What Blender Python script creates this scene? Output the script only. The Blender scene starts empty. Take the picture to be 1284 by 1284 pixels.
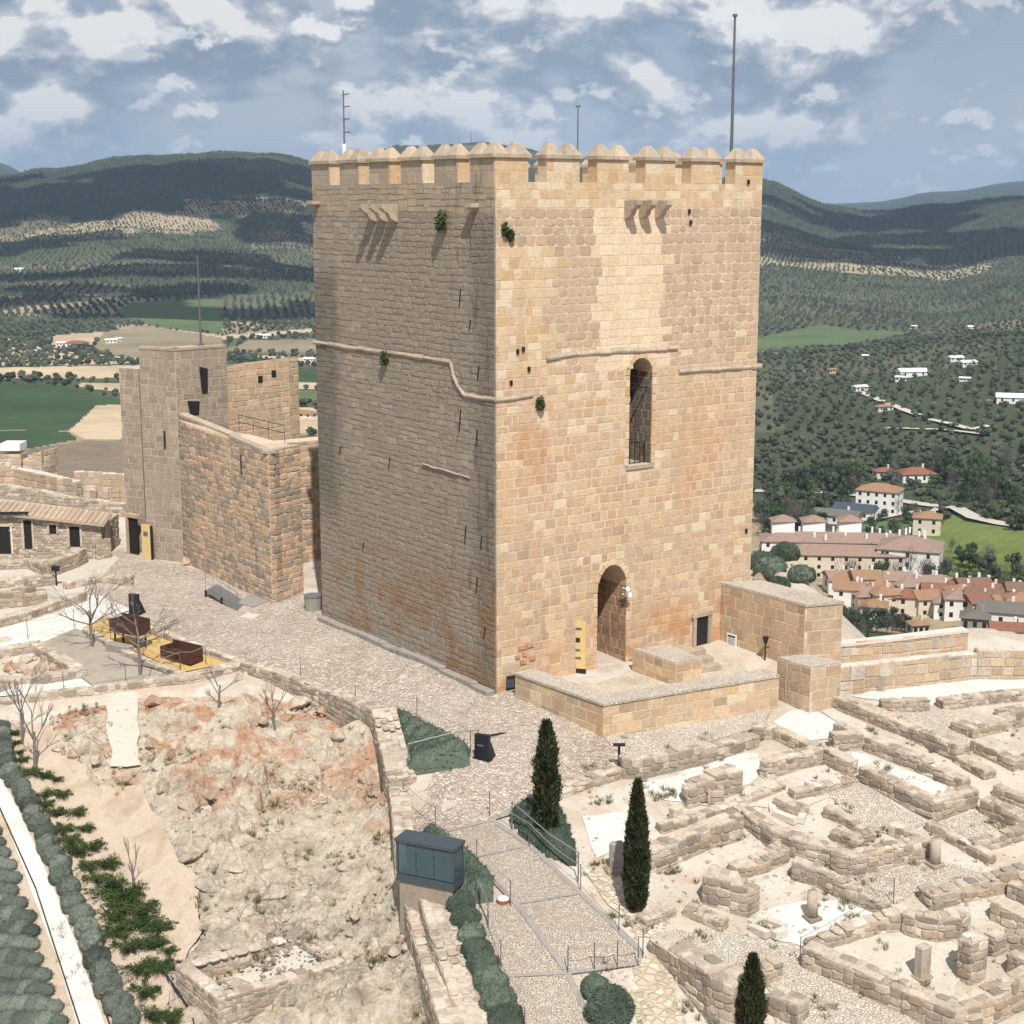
import bpy, bmesh, math, random
import numpy as np
from mathutils import Vector, Matrix, geometry
random.seed(11)
rng = np.random.default_rng(11)
SC = bpy.context.scene
COL = SC.collection
R = math.radians

# ------------------------------------------------------------------ camera
F = 1950.0; CC = 642.0                       # focal length and centre in photo pixels (1284 wide)
PITCH = math.atan(387 / F); CP, SP = math.cos(PITCH), math.sin(PITCH)
CAMZ = 20.0
cam_d = bpy.data.cameras.new("camera"); cam = bpy.data.objects.new("camera", cam_d); COL.objects.link(cam)
cam.location = (0, 0, CAMZ); cam.rotation_euler = (R(90) - PITCH, 0, 0)
cam_d.sensor_width = 36; cam_d.lens = 36 * F / 1284
cam_d.clip_start = 0.5; cam_d.clip_end = 60000
SC.camera = cam

# ------------------------------------------------------------------ light
AZU, AZV = R(-36.05), R(53.95)               # bearings of the keep's two visible faces
U = np.array([math.sin(AZU), math.cos(AZU), 0.0]); V = np.array([math.sin(AZV), math.cos(AZV), 0.0])
SUN_T = 0.66 * U + 0.33 * V + np.array([0, 0, -1.0])      # direction the light travels
SUN_T /= np.linalg.norm(SUN_T)
sl = bpy.data.lights.new("sun", 'SUN'); sl.energy = 5.0; sl.angle = R(0.53); sl.color = (1.0, 0.965, 0.91)
so = bpy.data.objects.new("sun", sl); COL.objects.link(so)
so.rotation_euler = Vector(SUN_T).to_track_quat('-Z', 'Y').to_euler(); so.location = (20, -30, 60)
SUN_EL = math.asin(-SUN_T[2]); SUN_AZ = math.atan2(-SUN_T[0], -SUN_T[1])

world = bpy.data.worlds.new("World"); SC.world = world; world.use_nodes = True
def build_world():
    nt = world.node_tree; nt.nodes.clear(); L = nt.links
    def N(t, **k):
        n = nt.nodes.new(t)
        for a, b in k.items(): setattr(n, a, b)
        return n
    out = N('ShaderNodeOutputWorld'); bg = N('ShaderNodeBackground'); bg.inputs[1].default_value = 0.076
    sky = N('ShaderNodeTexSky', sky_type='NISHITA'); sky.sun_disc = False
    sky.sun_elevation = SUN_EL; sky.sun_rotation = SUN_AZ % (2 * math.pi)
    sky.altitude = 1000; sky.air_density = 1.0; sky.dust_density = 0.6; sky.ozone_density = 1.5
    tc = N('ShaderNodeTexCoord')
    nrm = N('ShaderNodeVectorMath', operation='NORMALIZE'); L.new(tc.outputs['Generated'], nrm.inputs[0])
    sep = N('ShaderNodeSeparateXYZ'); L.new(nrm.outputs[0], sep.inputs[0])
    def M(op, a, b=None, c=None, clamp=False):
        n = N('ShaderNodeMath', operation=op); n.use_clamp = clamp
        for i, v in enumerate((a, b, c)):
            if v is None: continue
            if isinstance(v, (int, float)): n.inputs[i].default_value = v
            else: L.new(v, n.inputs[i])
        return n.outputs[0]
    # perspective of a cloud deck: direction / (height + k)
    den = M('ADD', M('MAXIMUM', sep.outputs[2], 0.0), 0.62)
    cx = M('DIVIDE', sep.outputs[0], den); cy = M('DIVIDE', sep.outputs[1], den)
    comb = N('ShaderNodeCombineXYZ'); L.new(cx, comb.inputs[0]); L.new(cy, comb.inputs[1])
    def noise(scale, detail, rough, off, dist=0.0, src=None):
        v = N('ShaderNodeVectorMath', operation='ADD'); L.new(src or comb.outputs[0], v.inputs[0]); v.inputs[1].default_value = off
        n = N('ShaderNodeTexNoise'); n.inputs['Scale'].default_value = scale; n.inputs['Detail'].default_value = detail
        n.inputs['Roughness'].default_value = rough; n.inputs['Distortion'].default_value = dist
        L.new(v.outputs[0], n.inputs['Vector']); return n.outputs[0]
    def ramp(fac, stops):
        r = N('ShaderNodeValToRGB'); e = r.color_ramp.elements
        while len(e) < len(stops): e.new(0.5)
        for k, (p, c) in zip(e, stops): k.position = p; k.color = (*c, 1) if len(c) == 3 else c
        L.new(fac, r.inputs[0]); return r.outputs[0]
    def mix(f, a, b):
        n = N('ShaderNodeMix', data_type='RGBA')
        for s, v in ((0, f), (6, a), (7, b)):
            if isinstance(v, (int, float)): n.inputs[s].default_value = v
            elif isinstance(v, tuple): n.inputs[s].default_value = (*v, 1)
            else: L.new(v, n.inputs[s])
        return n.outputs[2]
    # three decks of cloud: a soft grey sheet, heaped cumulus in front of it, small bright puffs
    n1 = noise(2.2, 8, 0.55, (3.1, 7.7, 0.4), 0.2)
    n2 = noise(5.0, 10, 0.56, (9.3, 1.2, 5.0), 0.15); n2b = noise(5.0, 10, 0.56, (9.3, 1.157, 5.0), 0.15)
    n3 = noise(12.5, 9, 0.58, (1.7, 4.1, 2.0), 0.1); n3b = noise(12.5, 9, 0.58, (1.7, 4.082, 2.0), 0.1)
    blue = mix(0.7, sky.outputs[0], (1.5, 3.6, 7.4))
    sheet_c = ramp(n1, [(0.36, (3.4, 4.5, 5.9)), (0.5, (4.8, 5.7, 6.8)), (0.62, (6.0, 6.6, 7.3))])
    cl = mix(ramp(n1, [(0.37, (0, 0, 0)), (0.47, (0.94, 0.94, 0.94))]), blue, sheet_c)
    lit2 = M('ADD', M('MULTIPLY', M('SUBTRACT', n2, n2b), 8.0), M('MULTIPLY', M('SUBTRACT', n2, 0.5), 1.4), clamp=False)
    tone2 = ramp(M('ADD', lit2, 0.33, clamp=True), [(0.1, (3.1, 4.0, 5.2)), (0.38, (4.3, 5.1, 6.1)), (0.6, (6.4, 6.8, 7.5)), (0.85, (10.4, 10.3, 10.2))])
    cl = mix(ramp(n2, [(0.445, (0, 0, 0)), (0.505, (1, 1, 1))]), cl, tone2)
    lit3 = M('ADD', M('MULTIPLY', M('SUBTRACT', n3, n3b), 8.0), 0.45, clamp=True)
    tone3 = ramp(lit3, [(0.1, (3.6, 4.3, 5.6)), (0.5, (6.4, 6.8, 7.4)), (0.8, (11.0, 10.9, 10.8))])
    cl = mix(M('MULTIPLY', ramp(n3, [(0.55, (0, 0, 0)), (0.60, (1, 1, 1))]), ramp(n1, [(0.4, (0.2, 0.2, 0.2)), (0.6, (0.95, 0.95, 0.95))])), cl, tone3)
    # pale bank of far cloud and air near the horizon
    hz = ramp(sep.outputs[2], [(0.0, (1, 1, 1)), (0.075, (0, 0, 0))])
    cl = mix(M('MULTIPLY', hz, 0.55), cl, (6.0, 6.9, 8.2))
    L.new(cl, bg.inputs[0]); L.new(bg.outputs[0], out.inputs[0])
build_world()
SC.view_settings.view_transform = 'Standard'; SC.view_settings.look = 'None'
SC.view_settings.gamma = 1.0; SC.view_settings.exposure = 0.2
SC.view_settings.use_curve_mapping = False

# ------------------------------------------------------------------ photo geometry helpers
def ray(px, py):
    x = (px - CC) / F; k = (CC - py) / F
    return np.array([x, CP + k * SP, -SP + k * CP])
def PZ(px, py, z=0.0):                         # the point of height z seen at a photo pixel
    d = ray(px, py); t = (z - CAMZ) / d[2]
    return np.array([0, 0, CAMZ]) + d * t
def proj(p):
    p = np.asarray(p, float); q = p - np.array([0, 0, CAMZ])
    dep = q[..., 1] * CP - q[..., 2] * SP; up = q[..., 1] * SP + q[..., 2] * CP
    return CC + F * q[..., 0] / dep, CC - F * up / dep
def ZY(py, Y):                                 # height seen at row py on a vertical line at forward distance Y
    k = (CC - py) / F
    return CAMZ + Y * (k * CP - SP) / (CP + k * SP)
def along(P, D, px):                           # how far along D from P until column px is reached
    lo, hi = -60.0, 60.0
    f = lambda s: proj(P + s * D)[0] - px
    a, b = f(lo), f(hi)
    for _ in range(60):
        m = (lo + hi) / 2; c = f(m)
        if (c > 0) == (a > 0): lo, a = m, c
        else: hi = m
    return (lo + hi) / 2
def pnpoly(poly, x, y):
    poly = np.asarray(poly, float); ins = np.zeros(np.shape(x), bool); j = len(poly) - 1
    for i in range(len(poly)):
        xi, yi = poly[i]; xj, yj = poly[j]
        if yi != yj:
            c = ((yi > y) != (yj > y)) & (x < (xj - xi) * (y - yi) / (yj - yi) + xi)
            ins ^= c
        j = i
    return ins

# numpy gradient noise
_perm = rng.permutation(512); _perm = np.concatenate([_perm, _perm, _perm])
_ga = rng.uniform(0, 2 * math.pi, 512); _gx, _gy = np.cos(_ga), np.sin(_ga)
def perlin(x, y):
    x = np.asarray(x, float); y = np.asarray(y, float)
    xi = np.floor(x).astype(int); yi = np.floor(y).astype(int); xf = x - xi; yf = y - yi
    u = xf * xf * xf * (xf * (xf * 6 - 15) + 10); v = yf * yf * yf * (yf * (yf * 6 - 15) + 10)
    def g(i, j, dx, dy):
        h = _perm[(_perm[i & 511] + j) & 511]
        return _gx[h] * dx + _gy[h] * dy
    a = g(xi, yi, xf, yf); b = g(xi + 1, yi, xf - 1, yf); c = g(xi, yi + 1, xf, yf - 1); d = g(xi + 1, yi + 1, xf - 1, yf - 1)
    return 1.5 * ((a + u * (b - a)) + v * ((c + u * (d - c)) - (a + u * (b - a))))
def fbm(x, y, s, o=4, g=0.5, ridged=False):
    t = 0; a = 1; n = 0
    for k in range(o):
        q = perlin(x / s + 17.3 * k, y / s - 9.1 * k)
        t = t + a * ((1 - 2 * np.abs(q)) if ridged else q); n += a; a *= g; s *= 0.5
    return t / n

# ------------------------------------------------------------------ ground heights of the fortress
CTRL = [(400,775,0),(621,870,0),(500,850,0),(300,740,0),(190,700,0),(230,780,0),(450,890,-.1),(757,925,-.3),(850,905,-.35),(640,940,-.4),
 (560,1000,-.9),(620,1030,-1.15),(700,1000,-.95),(780,960,-.7),(500,960,-.5),(505,1050,-1.25),(560,940,-.4),(660,880,0),(700,860,.1),(800,800,.2),(900,820,.1),
 (600,1100,-1.8),(720,1130,-2.0),(690,1200,-2.6),(640,1284,-3.6),(760,1284,-3.6),(820,1210,-2.8),(760,1060,-1.5),(740,1100,-1.8),
 (980,890,-.35),(1060,880,-.3),(1210,840,-.3),(1284,840,-.3),(900,960,-.9),(1000,950,-.8),(1100,940,-.8),(1284,1000,-1.2),(1200,900,-.5),
 (860,1020,-1.4),(1000,1040,-1.6),(1100,1100,-2.2),(1284,1100,-2.0),(900,1100,-2.2),(850,1150,-2.4),(1000,1180,-2.8),(1284,1284,-3.5),(1100,1284,-3.6),(950,1284,-3.7),(1400,1000,-1.2),(1400,1200,-3),
 (130,760,-.1),(0,800,-.1),(20,700,0),(0,640,.2),(160,640,.1),(110,800,-.2),(260,835,-.25),(0,860,-.45),(60,850,-.4),(180,858,-.45),(300,832,-.2),
 (330,880,-1.0),(460,925,-1.7),(380,898,-1.2),(440,900,-1.3),(60,920,-1.4),(200,920,-1.3),(300,950,-1.6),(420,960,-1.9),(250,1020,-2.3),(450,1040,-2.6),(478,1000,-2.3),
 (120,1000,-2.6),(330,1080,-3),(485,1110,-3.3),(200,1130,-4),(300,1200,-4.4),(430,1200,-4),(500,1200,-4.0),(515,1284,-4.8),(250,1284,-5.2),(400,1284,-4.9),
 (0,900,-2.0),(60,1000,-3),(0,1000,-3.2),(100,1100,-4.3),(0,1100,-4.5),(150,1284,-5.6),(0,1284,-6),(-150,1000,-3.5),(-150,1284,-6.5),(-150,800,-.5),(540,1200,-2.9),(600,1250,-3.2),(560,1130,-2.1)]
_cp = np.array([PZ(*c) for c in CTRL])
def _rbf_fit(P):
    n = len(P); d = np.hypot(P[:, None, 0] - P[None, :, 0], P[:, None, 1] - P[None, :, 1])
    A = np.zeros((n + 3, n + 3)); A[:n, :n] = d - np.eye(n) * 0.15
    A[:n, n] = 1; A[:n, n + 1:] = P[:, :2] / 50; A[n, :n] = 1; A[n + 1:, :n] = P[:, :2].T / 50
    return np.linalg.solve(A, np.concatenate([P[:, 2], [0, 0, 0]]))
_w = _rbf_fit(_cp)
EDGE = [PZ(*p)[:2] for p in [(-400,596,0),(-150,596,0),(40,600,0),(170,650,0),(380,690,0),(560,722,0),(760,706,0),(985,716,0),(1040,775,0),(1070,806,0),(1225,792,0),(1290,800,0),(1600,820,0)]]
EDGE = np.array(EDGE + [(60, -60), (-90, -60)])
def poly_dist(poly, x, y):
    best = np.full(np.shape(x), 1e9)
    for i in range(len(poly)):
        a = poly[i]; b = poly[(i + 1) % len(poly)]; d = b - a
        t = np.clip(((x - a[0]) * d[0] + (y - a[1]) * d[1]) / (d @ d), 0, 1)
        best = np.minimum(best, np.hypot(x - a[0] - t * d[0], y - a[1] - t * d[1]))
    return best
def _rbf(x, y):
    z = np.zeros(len(x))
    for s in range(0, len(x), 20000):
        xx = x[s:s + 20000]; yy = y[s:s + 20000]
        d = np.hypot(xx[:, None] - _cp[None, :, 0], yy[:, None] - _cp[None, :, 1])
        z[s:s + 20000] = d @ _w[:-3] + _w[-3] + _w[-2] * xx / 50 + _w[-1] * yy / 50
    return np.clip(z, -7, 0.6)
_gx0, _gy0, _gs, _gn = -90.0, 15.0, 0.4, 400
_ix, _iy = np.meshgrid(_gx0 + np.arange(_gn) * _gs * 1.125, _gy0 + np.arange(_gn) * _gs)
_HG = _rbf(_ix.ravel(), _iy.ravel()).reshape(_gn, _gn)
def H0(x, y):                                  # smooth ground of the hilltop, looked up in a table
    fx = min(max((x - _gx0) / (_gs * 1.125), 0), _gn - 1.001); fy = min(max((y - _gy0) / _gs, 0), _gn - 1.001); i = int(fx); j = int(fy); u = fx - i; v = fy - j
    return (_HG[j, i] * (1 - u) + _HG[j, i + 1] * u) * (1 - v) + (_HG[j + 1, i] * (1 - u) + _HG[j + 1, i + 1] * u) * v
_EL = [tuple(map(float, p)) for p in EDGE]
def _inside(x, y):
    c = False; x1, y1 = _EL[-1]
    for x2, y2 in _EL:
        if (y2 > y) != (y1 > y) and x < (x1 - x2) * (y - y2) / (y1 - y2) + x2: c = not c
        x1, y1 = x2, y2
    return c
def H(x, y):                                   # ground height
    if np.ndim(x) == 0:
        z = H0(x, y)
        return z if _inside(x, y) else z - 0.95 * float(poly_dist(EDGE, np.array([x]), np.array([y]))[0])
    x = np.asarray(x, float); y = np.asarray(y, float); sh = x.shape
    x = x.ravel(); y = y.ravel()
    fx = np.clip((x - _gx0) / (_gs * 1.125), 0, _gn - 1.001); fy = np.clip((y - _gy0) / _gs, 0, _gn - 1.001); i = fx.astype(int); j = fy.astype(int); u = fx - i; v = fy - j
    z = (_HG[j, i] * (1 - u) + _HG[j, i + 1] * u) * (1 - v) + (_HG[j + 1, i] * (1 - u) + _HG[j + 1, i + 1] * u) * v
    out = ~pnpoly(EDGE, x, y)
    if out.any(): z[out] -= poly_dist(EDGE, x[out], y[out]) * 0.95
    return z.reshape(sh)
def G(px, py):                                 # ground point seen at a photo pixel
    z = 0.0
    for _ in range(14):
        p = PZ(px, py, z); z = 0.4 * z + 0.6 * float(H0(p[0], p[1]))
    p = PZ(px, py, z); return np.array([p[0], p[1], float(H0(p[0], p[1]))])

# ------------------------------------------------------------------ object helpers
def tag(o, label=None, cat=None, group=None, kind=None):
    if label: o['label'] = label
    if cat: o['category'] = cat
    if group: o['group'] = group
    if kind: o['kind'] = kind
    return o
def thing(name, loc, label, cat, group=None):
    o = bpy.data.objects.new(name, None); o.empty_display_size = 0.3; COL.objects.link(o)
    o.location = tuple(loc); return tag(o, label, cat, group)
def root_loc(o):
    while o.parent: o = o.parent
    return np.array(o.location)
def fast_mesh(name, verts, quads=None, tris=None):
    me = bpy.data.meshes.new(name); verts = np.asarray(verts, np.float32)
    nq = 0 if quads is None else len(quads); ntr = 0 if tris is None else len(tris)
    idx = []
    if nq: idx.append(np.asarray(quads, np.int32).ravel())
    if ntr: idx.append(np.asarray(tris, np.int32).ravel())
    idx = np.concatenate(idx)
    me.vertices.add(len(verts)); me.vertices.foreach_set('co', verts.ravel())
    me.loops.add(len(idx)); me.loops.foreach_set('vertex_index', idx)
    me.polygons.add(nq + ntr)
    st = np.concatenate([np.arange(nq) * 4, nq * 4 + np.arange(ntr) * 3]).astype(np.int32)
    me.polygons.foreach_set('loop_start', st)
    me.update(calc_edges=True); me.shade_flat(); return me
class MB:
    """collects shapes in world coordinates; build() links them as ONE mesh object"""
    def __init__(s): s.v = []; s.f = []
    def add(s, vs, fs):
        b = len(s.v); s.v += [tuple(map(float, p)) for p in vs]; s.f += [tuple(i + b for i in f) for f in fs]; return s
    def prism(s, bot, top):
        n = len(bot); return s.add(list(bot) + list(top), [tuple(range(n - 1, -1, -1)), tuple(range(n, 2 * n))] + [(i, (i + 1) % n, n + (i + 1) % n, n + i) for i in range(n)])
    def box(s, o, a, b, c):
        o, a, b, c = (np.asarray(q, float) for q in (o, a, b, c))
        if np.dot(np.cross(a, b), c) < 0: a, b = b, a
        return s.prism([o, o + a, o + a + b, o + b], [o + c, o + a + c, o + a + b + c, o + b + c])
    def cbox(s, c, sx, sy, sz, yaw=0.0):       # box standing on c
        x = np.array([math.cos(yaw), math.sin(yaw), 0]); y = np.array([-math.sin(yaw), math.cos(yaw), 0])
        return s.box(np.asarray(c) - x * sx / 2 - y * sy / 2, x * sx, y * sy, np.array([0, 0, sz]))
    def tube(s, p, q, r0, r1=None, n=6):
        r1 = r0 if r1 is None else r1; p = Vector(p); q = Vector(q); d = (q - p)
        if d.length < 1e-6: return s
        d.normalize(); a = d.orthogonal().normalized(); b = d.cross(a)
        ring = lambda c, r: [c + (a * math.cos(2 * math.pi * i / n) + b * math.sin(2 * math.pi * i / n)) * r for i in range(n)]
        return s.prism(ring(p, r0), ring(q, r1))
    def path(s, pts, r, n=5):
        for p, q in zip(pts[:-1], pts[1:]): s.tube(p, q, r, r, n)
        return s
    def build(s, name, mat, parent=None, smooth=False, bevel=0.0):
        loc = root_loc(parent) if parent else np.zeros(3)
        me = bpy.data.meshes.new(name); me.from_pydata([tuple(np.array(p) - loc) for p in s.v], [], s.f); me.update()
        if bevel:
            bm = bmesh.new(); bm.from_mesh(me)
            bmesh.ops.bevel(bm, geom=list(bm.edges), offset=bevel, segments=1, affect='EDGES'); bm.to_mesh(me); bm.free()
        return link(name, me, mat, parent, smooth)
def link(name, me, mat, parent=None, smooth=False):
    o = bpy.data.objects.new(name, me); COL.objects.link(o)
    if mat is not None and not me.materials: me.materials.append(mat)
    if parent: o.parent = parent
    if smooth: me.polygons.foreach_set('use_smooth', [True] * len(me.polygons))
    return o
# ------------------------------------------------------------------ materials
def srgb(r, g, b):
    f = lambda c: (c / 255 / 12.92) if c / 255 <= 0.04045 else ((c / 255 + 0.055) / 1.055) ** 2.4
    return (f(r), f(g), f(b))
class MT:
    """small node helper"""
    def __init__(s, name, rough=0.9, spec=0.2):
        s.m = bpy.data.materials.new(name); s.m.use_nodes = True; s.nt = s.m.node_tree; s.L = s.nt.links
        s.b = s.nt.nodes['Principled BSDF']; s.b.inputs['Roughness'].default_value = rough
        s.b.inputs['Specular IOR Level'].default_value = spec; s._pos = None
    def N(s, t, **k):
        n = s.nt.nodes.new(t)
        for a, b in k.items(): setattr(n, a, b)
        return n
    def set(s, sock, v):
        if isinstance(v, (int, float)): sock.default_value = v
        elif isinstance(v, tuple): sock.default_value = (*v, 1) if len(v) == 3 and len(sock.default_value) == 4 else v
        else: s.L.new(v, sock)
    @property
    def pos(s):
        if s._pos is None: s._pos = s.N('ShaderNodeNewGeometry').outputs['Position']
        return s._pos
    def math(s, op, a, b=None, clamp=False):
        n = s.N('ShaderNodeMath', operation=op); n.use_clamp = clamp; s.set(n.inputs[0], a)
        if b is not None: s.set(n.inputs[1], b)
        return n.outputs[0]
    def noise(s, scale, detail=4, rough=0.55, dist=0.0, vec=None, col=False):
        n = s.N('ShaderNodeTexNoise'); n.inputs['Scale'].default_value = scale; n.inputs['Detail'].default_value = detail
        n.inputs['Roughness'].default_value = rough; n.inputs['Distortion'].default_value = dist
        s.L.new(vec or s.pos, n.inputs['Vector']); return n.outputs[1 if col else 0]
    def voronoi(s, scale, feature='F1', out=0, rnd=1.0, vec=None):
        n = s.N('ShaderNodeTexVoronoi', feature=feature); n.inputs['Scale'].default_value = scale; n.inputs['Randomness'].default_value = rnd
        s.L.new(vec or s.pos, n.inputs['Vector']); return n.outputs[out]
    def ramp(s, fac, stops, interp='LINEAR'):
        r = s.N('ShaderNodeValToRGB'); r.color_ramp.interpolation = interp; e = r.color_ramp.elements
        while len(e) < len(stops): e.new(0.5)
        while len(e) > len(stops): e.remove(e[-1])
        for k, (p, c) in zip(e, stops):
            k.position = p; k.color = (c, c, c, 1) if isinstance(c, (int, float)) else (*c, 1)
        s.L.new(fac, r.inputs[0]); return r.outputs[0]
    def mix(s, f, a, b, mode='MIX'):
        n = s.N('ShaderNodeMix', data_type='RGBA', blend_type=mode); s.set(n.inputs[0], f); s.set(n.inputs[6], a); s.set(n.inputs[7], b); return n.outputs[2]
    def dot(s, vec):
        n = s.N('ShaderNodeVectorMath', operation='DOT_PRODUCT'); s.L.new(s.pos, n.inputs[0]); n.inputs[1].default_value = vec; return n.outputs['Value']
    def stretch(s, sc, rot=(0, 0, 0)):
        n = s.N('ShaderNodeMapping'); n.inputs['Scale'].default_value = sc; n.inputs['Rotation'].default_value = rot; s.L.new(s.pos, n.inputs[0]); return n.outputs[0]
    def rand(s):                                # one number per stone, whether an object of its own or an island
        oi = s.N('ShaderNodeObjectInfo').outputs['Random']; ge = s.N('ShaderNodeNewGeometry').outputs['Random Per Island']
        return s.math('FRACT', s.math('ADD', s.math('MULTIPLY', oi, 7.31), ge))
    def bump(s, h, strength=0.5, dist=0.03, prev=None):
        n = s.N('ShaderNodeBump'); n.inputs['Strength'].default_value = strength; n.inputs['Distance'].default_value = dist
        s.L.new(h, n.inputs['Height'])
        if prev is not None: s.L.new(prev, n.inputs['Normal'])
        return n.outputs[0]
    def done(s, col, normal=None):
        s.set(s.b.inputs['Base Color'], col)
        if normal is not None: s.L.new(normal, s.b.inputs['Normal'])
        return s.m

def plain(name, col, rough=0.6, metal=0.0, var=0.25, scale=6.0, spec=0.3):
    m = MT(name, rough, spec); m.b.inputs['Metallic'].default_value = metal
    f = m.ramp(m.noise(scale, 5), [(0.3, 1 - var), (0.7, 1.0)])
    return m.done(m.mix(1.0, col, f, 'MULTIPLY'), m.bump(m.noise(scale * 5, 3), 0.15, 0.01))

def stone_mat(name, cols, patch=None, lichen=0.35, tower=False, bump=0.6, grain=1.0, desat=0.22, tone=1.0):
    if name.startswith(('ruin', 'pale')): tone = 0.92; desat = 0.34
    if name in ('grey_stone', 'weathered_cap', 'curtain_rubble'): desat = 0.3
    if name == 'pale_ashlar': desat = 0.1
    if name == 'tan_stone': desat = 0.28
    def soft(q):                                # quarry stone is paler and greyer than it looks close up
        g = 0.3 * q[0] + 0.59 * q[1] + 0.11 * q[2]; return tuple((v + (g - v) * desat) * tone * k for v, k in zip(q, (0.97, 0.945, 0.95)))
    cols = [soft(q) for q in cols]; patch = soft(patch) if patch else None
    m = MT(name, 0.92, 0.15)
    r = m.rand(); n = len(cols)
    c = m.ramp(r, [((i + 0.5) / n, k) for i, k in enumerate(cols)])
    big = m.noise(0.35, 5, 0.6); fine = m.noise(9.0 * grain, 6, 0.65)
    if patch: c = m.mix(m.ramp(big, [(0.46, 0.0), (0.62, 0.75)]), c, patch)
    c = m.mix(1.0, c, m.ramp(fine, [(0.25, 0.72), (0.6, 1.0), (0.8, 1.12)]), 'MULTIPLY')
    # grey lichen, and rain streaks that run down
    st = m.noise(1.0, 6, 0.6, vec=m.stretch((1.2, 1.2, 0.16)))
    li = m.math('MULTIPLY', m.ramp(m.math('ADD', m.math('MULTIPLY', st, 0.55), m.math('MULTIPLY', m.noise(2.3, 6, 0.7), 0.45)), [(0.48, 0.0), (0.64, 1.0)]), lichen)
    c = m.mix(li, c, srgb(128, 120, 108))
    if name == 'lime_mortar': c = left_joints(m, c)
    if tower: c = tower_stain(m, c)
    if name == 'grey_stone': bump = 1.15
    nb = m.bump(m.noise(22 * grain, 5, 0.7), bump, 0.02, m.bump(m.noise(5 * grain, 4, 0.6), bump * 0.7, 0.06))
    return m.done(c, nb)
C0 = PZ(621, 870, 0); TW = 14.6                # near foot corner and side of the keep
def left_joints(m, c):                          # mortar mixed towards dark brown on the left face only
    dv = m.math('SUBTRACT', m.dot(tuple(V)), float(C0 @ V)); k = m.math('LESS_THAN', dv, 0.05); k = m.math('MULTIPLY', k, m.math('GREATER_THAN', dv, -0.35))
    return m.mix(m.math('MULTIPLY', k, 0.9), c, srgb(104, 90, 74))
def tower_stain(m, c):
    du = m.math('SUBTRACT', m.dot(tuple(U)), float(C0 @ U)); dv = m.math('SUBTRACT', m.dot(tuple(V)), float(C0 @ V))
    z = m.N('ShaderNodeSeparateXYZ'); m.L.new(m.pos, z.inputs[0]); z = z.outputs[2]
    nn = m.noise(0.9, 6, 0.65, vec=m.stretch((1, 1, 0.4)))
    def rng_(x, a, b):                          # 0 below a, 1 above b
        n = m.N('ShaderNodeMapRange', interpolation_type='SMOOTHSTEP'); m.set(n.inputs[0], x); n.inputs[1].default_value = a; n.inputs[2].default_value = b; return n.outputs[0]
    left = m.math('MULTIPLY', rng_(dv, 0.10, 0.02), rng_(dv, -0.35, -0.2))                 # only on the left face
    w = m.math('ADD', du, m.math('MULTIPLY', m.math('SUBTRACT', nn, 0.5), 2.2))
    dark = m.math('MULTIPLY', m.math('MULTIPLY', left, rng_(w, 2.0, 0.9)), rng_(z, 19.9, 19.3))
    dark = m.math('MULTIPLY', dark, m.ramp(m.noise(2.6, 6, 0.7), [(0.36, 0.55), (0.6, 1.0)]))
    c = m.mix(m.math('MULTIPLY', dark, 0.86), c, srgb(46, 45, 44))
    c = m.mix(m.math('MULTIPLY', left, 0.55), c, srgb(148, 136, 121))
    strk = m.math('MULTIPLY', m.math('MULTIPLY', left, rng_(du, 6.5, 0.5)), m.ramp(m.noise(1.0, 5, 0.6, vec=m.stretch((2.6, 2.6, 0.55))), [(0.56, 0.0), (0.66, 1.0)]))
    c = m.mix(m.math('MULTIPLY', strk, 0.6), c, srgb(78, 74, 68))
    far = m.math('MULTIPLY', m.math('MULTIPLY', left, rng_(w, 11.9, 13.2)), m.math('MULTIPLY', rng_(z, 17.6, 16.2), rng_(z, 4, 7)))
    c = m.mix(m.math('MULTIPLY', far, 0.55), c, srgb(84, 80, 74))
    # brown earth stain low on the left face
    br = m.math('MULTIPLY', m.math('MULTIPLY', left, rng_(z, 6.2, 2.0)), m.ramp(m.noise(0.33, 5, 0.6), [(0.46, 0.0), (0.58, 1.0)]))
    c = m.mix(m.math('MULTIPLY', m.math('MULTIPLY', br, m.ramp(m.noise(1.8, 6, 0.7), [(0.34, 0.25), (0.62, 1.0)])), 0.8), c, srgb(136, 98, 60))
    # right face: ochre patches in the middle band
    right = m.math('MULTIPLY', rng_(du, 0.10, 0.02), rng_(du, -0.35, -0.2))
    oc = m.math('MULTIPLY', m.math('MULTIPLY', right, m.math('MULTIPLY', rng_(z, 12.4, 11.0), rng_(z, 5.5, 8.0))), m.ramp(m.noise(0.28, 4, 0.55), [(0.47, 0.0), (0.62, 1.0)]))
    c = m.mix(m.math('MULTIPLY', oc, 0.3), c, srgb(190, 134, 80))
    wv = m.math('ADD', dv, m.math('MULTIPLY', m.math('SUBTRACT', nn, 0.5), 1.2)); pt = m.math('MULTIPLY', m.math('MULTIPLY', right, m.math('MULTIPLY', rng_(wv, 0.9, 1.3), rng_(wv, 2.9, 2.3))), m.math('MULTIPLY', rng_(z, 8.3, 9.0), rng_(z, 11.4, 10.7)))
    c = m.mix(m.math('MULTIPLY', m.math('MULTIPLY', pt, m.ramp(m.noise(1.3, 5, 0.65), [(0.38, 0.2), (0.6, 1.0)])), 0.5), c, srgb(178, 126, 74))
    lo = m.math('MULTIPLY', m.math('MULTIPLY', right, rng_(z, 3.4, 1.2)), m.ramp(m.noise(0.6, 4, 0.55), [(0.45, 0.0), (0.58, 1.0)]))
    return m.mix(m.math('MULTIPLY', lo, 0.55), c, srgb(176, 118, 66))

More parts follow.
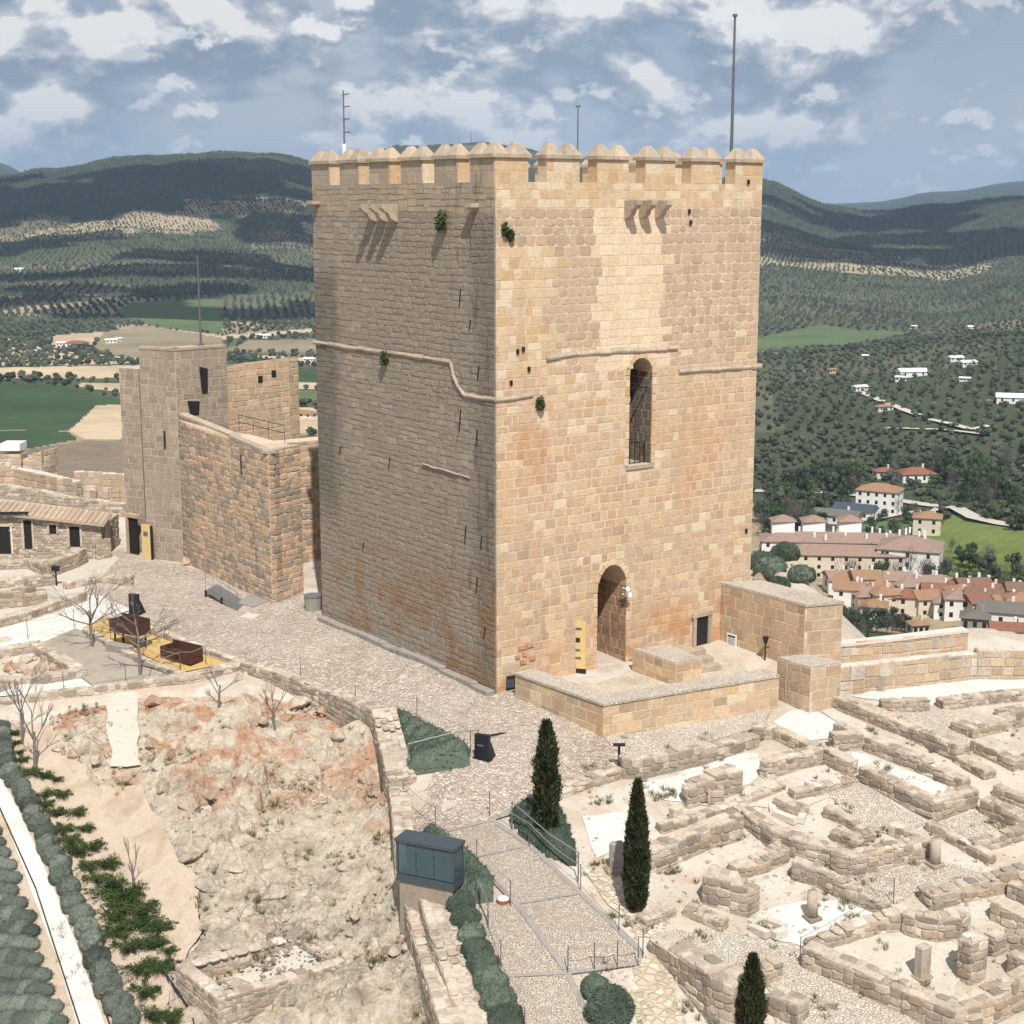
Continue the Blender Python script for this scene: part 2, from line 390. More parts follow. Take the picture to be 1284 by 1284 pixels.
M = {}
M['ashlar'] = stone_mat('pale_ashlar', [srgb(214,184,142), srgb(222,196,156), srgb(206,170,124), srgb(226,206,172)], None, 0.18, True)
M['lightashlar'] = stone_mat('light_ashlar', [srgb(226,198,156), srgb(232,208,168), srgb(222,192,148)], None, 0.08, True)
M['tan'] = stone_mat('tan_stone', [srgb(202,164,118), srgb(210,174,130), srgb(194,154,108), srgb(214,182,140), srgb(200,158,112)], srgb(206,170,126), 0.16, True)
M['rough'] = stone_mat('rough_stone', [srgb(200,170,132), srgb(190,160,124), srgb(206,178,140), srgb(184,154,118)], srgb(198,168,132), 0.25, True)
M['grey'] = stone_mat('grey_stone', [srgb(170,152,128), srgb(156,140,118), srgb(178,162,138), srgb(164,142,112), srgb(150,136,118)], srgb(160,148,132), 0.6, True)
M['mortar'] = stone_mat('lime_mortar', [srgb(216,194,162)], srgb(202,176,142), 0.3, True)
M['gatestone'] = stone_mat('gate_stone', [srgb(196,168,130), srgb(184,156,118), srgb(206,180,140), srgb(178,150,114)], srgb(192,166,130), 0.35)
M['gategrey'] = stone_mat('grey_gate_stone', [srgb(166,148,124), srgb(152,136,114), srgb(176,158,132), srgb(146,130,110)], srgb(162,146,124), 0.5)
M['darkreveal'] = stone_mat('shaded_window_stone', [srgb(122,108,92), srgb(110,98,84), srgb(132,118,100)], srgb(116,104,90), 0.3)  # window reveal stone, shade of the recess put into the colour
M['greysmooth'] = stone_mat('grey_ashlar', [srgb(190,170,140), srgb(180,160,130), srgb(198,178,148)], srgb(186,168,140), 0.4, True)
M['reveal'] = stone_mat('brown_reveal_stone', [srgb(172,134,98), srgb(158,122,88), srgb(182,146,110)], srgb(150,118,88), 0.2)  # door reveal stone, browner and darker than the wall
M['gaterubble'] = stone_mat('curtain_rubble', [srgb(178,156,124), srgb(162,142,114), srgb(190,166,130), srgb(150,132,108)], srgb(170,152,126), 0.5)
M['ruin'] = stone_mat('ruin_stone', [srgb(186,166,138), srgb(160,142,118), srgb(204,182,150), srgb(142,128,110), srgb(206,176,136), srgb(176,150,116)], srgb(168,150,126), 0.75)  # darkened for lichen and for low-sun faces, that shade put into the colour
M['ruinlit'] = stone_mat('ruin_lit_top_stone', [srgb(216,196,166), srgb(196,176,148), srgb(230,212,184), srgb(174,158,136), srgb(206,182,148)], srgb(204,186,158), 0.7)  # paler copy for wall tops, sunlight put into the colour
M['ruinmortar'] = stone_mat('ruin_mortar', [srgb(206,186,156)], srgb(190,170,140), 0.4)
M['cap'] = stone_mat('weathered_cap', [srgb(196,172,138), srgb(184,162,130)], srgb(174,154,126), 0.6)
M['paletop'] = stone_mat('pale_lime_coping', [srgb(226,212,190), srgb(216,200,176)], None, 0.2)
M['dark'] = plain('dark_interior', (0.02, 0.018, 0.016), 0.9)
M['iron'] = plain('dark_iron', (0.03, 0.03, 0.032), 0.6, 0.4)
M['steel'] = plain('grey_steel', (0.28, 0.29, 0.30), 0.5, 0.6)
M['polemetal'] = plain('pole_grey', (0.16, 0.17, 0.18), 0.5, 0.3)
M['black'] = plain('black_panel', (0.018, 0.02, 0.025), 0.45)
M['corten'] = plain('rusted_steel', (0.10, 0.045, 0.03), 0.8, 0.2)
M['yellow'] = plain('ochre_panel', srgb(206, 178, 124), 0.6, 0, 0.1)
M['white'] = plain('white_paint', (0.78, 0.77, 0.75), 0.6, 0, 0.1)
M['teal'] = plain('blue_grey_frame', srgb(72, 82, 88), 0.5, 0.2, 0.1)
M['rope'] = plain('grey_rope', (0.32, 0.30, 0.27), 0.9)
M['post'] = plain('weathered_post', (0.12, 0.11, 0.10), 0.7)
M['bark'] = plain('grey_bark', (0.22, 0.19, 0.17), 0.9, 0, 0.4, 12)
M['brick'] = plain('red_brick_patch', srgb(196, 144, 112), 0.9, 0, 0.3, 8)
M['plant'] = plain('wall_plant', (0.06, 0.085, 0.025), 0.9, 0, 0.5, 14)
M['redlamp'] = plain('red_rim', srgb(150, 84, 64), 0.5)
M['concrete'] = plain('pale_concrete', srgb(188, 180, 168), 0.9, 0, 0.2, 1.5)

def leaf_mat(name, a, b, c, scale=1.5):
    m = MT(name, 0.8, 0.15)
    f = m.math('ADD', m.math('MULTIPLY', m.rand(), 0.72), m.math('MULTIPLY', m.math('SUBTRACT', m.noise(scale, 3), 0.36), 0.9), clamp=True)
    k = lambda q, t: tuple(v * t for v in q)
    col = m.ramp(f, [(0.0, k(a, .55)), (0.5, b), (0.86, k(c, 1.15)), (1.0, k(c, 1.6))])
    return m.done(col, m.bump(m.noise(30, 3), 0.6, 0.05))
M['lavender'] = leaf_mat('lavender_leaf', (0.085,0.100,0.082), (0.11,0.125,0.10), (0.14,0.155,0.125))
M['hedge'] = leaf_mat('hedge_leaf', (0.06,0.085,0.06), (0.085,0.112,0.08), (0.11,0.135,0.098))
M['drygrass'] = leaf_mat('dry_grass', (0.14,0.12,0.06), (0.20,0.17,0.09), (0.16,0.17,0.07))
M['juniper'] = leaf_mat('juniper_leaf', (0.026,0.048,0.016), (0.042,0.068,0.022), (0.07,0.095,0.028))
M['cypress'] = leaf_mat('cypress_leaf', (0.022,0.034,0.014), (0.038,0.05,0.02), (0.075,0.075,0.034))
M['olive'] = leaf_mat('olive_leaf', (0.040,0.050,0.032), (0.055,0.066,0.042), (0.074,0.086,0.056), 0.02)
M['tree'] = leaf_mat('tree_leaf', (0.025,0.042,0.018), (0.04,0.06,0.025), (0.06,0.085,0.035), 0.1)
M['greytree'] = leaf_mat('bare_twig', (0.085,0.078,0.062), (0.11,0.10,0.08), (0.14,0.125,0.10), 0.1)

def cobble_mat(name, cols, scale, sx=1.0, base=srgb(205,190,172), bump=0.9, white=0.28):
    m = MT(name, 0.9, 0.2)
    vec = m.stretch((1.0, sx, 1.0), (0, 0, R(25)))
    vd = m.N('ShaderNodeTexVoronoi', feature='F1'); vd.inputs['Scale'].default_value = scale; m.L.new(vec, vd.inputs['Vector'])
    sepc = m.N('ShaderNodeSeparateColor'); m.L.new(vd.outputs['Color'], sepc.inputs[0])
    n = len(cols); c = m.ramp(sepc.outputs[0], [((i + .5) / n, k) for i, k in enumerate(cols)])
    edge = m.ramp(m.voronoi(scale, 'DISTANCE_TO_EDGE', 0, 1.0, vec), [(0.02, 0.0), (0.14, 1.0)])
    c = m.mix(edge, m.mix(0.5, base, c), c)
    dust = m.ramp(m.noise(0.22, 6, 0.62, 0.5), [(0.46, 0.0), (0.66, 1.0)])
    c = m.mix(m.math('MULTIPLY', dust, white), c, srgb(214, 204, 190))
    c = m.mix(m.math('MULTIPLY', m.ramp(m.noise(0.5, 5, 0.6), [(0.52, 0.0), (0.68, 1.0)]), 0.25), c, srgb(150, 122, 106))
    h = m.math('ADD', m.math('MULTIPLY', edge, 0.8), m.math('MULTIPLY', sepc.outputs[1], 0.5))
    return m.done(c, m.bump(m.noise(30, 3), 0.3, 0.01, m.bump(h, bump, 0.05)))
M['cobble'] = cobble_mat('plaza_cobbles', [srgb(186,170,154), srgb(166,146,130), srgb(204,190,176), srgb(194,178,164), srgb(150,132,118), srgb(214,204,190)], 7.0, 1.8, base=srgb(178,162,146))
M['pathcobble'] = cobble_mat('path_pebbles', [srgb(190,176,160), srgb(174,158,142), srgb(206,194,178), srgb(182,164,146)], 14.0, 1.3, base=srgb(182,168,150), white=0.25)
M['pebble'] = cobble_mat('grey_pebbles', [srgb(198,186,170), srgb(178,166,152), srgb(214,204,188), srgb(188,174,158)], 10.0, 1.2, white=0.35)
M['beigepebble'] = cobble_mat('beige_pebbles', [srgb(214,200,178), srgb(200,184,160), srgb(224,212,192)], 11.0, 1.2, white=0.3)
M['rubblepave'] = cobble_mat('rubble_paving', [srgb(190,174,150), srgb(170,154,132), srgb(204,190,166), srgb(158,142,122)], 3.6, 1.3, base=srgb(176,158,132))

def soil_mat(name, cols, scale=0.4, bump=0.6, stones=0.0, red=0.0):
    m = MT(name, 0.95, 0.1)
    cols = [tuple(v * 0.73 for v in q) for q in cols]; n = len(cols); f = m.noise(scale, 8, 0.65, 0.6)
    c = m.ramp(f, [(0.3 + 0.4 * i / max(1, n - 1), k) for i, k in enumerate(cols)])
    c = m.mix(1.0, c, m.ramp(m.noise(14, 6, 0.7), [(0.25, 0.72), (0.62, 1.0), (0.8, 1.1)]), 'MULTIPLY')
    if red: c = m.mix(m.math('MULTIPLY', m.ramp(m.noise(0.55, 6, 0.62), [(0.52, 0.0), (0.64, 1.0)]), red), c, srgb(196, 140, 100))
    if stones:
        vs = m.voronoi(4.0); c = m.mix(m.math('MULTIPLY', m.ramp(vs, [(0.12, 1.0), (0.25, 0.0)]), stones), c, srgb(180, 168, 148))
    return m.done(c, m.bump(m.noise(20, 6, 0.75), bump, 0.03, m.bump(m.noise(3, 6, 0.7), bump, 0.12)))
M['ground'] = soil_mat('dusty_ground', [srgb(222,210,194), srgb(232,222,208), srgb(212,196,176), srgb(236,228,216)], 0.35, 0.6, 0.4, 0.18)
M['whitegravel'] = soil_mat('white_gravel', [srgb(232,226,214), srgb(242,238,228), srgb(222,212,198)], 0.5, 0.25)
M['beigegravel'] = soil_mat('beige_gravel', [srgb(218,206,188), srgb(228,218,202), srgb(208,194,174)], 0.6, 0.4)
M['greygravel'] = soil_mat('grey_gravel', [srgb(180,168,152), srgb(192,180,164), srgb(170,156,140)], 0.6, 0.4)
M['yellowgravel'] = soil_mat('yellow_gravel', [srgb(214,178,112), srgb(224,190,126), srgb(204,166,100)], 0.7, 0.3)
M['mulch'] = soil_mat('garden_soil', [srgb(208,184,158), srgb(222,202,178), srgb(196,170,144)], 0.5, 0.6, 0.5)
M['slab'] = soil_mat('grey_slab', [srgb(164,158,148), srgb(178,170,160), srgb(152,146,138)], 1.2, 0.2)
def rock_mat():
    m = MT('limestone_outcrop', 0.93, 0.15)
    f = m.noise(0.5, 9, 0.68, 0.8)
    c = m.ramp(f, [(0.30, srgb(176,162,144)), (0.42, srgb(210,194,172)), (0.52, srgb(226,212,192)), (0.62, srgb(214,194,166)), (0.74, srgb(184,174,158))])
    up = m.N('ShaderNodeSeparateXYZ'); m.L.new(m.pos, up.inputs[0])
    # red earth in the upper half of the slope, grey lichen lower down
    red = m.math('MULTIPLY', m.ramp(m.noise(0.6, 7, 0.66, 0.4), [(0.47, 0.0), (0.57, 1.0)]), m.ramp(m.math('MULTIPLY', m.math('ADD', up.outputs[2], 3.0), 0.4), [(0.1, 0.0), (0.5, 0.8)]))
    c = m.mix(red, c, srgb(200, 148, 112))
    gl = m.math('MULTIPLY', m.ramp(m.noise(0.8, 8, 0.7), [(0.48, 0.0), (0.6, 1.0)]), m.ramp(m.math('MULTIPLY', m.math('SUBTRACT', -2.4, up.outputs[2]), 0.45), [(0.1, 0.12), (0.6, 0.62)]))
    c = m.mix(gl, c, srgb(140, 130, 117))
    c = m.mix(1.0, c, m.ramp(m.noise(10, 8, 0.75), [(0.25, 0.6), (0.58, 1.0), (0.8, 1.12)]), 'MULTIPLY')
    # dark cracks between the blocks
    vv = m.N('ShaderNodeVectorMath', operation='ADD'); m.L.new(m.pos, vv.inputs[0]); wn = m.N('ShaderNodeVectorMath', operation='SCALE'); m.L.new(m.noise(0.9, 5, 0.6, col=True), wn.inputs[0]); wn.inputs['Scale'].default_value = 1.6; m.L.new(wn.outputs[0], vv.inputs[1])
    crk = m.ramp(m.voronoi(0.85, 'DISTANCE_TO_EDGE', 0, 1.0, vv.outputs[0]), [(0.0, 0.0), (0.035, 1.0)])
    crk = m.math('MAXIMUM', crk, m.ramp(m.noise(0.4, 4, 0.6), [(0.42, 0.0), (0.55, 1.0)]))
    c = m.mix(m.math('MULTIPLY', m.math('SUBTRACT', 1.0, crk), 0.4), c, srgb(130, 108, 86))
    nb = m.bump(m.noise(16, 8, 0.8), 0.8, 0.04, m.bump(m.noise(2.5, 9, 0.75, 0.5), 1.0, 0.25, m.bump(crk, 0.8, 0.12)))
    return m.done(c, nb)
M['rock'] = rock_mat()
# ------------------------------------------------------------------ near ground
ROCKPOLY = [(60,895),(118,882),(175,872),(330,868),(470,905),(500,1000),(512,1110),(570,1310),(205,1310),(215,1215),(255,1170),(235,1100),(205,1050),(178,990),(140,985),(80,985)]
def grid_mesh(name, xs, ys, zf, mat):
    X, Y = np.meshgrid(xs, ys); Z = zf(X, Y); nx = len(xs); ny = len(ys)
    i = np.arange(ny - 1)[:, None] * nx + np.arange(nx - 1)[None, :]
    q = np.stack([i, i + 1, i + nx + 1, i + nx], -1).reshape(-1, 4)
    me = fast_mesh(name, np.stack([X.ravel(), Y.ravel(), Z.ravel()], 1), q)
    return link(name, me, mat, None, True)
def rockmask(X, Y):
    px, py = proj(np.stack([X, Y, H(X, Y)], -1)); return px, py
def near_h(X, Y):
    z = H(X, Y) + 0.02 * fbm(X, Y, 3.0, 4)
    px, py = proj(np.stack([X, Y, z], -1))
    z = np.where(pnpoly(ROCKPOLY, px, py), z - 0.35, z)
    return z - 0.015
xs = np.concatenate([np.linspace(-110, -46, 16, endpoint=False), np.arange(-46, 46, 0.4), np.linspace(46, 110, 16)])
ys = np.concatenate([np.linspace(-110, 26, 20, endpoint=False), np.arange(26, 112, 0.4), np.linspace(112, 170, 30)])
tag(grid_mesh('ground', xs, ys, near_h, M['ground']), kind='structure')
def build_rock():
    W = np.array([G(*p)[:2] for p in ROCKPOLY]); lo = W.min(0); hi = W.max(0); s = 0.09
    xs = np.arange(lo[0], hi[0], s); ys = np.arange(lo[1], hi[1], s); X, Y = np.meshgrid(xs, ys); ins = pnpoly(W, X, Y)
    h = H(X, Y); d = np.clip(poly_dist(W, X, Y) / 1.4, 0, 1)
    wx = X + 0.35 * fbm(X, Y, 1.2, 3); wy = Y + 0.35 * fbm(X + 50, Y, 1.2, 3)
    def blocks(sc, ax, lift, tilt, crack, sd):
        # fractured blocks: every cell is a tilted slab at its own height, with a crack round it
        x = wx / sc; y = wy / (sc * ax); xi = np.floor(x).astype(int); yi = np.floor(y).astype(int); f1 = np.full(x.shape, 9.0); f2 = f1.copy(); hh = np.zeros(x.shape)
        rr = lambda i, j, k: ((np.sin(i * 127.1 + j * 311.7 + k * 74.7 + sd * 13.3) * 43758.5453) % 1.0)
        for a in (-1, 0, 1):
            for b_ in (-1, 0, 1):
                i = xi + a; jj = yi + b_; dx = x - i - rr(i, jj, 1); dy = y - jj - rr(i, jj, 2); q = np.hypot(dx, dy); n = q < f1
                f2 = np.where(n, f1, np.minimum(f2, q)); f1 = np.where(n, q, f1)
                hh = np.where(n, lift * (rr(i, jj, 3) - .4) + tilt * ((rr(i, jj, 4) - .5) * dx + (rr(i, jj, 5) - .5) * dy), hh)
        return hh - crack * np.exp(-((f2 - f1) / 0.07) ** 2)
    r = fbm(wx, wy, 5.0, 4, 0.5, True)
    soft = np.clip(fbm(X + 9, Y - 4, 4.5, 3) * 2.4 + .30, 0, 1)            # where soil and smooth slabs cover the blocks
    rough = blocks(1.5, .7, .85, .95, .26, 1) + blocks(.55, .8, .26, .40, .12, 2) + .05 * fbm(wx, wy, .4, 3, .6, True)
    smooth = 0.16 * fbm(wx, wy, .9, 4, .55, True) + blocks(2.6, .45, .26, .2, .10, 3)
    dz = d * (0.12 * r + rough * (1 - soft) * 1.0 + smooth * soft) - 0.12
    for poly, dep in (([(126,866),(182,866),(186,978),(130,978)], 0.0), ([(226,1212),(378,1170),(434,1205),(274,1252)], 1.3)):
        q = np.array([G(*p)[:2] for p in poly]); inn = pnpoly(q, X, Y); k = np.where(inn, 0, np.clip(poly_dist(q, X, Y) / .6, 0, 1)); dz = dz * k - (1 - k) * .12 - np.where(inn, dep, 0)
    Z = h + dz; nx = len(xs); ny = len(ys)
    i = (np.arange(ny - 1)[:, None] * nx + np.arange(nx - 1)[None, :])
    m = (ins[:-1, :-1] & ins[1:, :-1] & ins[:-1, 1:] & ins[1:, 1:])
    q = np.stack([i, i + 1, i + nx + 1, i + nx], -1)[m]
    used, inv = np.unique(q, return_inverse=True)
    me = fast_mesh('rock_outcrop', np.stack([X.ravel(), Y.ravel(), Z.ravel()], 1)[used], inv.reshape(-1, 4))
    tag(link('rock_outcrop', me, M['rock'], None, False), kind='structure')
build_rock()

def densify(poly, step, closed=True):
    out = []; n = len(poly)
    for i in range(n if closed else n - 1):
        a = np.array(poly[i], float); b = np.array(poly[(i + 1) % n], float); k = max(1, int(np.linalg.norm(b - a) / step))
        out += [a + (b - a) * j / k for j in range(k)]
    if not closed: out.append(np.array(poly[-1], float))
    return out
def sheet_world(name, W, mat, dz=0.03, res=1.0, kind='structure', zf=H):
    """thin ground sheet draped on the terrain inside a world-space outline"""
    W = np.asarray(W)
    area = 0.5 * np.sum(W[:, 0] * np.roll(W[:, 1], -1) - np.roll(W[:, 0], -1) * W[:, 1])
    if area < 0: W = W[::-1]
    lo = W.min(0); hi = W.max(0)
    X, Y = np.meshgrid(np.arange(lo[0] + res / 2, hi[0], res), np.arange(lo[1] + res / 2, hi[1], res)); X = X.ravel(); Y = Y.ravel()
    k = pnpoly(W, X, Y); k[k] = poly_dist(W, X[k], Y[k]) > 0.4 * res
    pts = [Vector(p) for p in W] + [Vector((x, y)) for x, y in zip(X[k], Y[k])]; n = len(W)
    vs, _, fs, *_ = geometry.delaunay_2d_cdt(pts, [(i, (i + 1) % n) for i in range(n)], [tuple(range(n))], 1, 1e-5)
    P = np.array([tuple(v) for v in vs]); z = zf(P[:, 0], P[:, 1]) + dz
    me = fast_mesh(name, np.column_stack([P, z]), None, [f for f in fs if len(f) == 3])
    return tag(link(name, me, mat, None, True), kind=kind)
def sheet(name, poly, mat, dz=0.03, res=1.0, wob=0.0, kind='structure', step=14):
    P = densify(poly, step); W = np.array([G(*p)[:2] for p in P])
    if wob: W = W + np.stack([fbm(W[:, 0], W[:, 1], 1.3, 3), fbm(W[:, 0] + 40, W[:, 1], 1.3, 3)], 1) * wob
    return sheet_world(name, W, mat, dz, res, kind)
def ribbon(name, pts, width, mat, dz=0.04, kind='structure'):
    P = densify(pts, 10, False); W = np.array([G(*p)[:2] for p in P]); n = len(W)
    t = np.gradient(W, axis=0); t /= np.linalg.norm(t, axis=1)[:, None]; nn = np.stack([-t[:, 1], t[:, 0]], 1)
    return sheet_world(name, np.concatenate([W + nn * width / 2, (W - nn * width / 2)[::-1]]), mat, dz, 2.0, kind)

sheet('plaza', [(150,690),(400,755),(621,850),(700,880),(757,915),(860,905),(980,870),(955,915),(806,958),(778,970),(704,1001),(618,1030),(556,1046),(505,1050),(492,985),(466,893),(300,834),(228,805),(170,772),(112,744),(122,700)], M['cobble'], 0.03, 1.2)
sheet('plaza_pavement', [(757,925),(978,872),(955,912),(805,957),(770,940)], M['pebble'], 0.05, 1.0)
sheet('path', [(556,1044),(618,1029),(664,1060),(720,1112),(806,1196),(803,1212),(712,1224),(728,1250),(748,1310),(656,1310),(628,1230),(600,1160),(592,1132),(642,1134),(600,1085)], M['pathcobble'], 0.05, 1.0)
for pts, w in (([(616,1029),(664,1062),(720,1114),(806,1198)], .18), ([(556,1044),(600,1085),(650,1138),(712,1222),(748,1300)], .18), ([(598,1076),(655,1064)], .10),
               ([(645,1136),(728,1122)], .10), ([(632,1226),(712,1222),(800,1210)], .12), ([(505,1055),(494,985)], .25), ([(556,1045),(618,1030)], .14), ([(592,1140),(612,1190),(650,1300)], .22),
               ([(618,1028),(704,1000),(776,968)], .25)):
    ribbon('kerb_strip', pts, w, M['slab'], 0.07)
# left terrace
sheet('white_path', [(-60,870),(-60,800),(0,788),(60,770),(120,745),(165,765),(128,778),(100,792),(52,806),(0,818),(0,818)][:-1], M['whitegravel'], 0.04, 1.5, 0.1)
sheet('gravel_bed', [(52,807),(95,789),(226,844),(118,862),(90,842)], M['greygravel'], 0.05, 1.5, 0.05)
sheet('yellow_gravel', [(104,788),(132,774),(170,776),(296,831),(228,844)], M['yellowgravel'], 0.05, 1.5, 0.02)
sheet('gravel_court', [(-40,878),(-20,852),(20,856),(92,845),(118,863)], M['whitegravel'], 0.045, 1.5, 0.05)
sheet('concrete_strip', [(132,880),(172,876),(176,962),(138,962)], M['beigegravel'], 0.03, 0.5, 0.3)
sheet('ruin_court', [(-40,700),(60,690),(120,690),(150,700),(110,742),(60,768),(-40,790)], M['beigegravel'], 0.035, 1.5)
# garden
sheet('garden_bed', [(-60,880),(0,905),(60,905),(120,985),(175,990),(245,1110),(252,1165),(212,1225),(205,1310),(-60,1310)], M['mulch'], 0.03, 1.0, 0.5)
sheet('garden_path', [(-30,930),(-6,965),(20,1010),(52,1080),(92,1175),(140,1310),(104,1310),(70,1200),(40,1120),(0,1012),(-30,960)], M['whitegravel'], 0.06, 1.0, 0.03)
# floors among the ruins
for nm, mt, poly, dz in (
  ('ruin_floor', 'whitegravel', [(985,893),(1020,887),(1048,905),(1046,925),(1012,930),(968,905)], .05),
  ('ruin_floor', 'whitegravel', [(800,985),(870,962),(955,944),(952,975),(880,1010),(830,1006)], .05),
  ('ruin_floor', 'whitegravel', [(730,1025),(785,1018),(800,1060),(745,1075)], .05),
  ('ruin_floor', 'whitegravel', [(1065,945),(1085,945),(1196,990),(1180,1000),(1100,975),(1066,965)], .05),
  ('ruin_floor', 'whitegravel', [(940,1165),(960,1140),(1060,1128),(1110,1140),(1005,1190)], .05),
  ('ruin_floor', 'whitegravel', [(1060,872),(1210,846),(1284,845),(1284,862),(1180,876),(1165,892)], .05),
  ('lane', 'beigegravel', [(1020,885),(1040,885),(1110,925),(1200,960),(1290,1010),(1290,1035),(1200,985),(1085,925)], .045),
  ('ruin_floor', 'pebble', [(1035,990),(1075,980),(1165,1030),(1130,1050),(1080,1035)], .05),
  ('ruin_floor', 'pebble', [(1080,1100),(1160,1078),(1240,1095),(1150,1118),(1112,1140)], .05),
  ('ruin_floor', 'pebble', [(1170,1035),(1230,1015),(1275,1042),(1215,1060)], .05),
  ('ruin_floor', 'pebble', [(815,1175),(895,1160),(1000,1195),(1190,1300),(985,1310),(960,1225),(915,1240)], .05),
  ('ruin_floor', 'pebble', [(1110,895),(1190,890),(1216,930),(1200,938),(1130,915)], .06),
  ('ruin_floor', 'beigegravel', [(880,1010),(935,985),(1035,1000),(1010,1012),(935,1014)], .05),
  ('ruin_floor', 'beigegravel', [(1010,1190),(1090,1160),(1130,1150),(1210,1190),(1200,1265)], .05),
  ('ruin_floor', 'rubblepave', [(728,1085),(770,1105),(830,1180),(804,1180),(770,1140)], .07),
  ('ruin_floor', 'rubblepave', [(790,1215),(830,1190),(870,1310),(800,1310)], .07)):
    sheet(nm, poly, M[mt], .012 + (dz - .04) * .5, 0.45, 0.4)

# ------------------------------------------------------------------ far country: hills, fields, orchards
COLS = [  # photo column, then (distance, photo row) pairs: the relief read off the photograph
 (-700, [(100,900),(220,700),(350,640),(500,560),(800,485),(1300,428),(1600,402),(2200,350),(2800,300),(3600,240),(4600,250),(9000,222),(14000,250)]),
 (-100, [(100,900),(220,700),(350,640),(500,560),(800,485),(1300,428),(1600,402),(2200,350),(2800,300),(3500,232),(4600,245),(9000,214),(14000,245)]),
 (0,    [(100,900),(220,700),(350,640),(500,560),(800,485),(1300,428),(1600,400),(2200,345),(2800,288),(3600,224),(4600,240),(9000,206),(14000,240)]),
 (60,   [(100,900),(220,700),(350,640),(500,560),(800,485),(1300,428),(1600,400),(2200,340),(2800,280),(3600,213),(4600,240),(9000,232),(14000,250)]),
 (180,  [(100,900),(220,700),(350,640),(500,560),(800,485),(1300,428),(1600,398),(2200,335),(2800,270),(3600,195),(4600,235),(9000,255),(14000,256)]),
 (340,  [(100,900),(220,700),(350,640),(500,560),(800,485),(1300,428),(1600,398),(2200,335),(2800,270),(3600,191),(4600,235),(9000,255),(14000,256)]),
 (430,  [(100,900),(220,700),(350,640),(500,560),(800,485),(1300,428),(1600,400),(2200,345),(2800,290),(3600,212),(4600,225),(9000,255),(14000,256)]),
 (500,  [(100,900),(220,700),(350,640),(500,560),(800,485),(1300,428),(1600,400),(2200,345),(2800,285),(3600,200),(4400,187),(9000,240),(14000,256)]),
 (590,  [(100,900),(220,700),(350,640),(500,560),(800,485),(1300,428),(1600,400),(2200,345),(2800,285),(3600,200),(4400,180),(9000,240),(14000,256)]),
 (760,  [(100,900),(220,720),(350,660),(500,600),(800,500),(1300,430),(1600,400),(2200,340),(2800,275),(3600,212),(4400,205),(9000,250),(14000,256)]),
 (953,  [(100,930),(220,800),(350,755),(420,735),(500,690),(730,560),(1100,448),(1300,436),(1600,400),(2200,330),(2900,270),(3600,231),(4600,250),(9000,262),(14000,257)]),
 (1050, [(100,930),(220,820),(350,800),(420,770),(500,695),(730,560),(1100,442),(1300,432),(1600,400),(2200,340),(2900,300),(3600,264),(4600,285),(9000,257),(14000,256)]),
 (1090, [(100,930),(220,820),(350,805),(420,780),(500,695),(730,560),(1100,436),(1350,428),(1600,402),(2200,345),(2900,300),(3600,272),(4600,285),(9000,254),(14000,256)]),
 (1180, [(100,930),(220,820),(350,810),(420,790),(500,695),(730,560),(1100,424),(1350,426),(1700,400),(2200,350),(2900,295),(3600,260),(4600,285),(9000,240),(14000,254)]),
 (1284, [(100,930),(220,820),(350,810),(420,790),(500,690),(730,555),(1100,415),(1350,425),(1700,385),(2200,330),(2900,285),(3600,250),(4600,280),(9000,227),(14000,250)]),
 (1400, [(100,930),(220,820),(350,810),(420,790),(500,690),(730,555),(1100,412),(1350,420),(1700,380),(2200,325),(2900,280),(3600,246),(4600,280),(9000,226),(14000,250)]),
 (2000, [(100,930),(220,820),(350,810),(420,790),(500,690),(730,555),(1100,415),(1350,420),(1700,390),(2200,340),(2900,285),(3600,250),(4600,270),(9000,240),(14000,250)])]
_lr = np.log(np.geomspace(90, 14000, 500)); _caz = []; _ch = []
for px, prof in COLS:
    az = math.atan((px - CC) * CP / F); _caz.append(az)
    rr = np.array([p[0] for p in prof], float); zz = np.array([ZY(p[1], p[0] * math.cos(az)) for p in prof])
    e = np.exp(_lr); z = np.interp(np.log(e), np.log(rr), zz)
    k = np.exp(-np.linspace(-2, 2, 17) ** 2); k /= k.sum(); z = np.convolve(np.pad(z, 8, 'edge'), k, 'valid')
    _ch.append(z)
_caz = np.array(_caz); _ch = np.array(_ch)
def farH(x, y):
    x = np.asarray(x, float); y = np.asarray(y, float); az = np.arctan2(x, y); r = np.hypot(x, y)
    azc = np.clip(az, _caz[0], _caz[-1]); j = np.clip(np.searchsorted(_caz, azc) - 1, 0, len(_caz) - 2)
    t = (azc - _caz[j]) / (_caz[j + 1] - _caz[j]); t = t * t * (3 - 2 * t)
    f = np.clip((np.log(np.maximum(r, 90)) - _lr[0]) / (_lr[1] - _lr[0]), 0, 498.99); i = f.astype(int); ff = f - i
    g = lambda a: _ch[a, i] * (1 - ff) + _ch[a, i + 1] * ff
    z = g(j) * (1 - t) + g(j + 1) * t
    hilly = np.clip((r - 1200) / 1500, 0, 1)
    z = z + hilly * (26 * fbm(x, y, 560, 5, 0.55, True) - 5) * np.clip(1.6 - r / 5200, 0.25, 1) + np.clip((r - 300) / 400, 0, 1) * 2.0 * fbm(x, y, 160, 3)
    z = z + np.clip((r - 6000) / 2000, 0, 1) * 14 * fbm(x, y, 1500, 4)
    return z
def allH(x, y):
    z = farH(x, y); r = np.hypot(x, y); k = r < 260
    if np.any(k):
        zz = H(np.asarray(x)[k], np.asarray(y)[k]) - 0.4; z = np.array(z); z[k] = np.maximum(z[k], zz)
    return z
